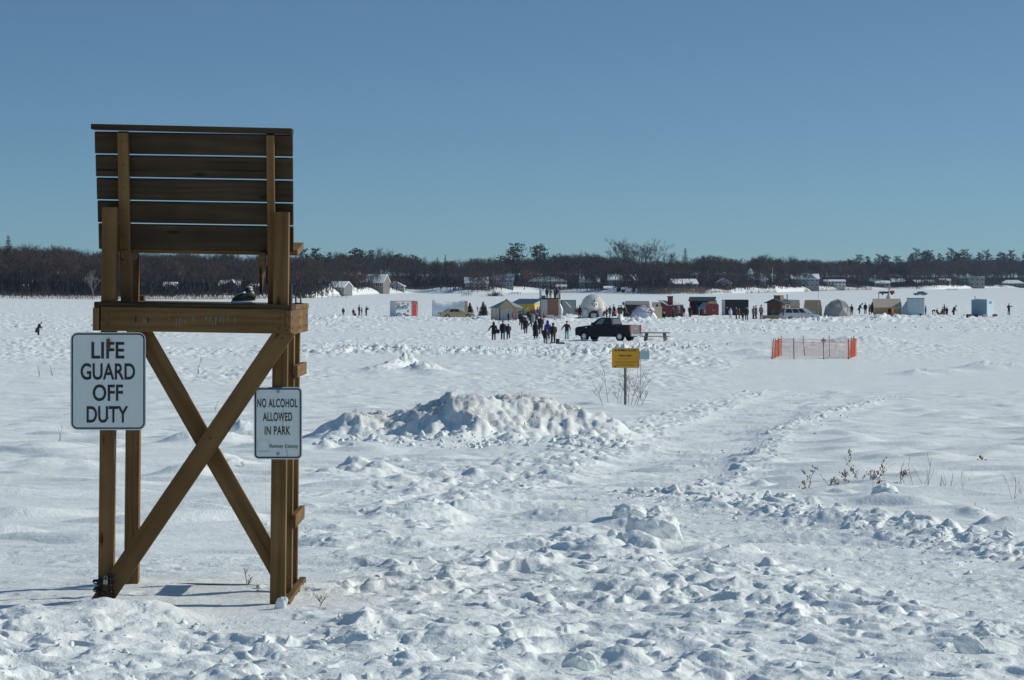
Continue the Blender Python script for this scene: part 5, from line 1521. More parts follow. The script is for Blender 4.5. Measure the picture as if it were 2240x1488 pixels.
# 17 blue hut at the right
o, k = shanty(2142, 692, 'blue box ice hut with snow on its roof and a teal patch', rz=R(-38))
MB().bx(-1.25, 1.2, 0, 2.0, -.3, 2.28).build('wall', BLUED, o)
MB().bx(1.205, 1.24, .0, 2.0, -.2, 2.28).build('side_panel', BLUEP, o)  # sunlight on the right wall put into colour: lighter blue than the front
MB().prism([(.5, 1.75), (1.5, 1.75), (1.4, 2.12), (.6, 2.12)], 1.245, 1.26, plane='yz').build('teal_patch', TEAL, o)
MB().bx(-1.28, 1.26, -.03, 2.03, 2.28, 2.34).build('roof', GREYP, o)
MB().ell((0, 1.0, 2.34), (1.2, .95, .14), 0, 14, 6, .1).build('roof_snow', SNOWR, o)
MB().tube([(-.9, .4, 2.3), (-.9, .4, 2.85)], .05, 8).build('stovepipe', IRON, o)
# teepee beyond
Yq = 640.0; x = (1945 - CX) / F * Yq; z = hz(x, Yq); k = Yq / F
o = thing('teepee', (x, Yq, z), 'white teepee with bare poles behind the long tan hut', 'teepee')
MB().tube([(0, 0, -.1), (0, 0, 2.6)], [1.45, .12], 14).build('cover', CANV, o)
for i in range(6):
    a = i * 1.05
    MB().tube([(-math.cos(a) * .1, -math.sin(a) * .1, 2.4), (math.cos(a) * .42, math.sin(a) * .42, 3.9)], .04, 5).build('pole', PLY, o)

# ------------------------------------------------------------------ vehicles
TYRE = mat('tyre', (.012, .012, .012), .85, .2, 10)
RIM = mat('alloy_rim', (.40, .42, .44), .35, .1, 10, metal=.7)
CHROME = mat('chrome', (.55, .57, .60), .2, .05, 10, metal=.9)
LAMP = mat('headlamp', (.75, .77, .78), .15)
TAIL = mat('tail_lamp', (.40, .02, .03), .25)
GLS = mat('car_glass', (.02, .028, .032), .05, .1, 3)
GLSL = mat('car_glass_see_through', (.16, .24, .25), .08, .1, 3)
def arch_pts(cx, r, z0, n=8):
    return [(cx + r * math.cos(math.pi * i / n), z0 + r * math.sin(math.pi * i / n)) for i in range(n + 1)]
def wheel(o, x, y, r=.39, w=.25):
    s = 1 if y > 0 else -1
    t = MB().tube([(x, y - s * w, r), (x, y - s * w * .9, r), (x, y - s * .03, r), (x, y, r)], [r * .92, r, r, r * .93], 22, smooth=False).build('wheel', TYRE, o)
    q = MB().tube([(x, y - s * .01, r), (x, y + s * .012, r)], [r * .60, r * .56], 18)
    q.build('rim', RIM, t)
    q = MB()
    for i in range(6):
        a = i * math.pi / 3
        q.beam((x, y + s * .016, r), (x + math.cos(a) * r * .52, y + s * .016, r + math.sin(a) * r * .52), r * .12, .012, up=(0, 1, 0))
    q.tube([(x, y + s * .01, r), (x, y + s * .03, r)], .05, 8).build('spokes', CHROME, t)
def cab(o, mtl, xb0, xb1, xt0, xt1, yb, yt, zb, zt, wins, glass, back=None, front=True, bm=0.03):
    cs = [(xb0, -yb, zb), (xb1, -yb, zb), (xb1, yb, zb), (xb0, yb, zb), (xt0, -yt, zt), (xt1, -yt, zt), (xt1, yt, zt), (xt0, yt, zt)]
    MB().add(cs, [(0, 1, 2, 3), (4, 5, 6, 7), (0, 1, 5, 4), (1, 2, 6, 5), (2, 3, 7, 6), (3, 0, 4, 7)]).build('cab', mtl, o, bevel=.05)
    def panel(a, b, c, d, u0, u1, v0, v1, nm, mt):
        a, b, c, d = map(Vector, (a, b, c, d))
        def P(u, v): return a.lerp(b, u).lerp(d.lerp(c, u), v)
        q = [P(u0, v0), P(u1, v0), P(u1, v1), P(u0, v1)]
        n = (q[1] - q[0]).cross(q[3] - q[0]).normalized()
        ctr = (a + b + c + d) / 4; mid = Vector((((xb0 + xb1) / 2), 0, (zb + zt) / 2))
        if n.dot(ctr - mid) < 0: n = -n
        MB().add([p + n * .006 for p in q] + [p + n * .016 for p in q], [(0, 1, 2, 3), (4, 5, 6, 7), (0, 1, 5, 4), (1, 2, 6, 5), (2, 3, 7, 6), (3, 0, 4, 7)]).build(nm, mt, o)
    for s in (0, 1):
        A = (cs[0], cs[1], cs[5], cs[4]) if s == 0 else (cs[3], cs[2], cs[6], cs[7])
        for i, (u0, u1) in enumerate(wins):
            # cut the leading edge to the pillar slope by keeping the panel inside the face
            panel(*A, u0, u1, .12, .86, 'side_window', glass[i % len(glass)])
    panel(cs[1], cs[2], cs[6], cs[5], .08, .92, .08, .92, 'windscreen', GLS)
    panel(cs[0], cs[3], cs[7], cs[4], .10, .90, .15, .85, 'rear_window', back or GLS)

def make_pickup(loc, rz, label, paint):
    o = thing('pickup_truck', loc, label, 'pickup truck', rz=rz)
    fx, rx_, ar = 1.90, -1.66, .50
    zb, bw = .44, .96
    low = [(2.72, .50), (2.80, .62), (2.82, 1.02), (2.66, 1.16), (1.36, 1.32), (-.90, 1.35)]
    pts = [(-.90, zb)] + [(fx - ar, zb)] + [(a, b) for a, b in reversed(arch_pts(fx, ar, zb - .06))][0:] + [(fx + ar, zb)] + low[0:6]
    # de-duplicate consecutive points
    q = [pts[0]]
    for p in pts[1:]:
        if (abs(p[0] - q[-1][0]) + abs(p[1] - q[-1][1])) > .004: q.append(p)
    MB().prism(q, -bw, bw).build('body', paint, o, bevel=.03)
    side = [(-2.72, zb + .1)] + [(rx_ - ar, zb)] + [(a, b) for a, b in reversed(arch_pts(rx_, ar, zb - .06))] + [(rx_ + ar, zb), (-.91, zb), (-.91, 1.35), (-2.74, 1.35)]
    for s in (-1, 1):
        MB().prism(side, s * bw, s * (bw - .09)).build('bed_side', paint, o)
    MB().bx(-2.66, -.91, -.86, .86, .60, .66).build('bed_floor', BLACK, o)
    MB().bx(-2.70, -2.64, -.86, .86, .62, 1.35).build('tailgate', mat('tailgate_paint', (.14, .14, .135), .35, .08, 3), o)
    MB().bx(-2.715, -2.701, -.14, .14, 1.02, 1.10).build('tailgate_handle', CHROME, o)
    cab(o, paint, -.90, 1.36, -.74, .48, .93, .74, 1.33, 1.94, ((.08, .40), (.47, .80)), (GLS, GLSL), back=mat('grey_glass', (.13, .135, .14), .25))
    MB().bx(-.97, -.905, -.86, .86, .66, 1.34).build('bed_front', paint, o)
    for x in (fx, rx_):
        for y in (-.98, .98): wheel(o, x, y, .40)
    MB().bx(2.66, 2.86, -.92, .92, .46, .66).build('front_bumper', CHROME, o, bevel=.03)
    MB().bx(-2.92, -2.74, -.92, .92, .44, .64).build('rear_bumper', CHROME, o, bevel=.03)
    MB().bx(2.802, 2.825, -.5, .5, .70, 1.0).build('grille', BLACK, o)
    for s in (-1, 1):
        MB().bx(2.70, 2.825, s * .55, s * .94, .74, .98).build('headlight', LAMP, o, bevel=.02)
        MB().bx(-2.76, -2.62, s * .80, s * .975, .84, 1.28).build('tail_light', TAIL, o)
        MB().bx(.95, 1.10, s * .96, s * 1.14, 1.36, 1.56).build('mirror', BLACK, o, bevel=.03)
        MB().bx(-.2, -.02, s * .961, s * .975, 1.16, 1.20).build('door_handle', BLACK, o)
        MB().bx(-1.1, 1.1, s * .80, s * 1.0, .40, .45).build('step_bar', BLACK, o)
        MB().bx(1.62, 1.78, s * .961, s * .968, 1.10, 1.16).build('fender_badge', CHROME, o)
    MB().bx(-2.6, 2.4, -.5, .5, .36, .5).build('chassis', BLACK, o)
    MB().bx(-.55, .35, -.6, .6, 1.942, 1.975).build('roof_snow', SNOWR, o)
    return o
TRUCK = mat('dark_truck_paint', (.008, .011, .015), .35, .15, 3, spec=.18)
x, Y, z, k = spot(1331, 747.5)
tr = make_pickup((x, Y, z), math.pi - R(30), 'dark blue pickup truck parked on the ice, seen from its rear quarter', TRUCK)
tr.scale = (.93, 1, 1)

def make_car(kind, loc, rz, label, paint, cat='car', name='car'):
    o = thing(name, loc, label, cat, rz=rz)
    ar, zb = .38, .26
    if kind == 'sedan':
        L, fx, rx_, bw = 2.35, 1.42, -1.36, .88
        top = [(2.35, .62), (2.2, .76), (1.0, .92), (-1.3, .95), (-2.25, .90), (-2.36, .70)]
        cb = (-1.75, 1.05, -1.0, .25, .84, .66, .92, 1.40); wn_ = ((.20, .46), (.50, .78))
    else:
        L, fx, rx_, bw = 2.5, 1.50, -1.50, .95
        top = [(2.5, .66), (2.35, .86), (1.45, 1.02), (-2.3, 1.06), (-2.48, .95), (-2.5, .7)]
        cb = (-2.42, 1.55, -2.20, .55, .93, .78, 1.03, 1.74); wn_ = ((.05, .30), (.34, .56), (.60, .80))
    pts = [(-L + .04, zb + .08), (rx_ - ar, zb)] + list(reversed(arch_pts(rx_, ar, zb + .02))) + [(rx_ + ar, zb), (fx - ar, zb)] + list(reversed(arch_pts(fx, ar, zb + .02))) + [(fx + ar, zb), (L - .04, zb + .08)] + top
    q = [pts[0]]
    for p in pts[1:]:
        if (abs(p[0] - q[-1][0]) + abs(p[1] - q[-1][1])) > .004: q.append(p)
    MB().prism(q, -bw, bw).build('body', paint, o, bevel=.04)
    cab(o, paint, *cb, wn_, (GLS,))
    for x in (fx, rx_):
        for y in (-bw - .02, bw + .02): wheel(o, x, y, .33, .21)
    for s in (-1, 1):
        MB().bx(L - .2, L + .01, s * .5, s * (bw - .04), .56, .70).build('headlight', LAMP, o, bevel=.02)
        MB().bx(-L - .01, -L + .1, s * (bw - .22), s * (bw + .005), .62 if kind == 'sedan' else .75, .82 if kind == 'sedan' else 1.2).build('tail_light', TAIL, o)
        MB().bx(cb[1] - .5, cb[1] - .36, s * (bw + .0), s * (bw + .16), .94, 1.08).build('mirror', paint, o)
        for hx_ in (-.15, -.95):
            MB().bx(hx_, hx_ + .16, s * (bw + .001), s * (bw + .014), .80, .83).build('door_handle', CHROME, o)
    MB().bx(L - .08, L + .03, -bw + .1, bw - .1, .30, .48).build('front_bumper', paint, o)
    MB().bx(-L - .03, -L + .08, -bw + .1, bw - .1, .30, .50).build('rear_bumper', paint, o)
    return o
x, Y, z, k = spot(998, 697)
make_car('sedan', (x, Y, z - .12), R(12), 'tan sedan parked behind a snow ridge by the tarp tent', mat('tan_car_paint', (.42, .33, .20), .3, .05, 3, coat=.5))
x, Y, z, k = spot(1748, 698)
make_car('van', (x, Y, z - .25), R(14), 'silver minivan parked behind a snow ridge before the tan huts', mat('silver_car_paint', (.50, .51, .53), .3, .05, 3, coat=.5), 'minivan', 'minivan')
for px, Y, rz, kind, pc, lab in ((2013, 1050, 200, 'sedan', (.06, .13, .19), 'dark blue car far out on the ice left of the blue hut'), (1723, 1400, 80, 'van', (.05, .055, .065), 'dark vehicle on the snowy bank above the plank cabin'), (1752, 1520, 175, 'sedan', (.45, .46, .47), 'pale car near the grey blue far house')):
    x = (px - CX) / F * Y
    make_car(kind, (x, Y, hz(x, Y)), R(rz), lab, mat('car_paint_%d' % px, pc, .35, .05, 3))
Yq = 1080.0; x = (1940 - CX) / F * Yq
o = thing('trailer', (x, Yq, hz(x, Yq)), 'dark trailer with a red end far out on the ice behind the teepee', 'trailer')
MB().bx(-2.6, 1.3, 0, 1.6, .5, 1.3).build('bed', INKD, o); MB().bx(1.4, 2.7, 0, 1.6, .4, 1.6).build('cargo', REDP, o)
for x_ in (-1.5, 1.8): MB().tube([(x_, -.1, .3), (x_, .15, .3)], .32, 12).build('wheel', TYRE, o)

# picnic table behind the truck
x, Y, z, k = spot(1434, 747)
o = thing('picnic_table', (x, Y, z - .02), 'weathered wooden picnic table standing in snow behind the pickup', 'picnic table', rz=R(-9))
for i in range(5): MB().bx(-1.22, 1.22, -.40 + i * .16, -.40 + i * .16 + .145, .68, .76).build('table_board', mat('weathered_board2', (.30, .25, .20), .85, .2, 3), o)
for s in (-1, 1):
    MB().bx(-1.2, 1.2, s * .82 - .13, s * .82 + .13, .40, .44).build('bench', mat('weathered_board2', (.30, .25, .20)), o)
    MB().beam((s * .85, -.62, -.05), (s * .85 - s * .12, -.22, .70), .22, .06).build('leg', mat('weathered_board2', (.30, .25, .20)), o); MB().beam((s * .85, .62, -.05), (s * .85 - s * .12, .22, .70), .22, .06).build('leg', mat('weathered_board2', (.30, .25, .20)), o)
    MB().bx(s * .85 - .03, s * .85 + .03, -.85, .85, .32, .395).build('cross_rail', DARKW, o)
# small dock sections and brush left on the far ice
for px, row, w, lab in ((738, 652, 42, 'stack of dark dock sections on the ice left of the grey far house'), (1126, 645.5, 26, 'bare metal dock frame on the ice right of the brush pile'), (1020, 649, 22, 'small boat lift frame on the ice behind the tarp tent'), (1378, 644, 24, 'low dark dock section on the shore behind the dark stall'), (2082, 636, 26, 'grey dock sections at the shore left of the green gabled house')):
    x, Y, z, k = spot(px, row)
    o = thing('dock_section', (x, Y, hz(x, Y)), lab, 'dock')
    W = w * k
    for i in range(2): MB().bx(-W / 2 + i * .8, W / 2 - .4 + i * .8, i * 1.4, i * 1.4 + 1.1, .5 + .35 * i, .62 + .35 * i).build('deck', mat('dock_grey', (.15, .15, .16), .8), o)
    for i in range(5): MB().tube([(-W / 2 + .1 + (W - .2) * i / 4, -.06, -.1), (-W / 2 + .1 + (W - .2) * i / 4, -.06, 1.5 if i % 2 else 1.0)], .06, 6).build('leg', mat('dock_grey', (.15, .15, .16)), o)
x, Y, z, k = spot(1083, 648.5)
V_, F_ = [], []
for _ in range(260):
    a = rng.uniform(0, 6.28); r_ = abs(rng.gauss(0, 1.6))
    p = Vector((math.cos(a) * r_, math.sin(a) * r_ * .5, max(.05, 1.1 - r_ * .35) * rng.random()))
    strip(V_, F_, p, p + Vector((rng.gauss(0, .8), rng.gauss(0, .4), abs(rng.gauss(0, .8)))), .05, .02)
o = bpy.data.objects.new('brush_pile', simple_mesh('brush_pile', V_, F_, BARK)); C.objects.link(o); o.location = (x, Y, z)
tag(o, 'heap of dark brushwood on the ice behind the evergreens', 'brush pile')
# ------------------------------------------------------------------ people
SKIN = mat('skin', (.42, .25, .18), .6, .06, 6)
def cloth(col):
    return mat('cloth_%03d_%03d_%03d' % tuple(int(c * 255) for c in col), col, .85, .18, 3)
def J(pose):
    """joints of a 1.75 m figure facing +y"""
    j = dict(pel=(0, 0, .95), spi=(0, .0, 1.18), che=(0, 0, 1.38), nek=(0, .01, 1.52), hed=(0, .03, 1.66),
             shl=(-.19, 0, 1.43), ell=(-.25, -.03, 1.14), wrl=(-.25, .05, .90), hal=(-.25, .08, .81),
             shr=(.19, 0, 1.43), elr=(.25, -.03, 1.14), wrr=(.25, .05, .90), har=(.25, .08, .81),
             hil=(-.10, 0, .90), knl=(-.11, .03, .50), anl=(-.12, -.02, .09), tol=(-.13, .15, .04),
             hir=(.10, 0, .90), knr=(.11, .03, .50), anr=(.12, -.02, .09), tor=(.13, .15, .04))
    if pose == 'walk':
        j.update(knl=(-.10, .22, .53), anl=(-.10, .28, .10), tol=(-.10, .45, .06), knr=(.10, -.06, .50), anr=(.10, -.34, .16), tor=(.10, -.20, .04),
                 ell=(-.24, -.17, 1.16), wrl=(-.24, -.14, .92), hal=(-.24, -.10, .84), elr=(.24, .10, 1.15), wrr=(.22, .26, .98), har=(.21, .32, .92))
    if pose == 'armout':
        j.update(ell=(-.38, -.02, 1.20), wrl=(-.52, .0, .98), hal=(-.57, .02, .90), elr=(.30, -.05, 1.16), wrr=(.34, .02, .95), har=(.34, .04, .86))
    if pose == 'bend':
        j.update(pel=(0, -.10, .92), spi=(0, .10, 1.05), che=(0, .30, 1.08), nek=(0, .45, 1.08), hed=(0, .58, 1.06), shl=(-.19, .32, 1.06), shr=(.19, .32, 1.06),
                 ell=(-.2, .36, .80), wrl=(-.16, .42, .56), hal=(-.15, .44, .48), elr=(.2, .36, .80), wrr=(.16, .42, .56), har=(.15, .44, .48), hil=(-.1, -.12, .88), hir=(.1, -.12, .88), knl=(-.11, -.05, .5), knr=(.11, -.05, .5))
    if pose == 'photo':
        j.update(ell=(-.28, .16, 1.25), wrl=(-.12, .30, 1.52), hal=(-.07, .30, 1.58), elr=(.30, .16, 1.25), wrr=(.12, .30, 1.52), har=(.07, .30, 1.58))
    if pose == 'point':
        j.update(elr=(.42, .08, 1.36), wrr=(.64, .14, 1.36), har=(.73, .16, 1.36), ell=(-.28, .12, 1.22), wrl=(-.14, .26, 1.20), hal=(-.08, .28, 1.20))
    if pose == 'sit':
        j.update({k: (v[0], v[1] - .15, v[2] - .46) for k, v in j.items() if k[:2] in ('pe', 'sp', 'ch', 'ne', 'he', 'sh', 'el', 'wr', 'ha', 'hi')})
        j.update(knl=(-.13, .28, .50), knr=(.13, .28, .50), wrl=(-.15, .18, .62), hal=(-.12, .24, .60), wrr=(.15, .18, .62), har=(.12, .24, .60))
    if pose == 'crouch':
        j.update({k: (v[0], v[1] - .10, v[2] - .52) for k, v in j.items() if k[:2] in ('pe', 'sp', 'ch', 'ne', 'he', 'sh', 'el', 'wr', 'ha', 'hi')})
        for k in ('che', 'nek', 'hed', 'shl', 'shr', 'ell', 'elr', 'wrl', 'wrr', 'hal', 'har'):
            v = j[k]; j[k] = (v[0], v[1] + .22, v[2] - .06)
        j.update(knl=(-.16, .24, .46), knr=(.16, .24, .46))
    if pose == 'hunch':
        for k, dy, dz in (('spi', .05, 0), ('che', .14, -.03), ('nek', .24, -.08), ('hed', .34, -.12), ('shl', .14, -.04), ('shr', .14, -.04), ('ell', .20, -.02), ('elr', .20, -.02), ('wrl', .34, .02), ('wrr', .34, .02), ('hal', .38, 0), ('har', .38, 0)):
            v = j[k]; j[k] = (v[0] * (.75 if k[0] in 'wh' and k != 'hed' else 1), v[1] + dy, v[2] + dz)
    return {k: Vector(v) for k, v in j.items()}
PM = {}
def body_mesh(pose):
    j = J(pose)
    names = ['pel', 'spi', 'che', 'nek', 'hed', 'shl', 'ell', 'wrl', 'hal', 'shr', 'elr', 'wrr', 'har', 'hil', 'knl', 'anl', 'tol', 'hir', 'knr', 'anr', 'tor']
    rad = dict(pel=.14, spi=.13, che=.15, nek=.06, hed=.098, sh=.07, el=.045, wr=.034, ha=.040, hi=.088, kn=.06, an=.042, to=.035)
    vs = [j[n] for n in names] + [j['hed'] + (j['hed'] - j['nek']).normalized() * .09, j['hed'] + Vector((0, .115, -.01)), j['hal'] + Vector((.04, .02, .01)), j['har'] + Vector((-.04, .02, .01)), j['hal'] + (j['hal'] - j['wrl']).normalized() * .06, j['har'] + (j['har'] - j['wrr']).normalized() * .06]
    ix = {n: i for i, n in enumerate(names)}
    ed = [('pel', 'spi'), ('spi', 'che'), ('che', 'nek'), ('nek', 'hed'), ('che', 'shl'), ('shl', 'ell'), ('ell', 'wrl'), ('wrl', 'hal'), ('che', 'shr'), ('shr', 'elr'), ('elr', 'wrr'), ('wrr', 'har'), ('pel', 'hil'), ('hil', 'knl'), ('knl', 'anl'), ('anl', 'tol'), ('pel', 'hir'), ('hir', 'knr'), ('knr', 'anr'), ('anr', 'tor')]
    es = [(ix[a], ix[b]) for a, b in ed] + [(ix['hed'], 21), (ix['hed'], 22), (ix['hal'], 23), (ix['har'], 24), (ix['hal'], 25), (ix['har'], 26)]
    me = bpy.data.meshes.new('body'); me.from_pydata([tuple(v) for v in vs], es, [])
    o = bpy.data.objects.new('tmp', me); C.objects.link(o)
    o.modifiers.new('skin', 'SKIN'); sb = o.modifiers.new('sub', 'SUBSURF'); sb.levels = sb.render_levels = 1
    if not me.skin_vertices:
        bm_ = bmesh.new(); bm_.from_mesh(me); bm_.verts.layers.skin.verify(); bm_.to_mesh(me); bm_.free()
    for i, sv in enumerate(me.skin_vertices[0].data):
        if i < 21:
            n = names[i]; r = rad.get(n, rad.get(n[:2], .05))
        else:
            r = (.07, .022, .016, .016, .026, .026)[i - 21]
        sv.radius = (r, r); sv.use_root = (i == 0)
    bpy.context.view_layer.update()
    m2 = bpy.data.meshes.new_from_object(o.evaluated_get(bpy.context.evaluated_depsgraph_get()))
    bpy.data.objects.remove(o); bpy.data.meshes.remove(me)
    m2.name = 'person_body'; m2.materials.clear(); m2.materials.append(SKIN)
    m2.polygons.foreach_set('use_smooth', [True] * len(m2.polygons))
    return m2
def ringv(c, d, rx, ry, n=12):
    d = Vector(d).normalized()
    a = Vector((1, 0, 0)); a = (a - d * a.dot(d)).normalized(); b = d.cross(a)
    return [Vector(c) + a * (rx * math.cos(2 * math.pi * i / n)) + b * (ry * math.sin(2 * math.pi * i / n)) for i in range(n)]
def person_mesh(pose, coat):
    if (pose, coat) in PM: return PM[pose, coat]
    j = J(pose)
    up = (j['nek'] - j['pel']).normalized()
    mb = MB()
    dn = -up if pose in ('stand', 'walk', 'armout', 'photo', 'point') else -up
    hem = {'short': .12, 'mid': .32, 'long': .62}[coat]
    if pose in ('sit', 'crouch'): hem = min(hem, .14)
    if pose == 'bend': hem = min(hem, .2)
    fl = {'short': .205, 'mid': .225, 'long': .26}[coat]
    rings = [ringv(j['pel'] - up * hem, up, fl, fl * .82), ringv(j['pel'] - up * hem * .4, up, fl * .95, fl * .78), ringv(j['pel'] + up * .08, up, .195, .155), ringv(j['spi'], up, .20, .15), ringv(j['che'] - up * .02, up, .225, .155), ringv(j['che'] + up * .07, up, .19, .125), ringv(j['nek'] - up * .02, up, .085, .085), ringv(j['nek'] + up * .05, up, .075, .08)]
    mb.loft(rings)
    for s in 'lr':
        mb.tube([j['sh' + s] * 1.0, j['sh' + s].lerp(j['el' + s], .5), j['el' + s], j['wr' + s]], [.085, .075, .068, .052], 8)
    cm = mb.mesh('coat', cloth((.02, .02, .022)))
    mb = MB()
    mb.loft([ringv(j['pel'] + up * .06, up, .17, .135), ringv(j['pel'] - up * .02, up, .175, .14), ringv(j['pel'] - up * .10, up, .16, .13)])
    for s in 'lr':
        mb.tube([j['hi' + s] + Vector((0, 0, .04)), j['hi' + s].lerp(j['kn' + s], .5), j['kn' + s], j['kn' + s].lerp(j['an' + s], .5), j['an' + s]], [.105, .095, .080, .074, .070], 9)
    tm = mb.mesh('trousers', cloth((.02, .02, .022)))
    mb = MB()
    for s in 'lr':
        a, t = j['an' + s], j['to' + s]
        mb.tube([a + Vector((0, 0, .10)), a + Vector((0, -.01, -.0)), a.lerp(t, .45) - Vector((0, 0, .01)), t + Vector((0, .02, -.005))], [.072, .068, .056, .035], 8)
    bm_ = mb.mesh('boots', cloth((.03, .025, .02)))
    hd = (j['hed'] - j['nek']).normalized()
    M = Matrix.Translation(j['hed'] + hd * .03) @ Vector((0, 0, 1)).rotation_difference(hd).to_matrix().to_4x4()
    hat = MB().ell((0, -.012, .035), (.108, .122, .105), 0, 12, 8, M=M, flat=-.02).tube([M @ Vector((0, -.01, .012)), M @ Vector((0, -.01, .05))], [.115, .115], 12)
    hm = hat.mesh('hat', cloth((.02, .02, .022)))
    hood = MB().ell((0, -.035, .0), (.125, .125, .155), 0, 12, 8, M=M).tube([M @ Vector((0, -.05, -.06)), M @ Vector((0, -.04, -.17))], [.12, .15], 12)
    hom = hood.mesh('hood', cloth((.02, .02, .022)))
    hair = MB().ell((0, -.025, .01), (.105, .112, .125), 0, 12, 8, M=M).mesh('hair', cloth((.05, .03, .02)))
    if pose not in PM: PM[pose] = body_mesh(pose)
    PM[pose, coat] = dict(body=PM[pose], coat=cm, trousers=tm, boots=bm_, hat=hm, hood=hom, hair=hair)
    return PM[pose, coat]
BK, NVY, BRN, DGR, GRY, JEAN, KHA = (.013, .013, .015), (.016, .022, .045), (.05, .033, .024), (.035, .038, .036), (.12, .13, .14), (.035, .055, .10), (.19, .14, .10)
def person(px, row, top, label, pose='stand', coat='short', c=BK, t=BK, head='hat', hc=None, rz=0.0, boots=(.03, .025, .02), z=None, Y=None, group=None, fat=1.0):
    if Y is None: Y = lake_y(row)
    x = (px - CX) / F * Y
    zz = hz(x, Y) if z is None else z
    # stand on the snow and reach the photo row with the top of the head
    Hm = 5 + (HY - top) / F * Y - zz
    nat = {'bend': 1.20, 'crouch': 1.22, 'sit': 1.30, 'hunch': 1.66}.get(pose, 1.79)
    s = max(.55, min(1.25, Hm / nat))
    parts = person_mesh(pose, coat)
    o = bpy.data.objects.new('person', parts['body']); C.objects.link(o)
    o.location = (x, Y, zz - .03); o.rotation_euler = (0, 0, R(rz)); o.scale = (s * fat, s * fat, s)
    tag(o, label, 'person', group)
    def part(nm, key, col):
        p = bpy.data.objects.new(nm, parts[key]); C.objects.link(p); p.parent = o
        p.material_slots[0].link = 'OBJECT'; p.material_slots[0].material = cloth(col)
    part('coat', 'coat', c); part('trousers', 'trousers', t); part('boots', 'boots', boots)
    part(head, head, hc or (c if head == 'hood' else (.03, .022, .02)))
    return o
RED, ORG, BLU, PUR, TRQ, WHT, PNK, GRN, TANC = (.40, .03, .04), (.62, .085, .035), (.03, .06, .32), (.10, .05, .20), (.03, .36, .50), (.60, .62, .70), (.34, .10, .22), (.03, .10, .085), (.34, .24, .15)
person(1080, 744, 704, 'person in long black coat and hood holding one arm out, carrying a handbag', 'armout', 'mid', BK, NVY, 'hood', hc=(.03, .04, .025))
person(1100, 743.5, 701, 'person in black knee length coat, jeans and dark hat next to the handbag carrier', 'stand', 'mid', BK, JEAN, boots=(.10, .06, .045))
person(1112, 743.8, 708, 'shorter person in dark brown jacket carrying a bright blue and green bag', 'hunch', 'mid', (.028, .022, .022), (.022, .016, .018), 'hair')
person(1143, 722, 686, 'person in black jacket and jeans left of the brown bag carrier', 'walk', 'short', BK, JEAN)
person(1150, 731, 694, 'person in dark maroon coat with a brown shoulder bag', 'walk', 'mid', (.022, .014, .015), (.04, .035, .05), 'hair', boots=(.12, .10, .08))
person(1172, 742, 702, 'person in long black hooded coat reaching to the shins', 'walk', 'long', BK, BK, 'hood', fat=1.1)
person(1183, 730, 690, 'person in black jacket walking just ahead of the long black coat', 'walk', 'mid', BK, NVY)
person(1198, 746, 701, 'person in royal blue hooded jacket half hidden by two walkers', 'stand', 'mid', (.03, .035, .30), NVY, 'hood')
person(1193, 754, 715, 'person in dark purple coat and khaki trousers', 'walk', 'mid', (.030, .018, .034), KHA, 'hood', fat=1.1)
person(1210, 753.5, 706, 'person in brown jacket and jeans pulling a sled', 'walk', 'short', (.033, .022, .017), JEAN, 'hair', fat=1.12)
person(1240, 742, 702, 'person in black jacket and bright turquoise trousers', 'armout', 'short', BK, TRQ, boots=(.25, .10, .09))
person(1112, 706, 681, 'person in dark navy coat standing at the pavilion', 'stand', 'mid', (.018, .022, .03), NVY, rz=-60)
person(1123, 706, 682, 'child in pink coat and red trousers beside the pavilion', 'stand', 'mid', PNK, RED, 'hood', hc=RED, rz=20)
person(1063, 688, 667, 'person in black standing behind the small evergreen by the pavilion', 'stand', 'short', BK, BK, rz=90)
person(1045, 684, 670, 'person in dark red jacket between the two small evergreens', 'hunch', 'short', (.20, .02, .03), BK, rz=90)
CR = 'crowd between the pavilion and the plywood tower'
for i, (px, row, top, c, t, h, lab) in enumerate(((1145, 700, 672, (.10, .17, .24), BK, GRY, 'grey blue jacket with pale backpack'), (1153, 697, 670, (.36, .34, .08), BK, BK, 'yellow green vest'), (1156, 704, 676, BK, BK, BK, 'black coat, broad, right of the yellow green vest'),
        (1163, 703, 674, (.36, .06, .09), BK, RED, 'pinkish red jacket and red hat'), (1169, 700, 671, (.03, .05, .10), BK, BK, 'dark navy jacket'), (1176, 699, 672, (.02, .05, .08), BK, BK, 'dark teal jacket nearest the tower'), (1180, 697, 670, (.20, .03, .06), BK, RED, 'crimson hat, close to the tower wall'),
        (1166, 716, 683, (.15, .22, .28), JEAN, BK, 'pale blue grey jacket, nearer than the rest'), (1172, 707, 681, ORG, BK, BK, 'orange red safety vest'), (1175, 712, 682, (.02, .02, .022), BK, BRN, 'black jacket with reddish trim'), (1139, 712, 681, BK, BK, BK, 'black parka, farthest left'), (1160, 712, 683, (.014, .02, .014), DGR, BK, 'very dark green parka'))):
    person(px, row, top, 'crowd member left of the tower, ' + lab, 'walk' if i % 2 else 'stand', 'mid' if i % 3 else 'short', c, t, hc=h, rz=rng.uniform(-60, 60), group=CR)
person(1190.5, 703.4, 681, 'person in bright orange red jacket before the tower door', 'stand', 'short', (.60, .06, .03), BK, rz=30)
TL = TOWER.location
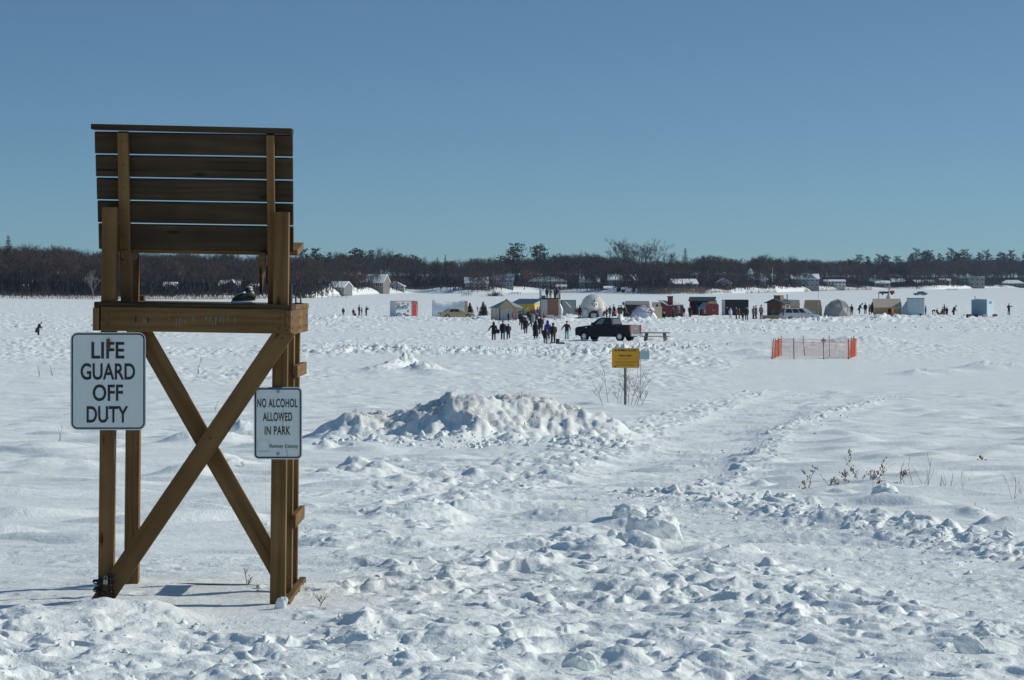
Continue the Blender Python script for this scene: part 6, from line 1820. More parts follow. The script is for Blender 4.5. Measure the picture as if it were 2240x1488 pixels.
for dx, dy, c, t, rz, pose, head, lab in ((-.42, .5, (.016, .018, .014), BK, 15, 'stand', 'hood', 'person in bulky black green coat on the tower deck, farthest left'), (.02, .9, (.14, .15, .16), (.05, .05, .055), -20, 'hunch', 'hat', 'person in grey coat on the tower deck'), (.55, .6, BK, BK, 60, 'stand', 'hat', 'person in black on the tower deck, facing the grey coat'), (.78, 1.1, (.016, .016, .022), BK, 10, 'stand', 'hood', 'person in black hood at the right rail of the tower deck')):
    x, Y = TL.x + dx, TL.y + dy
    person(CX + x / Y * F, 0, 629 if c != (.14, .15, .16) else 633, lab, pose, 'mid', c, t, head, rz=rz, z=TL.z + TOWER_H + .10, Y=Y)
person(1247, 692, 672, 'person in black cloak like coat before the grey panel hut', 'stand', 'long', BK, BK, 'hood', rz=120, fat=1.25)
person(1256, 693, 677, 'child in purple jacket before the grey panel hut', 'stand', 'short', (.08, .04, .17), BK, 'hood')
person(1262.5, 692, 671, 'person in red jacket left of the furry hut', 'stand', 'short', (.38, .02, .03), BK)
person(1268, 699, 668, 'person in black jacket and dark green trousers left of the furry hut', 'stand', 'short', BK, (.012, .05, .05), rz=30)
person(1271, 694, 666, 'person in dark maroon coat at the left side of the furry hut', 'stand', 'mid', (.05, .02, .03), BK, rz=-40)
for px, row, top, c, t, hc, pose, coat, lab in ((1321, 699, 678, BK, BK, BK, 'hunch', 'mid', 'person in black stooping at the right foot of the furry hut'), (1327, 698.5, 672, (.02, .02, .024), (.03, .04, .07), RED, 'stand', 'mid', 'person in black coat and red hat right of the furry hut'),
        (1334, 694, 669, DGR, BK, BK, 'walk', 'mid', 'person in grey green coat right of the furry hut'), (1340, 699, 678, (.02, .07, .30), BK, BLU, 'stand', 'mid', 'child in blue snow jacket among the group by the furry hut'), (1347, 698, 676, (.66, .16, .11), (.05, .04, .03), TANC, 'stand', 'short', 'person in coral orange jacket by the furry hut'),
        (1343, 692, 666, BK, BK, BK, 'stand', 'mid', 'tall person in black behind the blue jacket child'), (1354, 694, 668, (.045, .045, .03), BK, BK, 'walk', 'mid', 'person in olive coat left of the dark stall'), (1359, 692, 667, (.06, .055, .03), BK, TANC, 'stand', 'mid', 'person in khaki jacket at the dark stall'),
        (1366, 693, 669, (.035, .02, .035), BK, BK, 'stand', 'mid', 'person in plum coat at the dark stall'), (1374, 699, 682, BK, BK, BK, 'hunch', 'mid', 'person in black bending left of the pink ribbed dome')):
    person(px, row, top, lab, pose, coat, c, t, hc=hc, rz=rng.uniform(-70, 70))
person(1473, 696, 671, 'tall person in dark coat before the brick painted hut', 'stand', 'long', (.018, .015, .018), BK, rz=40)
person(1484, 694, 672, 'person in grey jacket carrying a black bag by the brick painted hut', 'stand', 'mid', (.15, .16, .17), GRY, 'hood')
person(1495, 692, 670, 'person in black jacket and tan trousers right of the brick painted hut', 'stand', 'short', BK, (.16, .09, .05))
person(1452, 696, 679, 'person in black crouching below the brick painted wall', 'crouch', 'short', BK, BK)
person(1509, 694, 668, 'person in black with a red bundle before the red barn shack', 'stand', 'mid', BK, BK, rz=-40)
person(1525, 690, 667, 'person in black inside the open front of the barn shack', 'stand', 'mid', BK, NVY, rz=70)
person(1534, 690, 670, 'person in dark blue by the white post of the barn shack', 'stand', 'mid', (.02, .03, .06), BK)
person(1598, 697, 674, 'person in white snowsuit before the black box hut', 'stand', 'short', WHT, WHT, 'hood', hc=WHT, rz=-150, fat=1.15)
person(1611, 697.5, 670, 'person in brown jacket before the black box hut', 'stand', 'mid', (.07, .036, .025), BK, rz=100)
person(1617, 698, 673, 'person in plum jacket close beside the brown jacket', 'stand', 'mid', (.05, .02, .04), NVY, rz=-100)
person(1625, 702, 684, 'child in black walking towards the black box hut', 'walk', 'short', BK, BK)
person(1633, 701, 670, 'person in black jacket and blue trousers at the corner of the black box hut', 'stand', 'short', BK, (.03, .05, .11))
person(1648, 699, 670, 'person in grey green coat between the black hut and the cabin', 'stand', 'mid', (.13, .15, .14), BK, rz=-60)
person(1654, 698.5, 668, 'person in slate jacket raising hands between the black hut and the cabin', 'photo', 'mid', (.06, .065, .08), BK, rz=60)
person(1665, 697.5, 667, 'person in tan jacket and plum trousers left of the plank cabin', 'stand', 'short', TANC, (.04, .018, .03), rz=-30)
person(1863, 690, 666, 'person in dark grey right of the clear dome', 'stand', 'mid', (.03, .03, .035), BK)
person(1880, 689, 663, 'person in blue jacket with a backpack right of the clear dome', 'hunch', 'mid', (.025, .045, .20), BK, rz=-90)
person(1893, 688.5, 662.5, 'person in black jacket and grey trousers left of the long tan hut', 'stand', 'short', BK, GRY, rz=-20)
person(1902, 690.5, 666, 'slim person in dark clothes left of the long tan hut', 'stand', 'mid', DGR, BK, rz=80)
person(1908.5, 688, 661, 'broad person in black at the left end of the long tan hut', 'stand', 'long', BK, BK, 'hood', fat=1.1)
person(1946, 695, 671, 'person in dark maroon beside the orange jacket at the long tan hut', 'stand', 'mid', (.03, .016, .02), BK)
person(1951.5, 695, 671, 'person in bright orange jacket at the long tan hut', 'stand', 'mid', (.60, .11, .04), BK, rz=60)
person(2025, 690, 668, 'person in blue jacket at the right side of the grey box hut', 'stand', 'mid', (.03, .05, .20), BK, rz=60)
person(2041, 690, 677, 'person in maroon bending down on the ice left of the fishing group', 'bend', 'short', (.04, .018, .022), BK, rz=-90)
person(2051, 690, 675, 'person in reddish brown sitting beside the bending person', 'sit', 'short', (.12, .04, .035), BK, rz=-60)
person(2066, 690, 665, 'tall person in black standing in the fishing group', 'stand', 'mid', BK, BK, rz=70)
person(2071, 692.5, 671, 'person in brown black coat in front of the tall fisher', 'stand', 'long', (.03, .018, .016), BK)
person(2061, 691, 672, 'person in dark brown sitting low in the fishing group', 'sit', 'mid', (.05, .03, .02), BK, rz=40)
person(2086, 693, 668, 'person in black with arms forward left of the blue hut', 'hunch', 'mid', BK, BK, rz=-70)
person(2207, 690, 664, 'person in dark clothes pointing to the right near the frame edge', 'point', 'short', BK, DGR, rz=10)
person(751, 693.5, 672.5, 'person in brown jacket left of the group near the chair', 'stand', 'short', (.05, .035, .03), DGR)
person(773, 693, 675, 'child in plum coat in the group right of the chair', 'stand', 'mid', (.04, .025, .03), BK)
person(777, 695.5, 683, 'person in black crouching in the group right of the chair', 'crouch', 'short', BK, BK, rz=70)
person(785.5, 692.5, 667, 'tall person in black jacket and blue trousers in the group right of the chair', 'stand', 'short', BK, (.03, .06, .12), rz=-120)
person(791.5, 692.5, 672, 'person in teal snowsuit in the group right of the chair', 'stand', 'short', (.05, .12, .07), (.02, .12, .18), rz=90)
person(801, 692.5, 670, 'person in black carrying a camera bag, right end of the group', 'photo', 'mid', BK, BK, rz=-60)
person(84, 733.5, 704, 'lone person in dark green coat bending over an ice hole at far left', 'hunch', 'long', (.024, .028, .026), BK, 'hat', rz=-60)

# things they carry
def bag(px, row, zc, w, h, col, label, name='bag', dy=-.12):
    Y = lake_y(row); x = (px - CX) / F * Y; z = hz(x, Y)
    o = thing(name, (x, Y + dy, z), label, 'bag')
    MB().loft([[(a * w * .9, b * .09, zc - h / 2) for a, b in ((-.5, -1), (.5, -1), (.5, 1), (-.5, 1))], [(a * w, b * .10, zc) for a, b in ((-.5, -1), (.5, -1), (.5, 1), (-.5, 1))], [(a * w * .8, b * .06, zc + h / 2) for a, b in ((-.5, -1), (.5, -1), (.5, 1), (-.5, 1))]], smooth=False).build('body', cloth(col), o, bevel=.03)
    MB().tube([(-w * .3, 0, zc + h / 2), (-w * .2, 0, zc + h * .8), (w * .2, 0, zc + h * .8), (w * .3, 0, zc + h / 2)], .013, 6).build('strap', cloth(col), o)
bag(1088.5, 744, .72, .38, .34, BK, 'large black handbag of the person with the arm out')
bag(1106, 743.6, .92, .26, .50, (.03, .14, .22), 'bright blue and green bag carried between two walkers')
bag(1154, 731, .88, .26, .34, (.16, .08, .05), 'brown shoulder bag in the middle of the walking crowd')
bag(1486, 694, .35, .28, .34, BK, 'black bag beside the grey jacketed person at the brick painted hut')
bag(1513, 694, .72, .34, .30, (.30, .04, .045), 'red bundle held by the person at the barn shack')
bag(804.5, 692.5, .95, .26, .24, BK, 'black camera bag at the right end of the group near the chair')
x, Y, z, k = spot(1219, 754.5)
sl_ = thing('sled', (x, Y, z), 'blue plastic sled pulled over the snow', 'sled', rz=R(10))
MB().bx(-.55, .55, -.25, .25, -.03, .03).bx(-.55, .55, -.27, -.23, .03, .12).bx(-.55, .55, .23, .27, .03, .12).build('tray', mat('sled_blue', (.03, .09, .20), .5), sl_, bevel=.02)
MB().tube([(-.1, 0, .06), (-.42, -.02, .85)], .012, 5).build('rope', INKD, sl_)
bk_ = thing('bucket', (x + .04, Y, z + .03), 'dark bucket standing on the blue sled', 'bucket')
MB().tube([(0, 0, 0), (0, 0, .36)], [.13, .16], 14).build('pail', BLACK, bk_)
MB().tube([(-.16, 0, .36), (-.1, 0, .48), (.1, 0, .48), (.16, 0, .36)], .01, 5).build('handle', STEEL, bk_)
x, Y, z, k = spot(2116, 697)
bk_ = thing('bucket', (x, Y, z), 'dark bucket alone on the snow left of the blue hut', 'bucket')
MB().tube([(0, 0, 0), (0, 0, .40)], [.15, .18], 14).build('pail', BLACK, bk_); MB().tube([(-.18, 0, .4), (-.1, 0, .5), (.1, 0, .5), (.18, 0, .4)], .01, 5).build('handle', STEEL, bk_)
# snow shovel by the grey box, firewood and pallet by the blue hut
x, Y, z, k = spot(2012, 693)
o = thing('snow_shovel', (x, Y - .4, z), 'dark snow shovel standing against the grey box hut', 'shovel')
MB().tube([(0, 0, .3), (.02, .05, 1.1)], .018, 6).build('handle', PLY, o); MB().bx(-.2, .2, -.02, .02, -.05, .36).build('blade', BLACK, o)
for px, row, c_, lab in ((2119, 694, (.14, .07, .05), 'small brown crate at the left foot of the blue hut'), (2134, 694.5, (.06, .035, .03), 'dark crate before the blue hut'), (2153, 694.5, (.55, .47, .36), 'pale wooden pallet before the blue hut'), (2175, 693.5, (.26, .12, .09), 'reddish crate right of the blue hut'), (2058, 692, (.24, .12, .08), 'rust coloured box between the seated fishers')):
    x, Y, z, k = spot(px, row)
    o = thing('crate', (x, Y - .5, z), lab, 'crate', rz=rng.uniform(-.5, .5))
    cm_ = cloth(c_)
    for q in range(3): MB().bx(-.34, .34, -.2, -.17, .02 + q * .12, .11 + q * .12).build('slat', cm_, o)
    MB().bx(-.32, .32, -.165, .2, -.02, .3).build('box', cm_, o)

# ------------------------------------------------------------------ orange safety fence round thin ice
FY0 = lake_y(785.5); FY1 = lake_y(779.5)
ORF = mat('orange_mesh', (.72, .12, .045), .6, .1, 4)
POST = mat('dark_stake', (.035, .032, .03), .7, .2, 8)
fx0, fx1 = (1689 - CX) / F * FY0, (1857 - CX) / F * FY0
bx0, bx1 = (1708 - CX) / F * FY1 , (1872 - CX) / F * FY1
fz = hz((fx0 + fx1) / 2, (FY0 + FY1) / 2)
fence = thing('safety_fence', ((fx0 + fx1) / 2, FY0, fz), 'orange plastic mesh fence on stakes around thin ice', 'fence')
ox, oy = (fx0 + fx1) / 2, FY0
def net(p, q, h0, h1, step=.07, bunch=0, sag=.05, w=.006):
    L = math.hypot(q[0] - p[0], q[1] - p[1]); V_, F_ = [], []
    n = int(L / step) + 1; m = int(1.12 / .075)
    def pt(u, v):
        bow = sag * math.sin(math.pi * u) * v
        wv = bunch * math.sin(u * L * 9 + v * 2) * .12
        dx, dy = (q[0] - p[0]) / L, (q[1] - p[1]) / L
        return Vector((p[0] + dx * u * L - dy * wv, p[1] + dy * u * L + dx * wv, h0 + (h1 - h0) * v - bow))
    def rib(a, b, up_):
        k0 = len(V_); d = up_ * w
        V_.extend([tuple(a - d), tuple(a + d), tuple(b + d), tuple(b - d)]); F_.append((k0, k0 + 1, k0 + 2, k0 + 3))
    ex = Vector(((q[0] - p[0]) / L, (q[1] - p[1]) / L, 0)); ez = Vector((0, 0, 1))
    for i in range(n + 1):
        for j in range(m): rib(pt(i / n, j / m), pt(i / n, (j + 1) / m), ex)
    for j in range(m + 1):
        for i in range(n): rib(pt(i / n, j / m), pt((i + 1) / n, j / m), ez * (2.2 if j == m else 1))
    o = bpy.data.objects.new('net', simple_mesh('net', V_, F_, ORF)); C.objects.link(o); o.parent = fence
A, B_, C_, D_ = (fx0 - ox, 0), (fx1 - ox, 0), (bx1 - ox, FY1 - oy), (bx0 - ox, FY1 - oy)
net(A, B_, .0, 1.16, .085, 0, .10, .0040)
net(D_, C_, .0, 1.18, .085, 0, .06, .0038)
net(A, D_, .0, 1.15, .085, 1.2, .05, .0048)
net(B_, C_, .0, 1.18, .085, 1.2, .05, .006)
def stake(x, y, h, lean=0.0, r=.022):
    MB().tube([(x, y, -.25), (x + lean, y, h)], r, 6).tube([(x, y, -.02), (x, y, .07)], r * 2.0, 6).build('stake', POST, fence)
for px, le in ((1688.5, .10), (1737, -.04), (1802, -.03), (1856.5, -.01)):
    stake((px - CX) / F * FY0 - ox, -.03, 1.32, le)
for px, le in ((1709, 0), (1761, -.13), (1814.5, -.02), (1867, .02)):
    stake((px - CX) / F * FY1 - ox, FY1 - oy + .03, 1.36, le)
for u in (.35, .7):
    stake(A[0] + (D_[0] - A[0]) * u, (FY1 - oy) * u, 1.3); stake(B_[0] + (C_[0] - B_[0]) * u, (FY1 - oy) * u, 1.35)
dg = MB(); s_ = .20
dsg = thing('thin_ice_sign', ((1801 - CX) / F * FY0, FY0 - .09, fz + 1.18), 'small diamond shaped warning sign with red border on the orange fence', 'sign')
MB().prism([(0, -s_), (s_ * .85, 0), (0, s_), (-s_ * .85, 0)], 0, .012).build('panel', mat('sign_red', (.45, .05, .04), .5), dsg)
i_ = s_ * .66
MB().prism([(0, -i_), (i_ * .85, 0), (0, i_), (-i_ * .85, 0)], -.008, -.002).build('face', WHITEP, dsg)
MB().bx(-.055, .055, -.016, -.01, -.035, .045).build('symbol', INKD, dsg)

# ------------------------------------------------------------------ yellow notice on its post
SY = row2y(886)
sx0 = (1368 - CX) / F * SY; sz0 = hz(sx0, SY); ks = SY / F
yb = 5 - (805 - HY) * ks - sz0; yt = 5 - (762 - HY) * ks - sz0
ysn = thing('beach_notice', (sx0, SY, sz0), 'yellow NO SWIMMING ALLOWED beach closed notice on a wooden post', 'sign')
YS = mat('notice_yellow', (.78, .38, .012), .5, .05, 4)
MB().tube([(0, .06, -.4), (0, .06, yt - .05)], [(.042, .042)] * 2, 4, smooth=False).build('post', mat('grey_post', (.10, .105, .10), .8, .25, 4), ysn)
hw_ = 29.5 * ks
MB().bx(-hw_, hw_, -.012, 0, yb, yt).build('panel', YS, ysn)
MB().bx(hw_ - .004, hw_ + .02, -.004, .012, yb + .01, yt - .01).build('edge', mat('notice_red', (.45, .04, .03), .5), ysn)
for x_ in (-hw_ * .45, hw_ * .45): MB().tube([(x_, -.012, (yb + yt) / 2), (x_, -.018, (yb + yt) / 2)], .004, 6)
def ytext(t, row, wpx, hpx, bold=.0):
    L_ = text_mesh(t, .1, ysn, INK, (0, -.0135, 0), bold=bold)
    bb = [v.co.x for v in L_.data.vertices]; h_ = [v.co.y for v in L_.data.vertices]
    L_.scale = (wpx * ks / (max(bb) - min(bb)), hpx * ks / (max(h_) - min(h_)), 1)
    L_.location.z = 5 - (row - HY) * ks - sz0 - (max(h_) + min(h_)) / 2 * L_.scale[1]
    L_.location.x = -(max(bb) + min(bb)) / 2 * L_.scale[0]
ytext('NO SWIMMING ALLOWED', 766.5, 48, 4.6, .004)
ytext('BEACH CLOSED', 778.3, 27, 4.4, .004)
ln = MB(); FI = mat('faded_ink', (.22, .13, .02), .6)
for row, w_ in ((785, 34), (791.5, 46), (794, 44), (797.5, 40), (800, 40)):
    zz = 5 - (row - HY) * ks - sz0
    x_ = -w_ / 2 * ks
    while x_ < w_ / 2 * ks:
        l_ = rng.uniform(.02, .07); ln.bx(x_, min(x_ + l_, w_ / 2 * ks), -.015, -.0125, zz - .007, zz + .007); x_ += l_ + .012
ln.build('small_print', FI, ysn)
MB().bx(-hw_ + 5 * ks, -hw_ + 9 * ks, -.015, -.0125, yb + 1.2 * ks, yb + 4.5 * ks).build('red_logo', mat('notice_red', (.45, .04, .03)), ysn)
SY2 = SY + 5
bs = thing('small_notice', ((1409.5 - CX) / F * SY2, SY2, 5 - (777.5 - HY) / F * SY2), 'pale blue board sticking out beside the yellow notice', 'sign')
MB().bx(-11.5 * ks, 11.5 * ks, 0, .01, -9.5 * ks, 10 * ks).build('panel', mat('pale_cyan_board', (.42, .58, .60), .5), bs)
MB().tube([(-8 * ks, .03, -1.9), (-8 * ks, .03, .1)], .012, 6).build('post', STEEL, bs)

# ------------------------------------------------------------------ plants sticking out of the snow
STEM = mat('dry_stem', (.15, .105, .075), .9, .3, 6)
STEMG = mat('straw', (.36, .29, .20), .9, .2, 6)
SEED = mat('dry_leaf', (.15, .085, .05), .9, .4, 20)
def weed(px, row, hpx, label, lean=0.0, kind='leafy', name='dried_weed', seed=0, group=None, grey=False):
    r2 = random.Random(seed + px)
    x, Y = G(px, row); z = hz(x, Y); k = Y / F; h = hpx * k
    o = thing(name, (x, Y, z - .02), label, 'plant', group)
    mb, lf = MB(), MB()
    r0 = max(.0035, .55 * k)
    def st(p, d, L, r, dep):
        n = 4; pts = [Vector(p)]; dd = Vector(d)
        for i in range(n):
            dd = (dd + Vector((r2.gauss(0, .16), r2.gauss(0, .1), r2.gauss(.03, .08)))).normalized(); pts.append(pts[-1] + dd * L / n)
        mb.tube(pts, [r * (1 - .5 * i / n) for i in range(n + 1)], 5)
        if kind == 'leafy':
            for i in range(1, n + 1):
                for _ in range(2 if dep else 1):
                    if r2.random() < .75:
                        c = pts[i] + Vector((r2.gauss(0, .01), r2.gauss(0, .01), 0)); s = r2.uniform(.9, 2.2) * k
                        lf.ell(c, (s * r2.uniform(.5, 1), s * .5, s * r2.uniform(.6, 1.3)), 0, 5, 4, .3)
        if dep < (2 if kind == 'leafy' else 1 if kind == 'grass' else 3):
            for _ in range(r2.choice((1, 2, 2)) if kind != 'bush' else 3):
                i = r2.randint(1, n - 1)
                a = Vector((r2.choice((-1, 1)) * r2.uniform(.35, .8), r2.gauss(0, .4), 1)) if kind != 'grass' else dd + Vector((r2.gauss(0, .2), r2.gauss(0, .2), 0))
                st(pts[i], a.normalized(), L * r2.uniform(.35, .6), r * .65, dep + 1)
    st((0, 0, -.03), Vector((lean, r2.gauss(0, .1), 1)).normalized(), h / max(.5, math.cos(math.atan(abs(lean)))), r0, 0)
    if kind == 'grass':
        for _ in range(2): st((r2.gauss(0, .02), r2.gauss(0, .02), -.03), Vector((lean + r2.gauss(0, .25), r2.gauss(0, .1), 1)).normalized(), h * r2.uniform(.5, .9), r0 * .7, 1)
    if kind == 'leafy':
        for q_ in range(2): st((r2.gauss(0, .03), r2.gauss(0, .05), -.03), Vector((lean + r2.choice((-1, 1)) * r2.uniform(.25, .8), r2.gauss(0, .2), 1)).normalized(), h * r2.uniform(.4, .75), r0 * .8, 1)
    mb.build('stem', STEMG if grey else STEM, o)
    if lf.v: lf.build('leaves', SEED, o)
WG = 'dry grass stalks poking out of the snow behind the berm'
GL = 'thin dry grass stalk poking out of the snow right of the leafy weeds'
for i, (px, row, h, ln_, lab) in enumerate(((1769, 1077, 54, .12, 'single curled leafy weed, first in the row behind the snow berm'), (1822, 1069, 40, -.55, 'leafy weed leaning left, second in the row behind the snow berm'), (1832, 1068, 20, .3, 'short brown weed tuft beside the left leaning weed'),
        (1862, 1068, 34, -.6, 'two stemmed weed leaning left before the tallest weed'), (1880, 1067, 66, -.06, 'tallest dark weed with a seed head in the row behind the berm'), (1908, 1068, 46, .2, 'bushy brown weed just right of the tallest weed'),
        (1920, 1070, 50, .25, 'large curled leafy weed clump before a white snow lump'), (1954, 1072, 34, 1.0, 'leafy weed lying far to the right at the end of the dark row'))):
    weed(px, row, h, lab, ln_, seed=11)
for i, (px, row, h, ln_) in enumerate(((1915, 1090, 86, -.02), (1975, 1072, 62, -.2), (1997, 1076, 82, -.15), (2024, 1077, 76, .3), (2020, 1070, 44, -.5), (2060, 1088, 40, 0), (2072, 1080, 52, -.25), (2078, 1078, 48, -.1), (2107, 1080, 52, -.25), (2118, 1062, 16, .2), (2205, 1066, 34, -.2), (2219, 1098, 62, -.05), (2238, 1085, 42, -.3), (2133, 1112, 14, .1), (2143, 1046, 10, 0))):
    weed(px, row, h, GL, ln_, 'grass', 'dry_grass', seed=i, group=WG, grey=i % 2 == 0)
weed(2149, 1024, 24, 'small dried flower head alone in the right hand snowfield', .1, 'leafy', seed=5)
for i, (px, row, h, ln_) in enumerate(((1318, 892, 72, -.02), (1331, 887, 96, -.22), (1352, 884, 60, 0), (1358, 884, 70, -.1), (1374, 886, 84, .05), (1380, 887, 92, .12), (1386, 887, 88, .22), (1392, 888, 74, .3), (1402, 890, 36, .35))):
    weed(px, row, h, 'bare twiggy shoot of the shrub around the yellow notice post', ln_, 'bush', 'bare_shrub', seed=i, group='bare shrub shoots around the yellow notice')
for px, row, h, ln_, lab in ((545, 1290, 50, -.25, 'wiry dead twig in the snow under the chair'), (560, 1300, 20, .1, 'tiny dead twig left of the chair right foot'), (690, 1322, 46, .6, 'dead twig slanting right beside the chair right foot'), (85, 825, 36, 0, 'dry grass tuft left of the LIFE GUARD sign'), (115, 822, 26, -.1, 'thin grass stalk beside the tuft left of the LIFE GUARD sign'),
        (128, 975, 44, .1, 'dry stalk on the drift left of the chair'), (60, 978, 16, 0, 'low grass patch on the drift left of the chair'), (532, 1018, 18, -.2, 'brown twig tuft behind the cross brace'), (470, 905, 26, .1, 'sparse grass on the drift seen through the chair'), (433, 822, 44, -.05, 'single stalk seen through the chair under the deck'),
        (1665, 1052, 14, 0, 'pale grass on a small snow hump left of the weeds'), (1440, 938, 10, 0, 'brown tuft on a hump in the trodden path')):
    weed(px, row, h, lab, ln_, 'grass' if 'grass' in lab or 'stalk' in lab else 'bush', 'dry_grass' if 'grass' in lab or 'stalk' in lab else 'dead_twig', seed=3, grey='grass' in lab)
# grass showing through the big mound
V_, F_ = [], []
for _ in range(150):
    px = rng.uniform(760, 1290); x = (px - CX) / F * 61; y = 61 + rng.uniform(-1.6, 1.0)
    V_.append((x, y, rng.gauss(0, .08), rng.uniform(.03, .09)))
A_ = np.array(V_); Zq = height(A_[:, 0], A_[:, 1])[0]
q = np.stack([np.stack([A_[:, 0] - .006, A_[:, 1], Zq - .02], 1), np.stack([A_[:, 0] + .006, A_[:, 1], Zq - .02], 1), np.stack([A_[:, 0] + A_[:, 2] + .004, A_[:, 1] - .03, Zq + A_[:, 3]], 1), np.stack([A_[:, 0] + A_[:, 2] - .004, A_[:, 1] - .03, Zq + A_[:, 3]], 1)], 1).reshape(-1, 3)
o = bpy.data.objects.new('mound_grass', simple_mesh('mound_grass', q, np.arange(len(q)).reshape(-1, 4), STEMG)); C.objects.link(o)
tag(o, 'scraps of dead grass poking out of the big dirty snow mound', 'grass', kind='stuff')

# ------------------------------------------------------------------ loose snow blocks
def snow_lump(px, row, wpx, hpx, label, seed, d=.8, boxy=0.0, sink=.25, tilt=0.0):
    x, Y = G(px, row); z = hz(x, Y); k = Y / F
    w, h = wpx * k / 2, hpx * k
    bm = bmesh.new(); bmesh.ops.create_icosphere(bm, subdivisions=5, radius=1.0)
    co = np.array([v.co[:] for v in bm.verts])
    if boxy: 
        m = np.abs(co).max(1, keepdims=True); co = co * (1 - boxy) + co / m * boxy * .82
    n = perlin(co[:, 0] * 1.5 + seed * 7.1 + co[:, 2], co[:, 1] * 1.5 + co[:, 2] * 1.3, seed)
    n2 = perlin(co[:, 0] * 4 + co[:, 2] * 2.2, co[:, 1] * 4 + co[:, 2] * 3 + seed, seed + 1)
    n3 = perlin(co[:, 0] * 11 + co[:, 2] * 7, co[:, 1] * 11 - co[:, 2] * 6, seed + 2)
    n4 = perlin(co[:, 0] * 22 + co[:, 2] * 13, co[:, 1] * 22 - co[:, 2] * 15, seed + 3)
    co = co * (1 + .22 * n + .12 * n2 + .05 * n3 + .02 * n4)[:, None]
    co[:, 0] += tilt * co[:, 2]
    for v, c in zip(bm.verts, co):
        v.co = (c[0] * w, c[1] * w * d, (c[2] * .5 + .5) * h - h * sink)
        
    me = bpy.data.meshes.new('snow_block'); bm.to_mesh(me); bm.free(); me.materials.append(SNOW)
    me.polygons.foreach_set('use_smooth', [True] * len(me.polygons))
    o = bpy.data.objects.new('snow_block', me); C.objects.link(o); o.location = (x, Y, z)
    return tag(o, label, 'snow block', kind='thing')
snow_lump(1428, 1190, 120, 100, 'biggest rounded snow block beside the forking path', 21, boxy=.5)
snow_lump(1376, 1134, 74, 48, 'pointed snow lump behind the biggest block', 22)
snow_lump(1436, 1130, 56, 34, 'small rounded snow lump on the back of the biggest block', 23)
snow_lump(1340, 1166, 22, 26, 'fist sized snowball left of the biggest block', 24)
snow_lump(1936, 1110, 62, 44, 'smooth snow lump on top of the berm before the weeds', 28)
snow_lump(1916, 1062, 26, 24, 'white snow lump behind the curled weeds', 29)
snow_lump(2122, 1342, 24, 40, 'upright snow chip casting a long shadow at the right', 30, boxy=.4, d=.5, tilt=.2)
snow_lump(615, 1326, 26, 34, 'broken snow piece against the right foot of the chair', 31, boxy=.3, d=.5, tilt=.3)
snow_lump(1270, 1438, 76, 52, 'sharp tipped snow slab in the middle foreground', 32, d=.5, tilt=.15)
snow_lump(2120, 1420, 60, 56, 'triangular snow slab at lower right', 33, boxy=.2, d=.4, tilt=-.3)

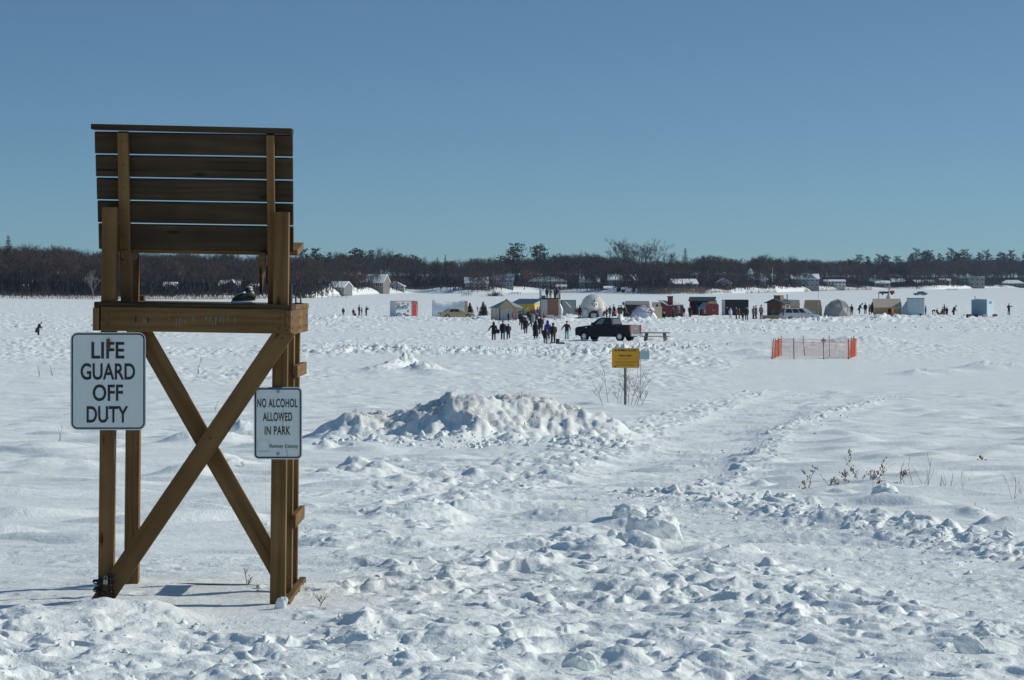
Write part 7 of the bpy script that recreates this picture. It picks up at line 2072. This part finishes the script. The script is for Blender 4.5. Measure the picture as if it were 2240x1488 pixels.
# crumbs and broken slabs of snow: thousands, one object each zone
def make_crumbs():
    r2 = np.random.default_rng(12)
    bm = bmesh.new(); bmesh.ops.create_icosphere(bm, subdivisions=2, radius=1.0)
    bv = np.array([v.co[:] for v in bm.verts]); bf = np.array([[v.index for v in f.verts] for f in bm.faces]); bm.free()
    P = []                                              # x, y, size, flatness
    def along(pl, n, sd, s0, s1):
        pl = np.array(pl); seg = np.hypot(*(pl[1:] - pl[:-1]).T); cs = np.concatenate([[0], np.cumsum(seg)])
        u = r2.uniform(0, cs[-1], n); i = np.clip(np.searchsorted(cs, u) - 1, 0, len(seg) - 1); t = (u - cs[i]) / seg[i]
        p = pl[i] + (pl[i + 1] - pl[i]) * t[:, None] + r2.normal(0, 1, (n, 2)) * np.array(sd)
        P.extend(np.column_stack([p, s0 * (s1 / s0) ** (r2.random(n) ** 2.2)]))
    along(BERM, 700, (.35, .42), .008, .05)
    along(EDGE1, 400, (.4, .7), .012, .06)
    along(PATH1[2:], 400, (.9, 1.6), .007, .03)
    along(PATH2, 250, (.6, .6), .005, .018)
    n = 800
    y = 14.2 + 18 * r2.random(n) ** 1.5; x = (r2.uniform(560, 2300, n) - CX) / F * y
    P.extend(np.column_stack([x, y, .006 * 6 ** (r2.random(n) ** 3)]))
    n = 300
    y = 14.2 + 3.4 * r2.random(n); x = (r2.uniform(-60, 900, n) - CX) / F * y
    P.extend(np.column_stack([x, y, .006 * 5 ** (r2.random(n) ** 3)]))
    n = 600
    y = 57 + r2.normal(0, 1.0, n); x = (r2.uniform(680, 1380, n) - CX) / F * y
    P.extend(np.column_stack([x, y, .015 * 6 ** (r2.random(n) ** 2)]))
    for pl, hh, hd in RIDGES:
        along(pl, int(520 * hh + 100), (hd * .5, hd * .8), .05, .22)
    P = np.array(P)
    pxs = CX + F * P[:, 0] / P[:, 1]
    keep = ~((pxs > 1560) & (P[:, 1] > 150) & (P[:, 1] < 235) & (r2.random(len(P)) < .9))
    P = P[keep]
    z = height(P[:, 0], P[:, 1])[0]
    VV, FF = [], []
    nb = len(bv)
    for i, ((x, y, s), zz) in enumerate(zip(P, z)):
        jit = 1 + r2.normal(0, .16, (nb, 1))
        sc = s * np.array([r2.uniform(.7, 1.3), r2.uniform(.6, 1.1), r2.uniform(.4, .95)])
        a = r2.uniform(0, 6.28); b = r2.normal(0, .5)
        q = bv * jit * sc
        # chip flat facets
        nrm = r2.normal(0, 1, 3); nrm /= np.linalg.norm(nrm); d = q @ nrm; lim_ = s * r2.uniform(.15, .5)
        q = q - np.maximum(d - lim_, 0)[:, None] * nrm
        q = np.stack([q[:, 0] * math.cos(b) + q[:, 2] * math.sin(b), q[:, 1], q[:, 2] * math.cos(b) - q[:, 0] * math.sin(b)], 1)
        q = np.stack([q[:, 0] * math.cos(a) - q[:, 1] * math.sin(a), q[:, 0] * math.sin(a) + q[:, 1] * math.cos(a), q[:, 2]], 1)
        VV.append(q + np.array([x, y, zz + sc[2] * .02])); FF.append(bf + i * nb)
    o = bpy.data.objects.new('snow_crumbs', simple_mesh('snow_crumbs', np.concatenate(VV), np.concatenate(FF), SNOW)); C.objects.link(o)
    tag(o, 'countless loose crumbs and broken chunks of snow over the trodden ground', 'snow', kind='stuff')
make_crumbs()

# ------------------------------------------------------------------ cold hazy air over the lake
HAZE = True
if HAZE:
    m, nt, b, N, L = new_mat('haze_air')
    N.remove(b)
    pv = N.new('ShaderNodeVolumePrincipled')
    pv.inputs['Color'].default_value = (.52, .74, 1.0, 1)
    pv.inputs['Density'].default_value = .00006
    pv.inputs['Anisotropy'].default_value = .0
    L.new(pv.outputs[0], nt.nodes['Material Output'].inputs['Volume'])
    o = MB().bx(-2500, 2500, -200, 3200, -6, 48).build('haze', m)
    tag(o, 'thin cold haze over the frozen lake', 'haze', kind='stuff')
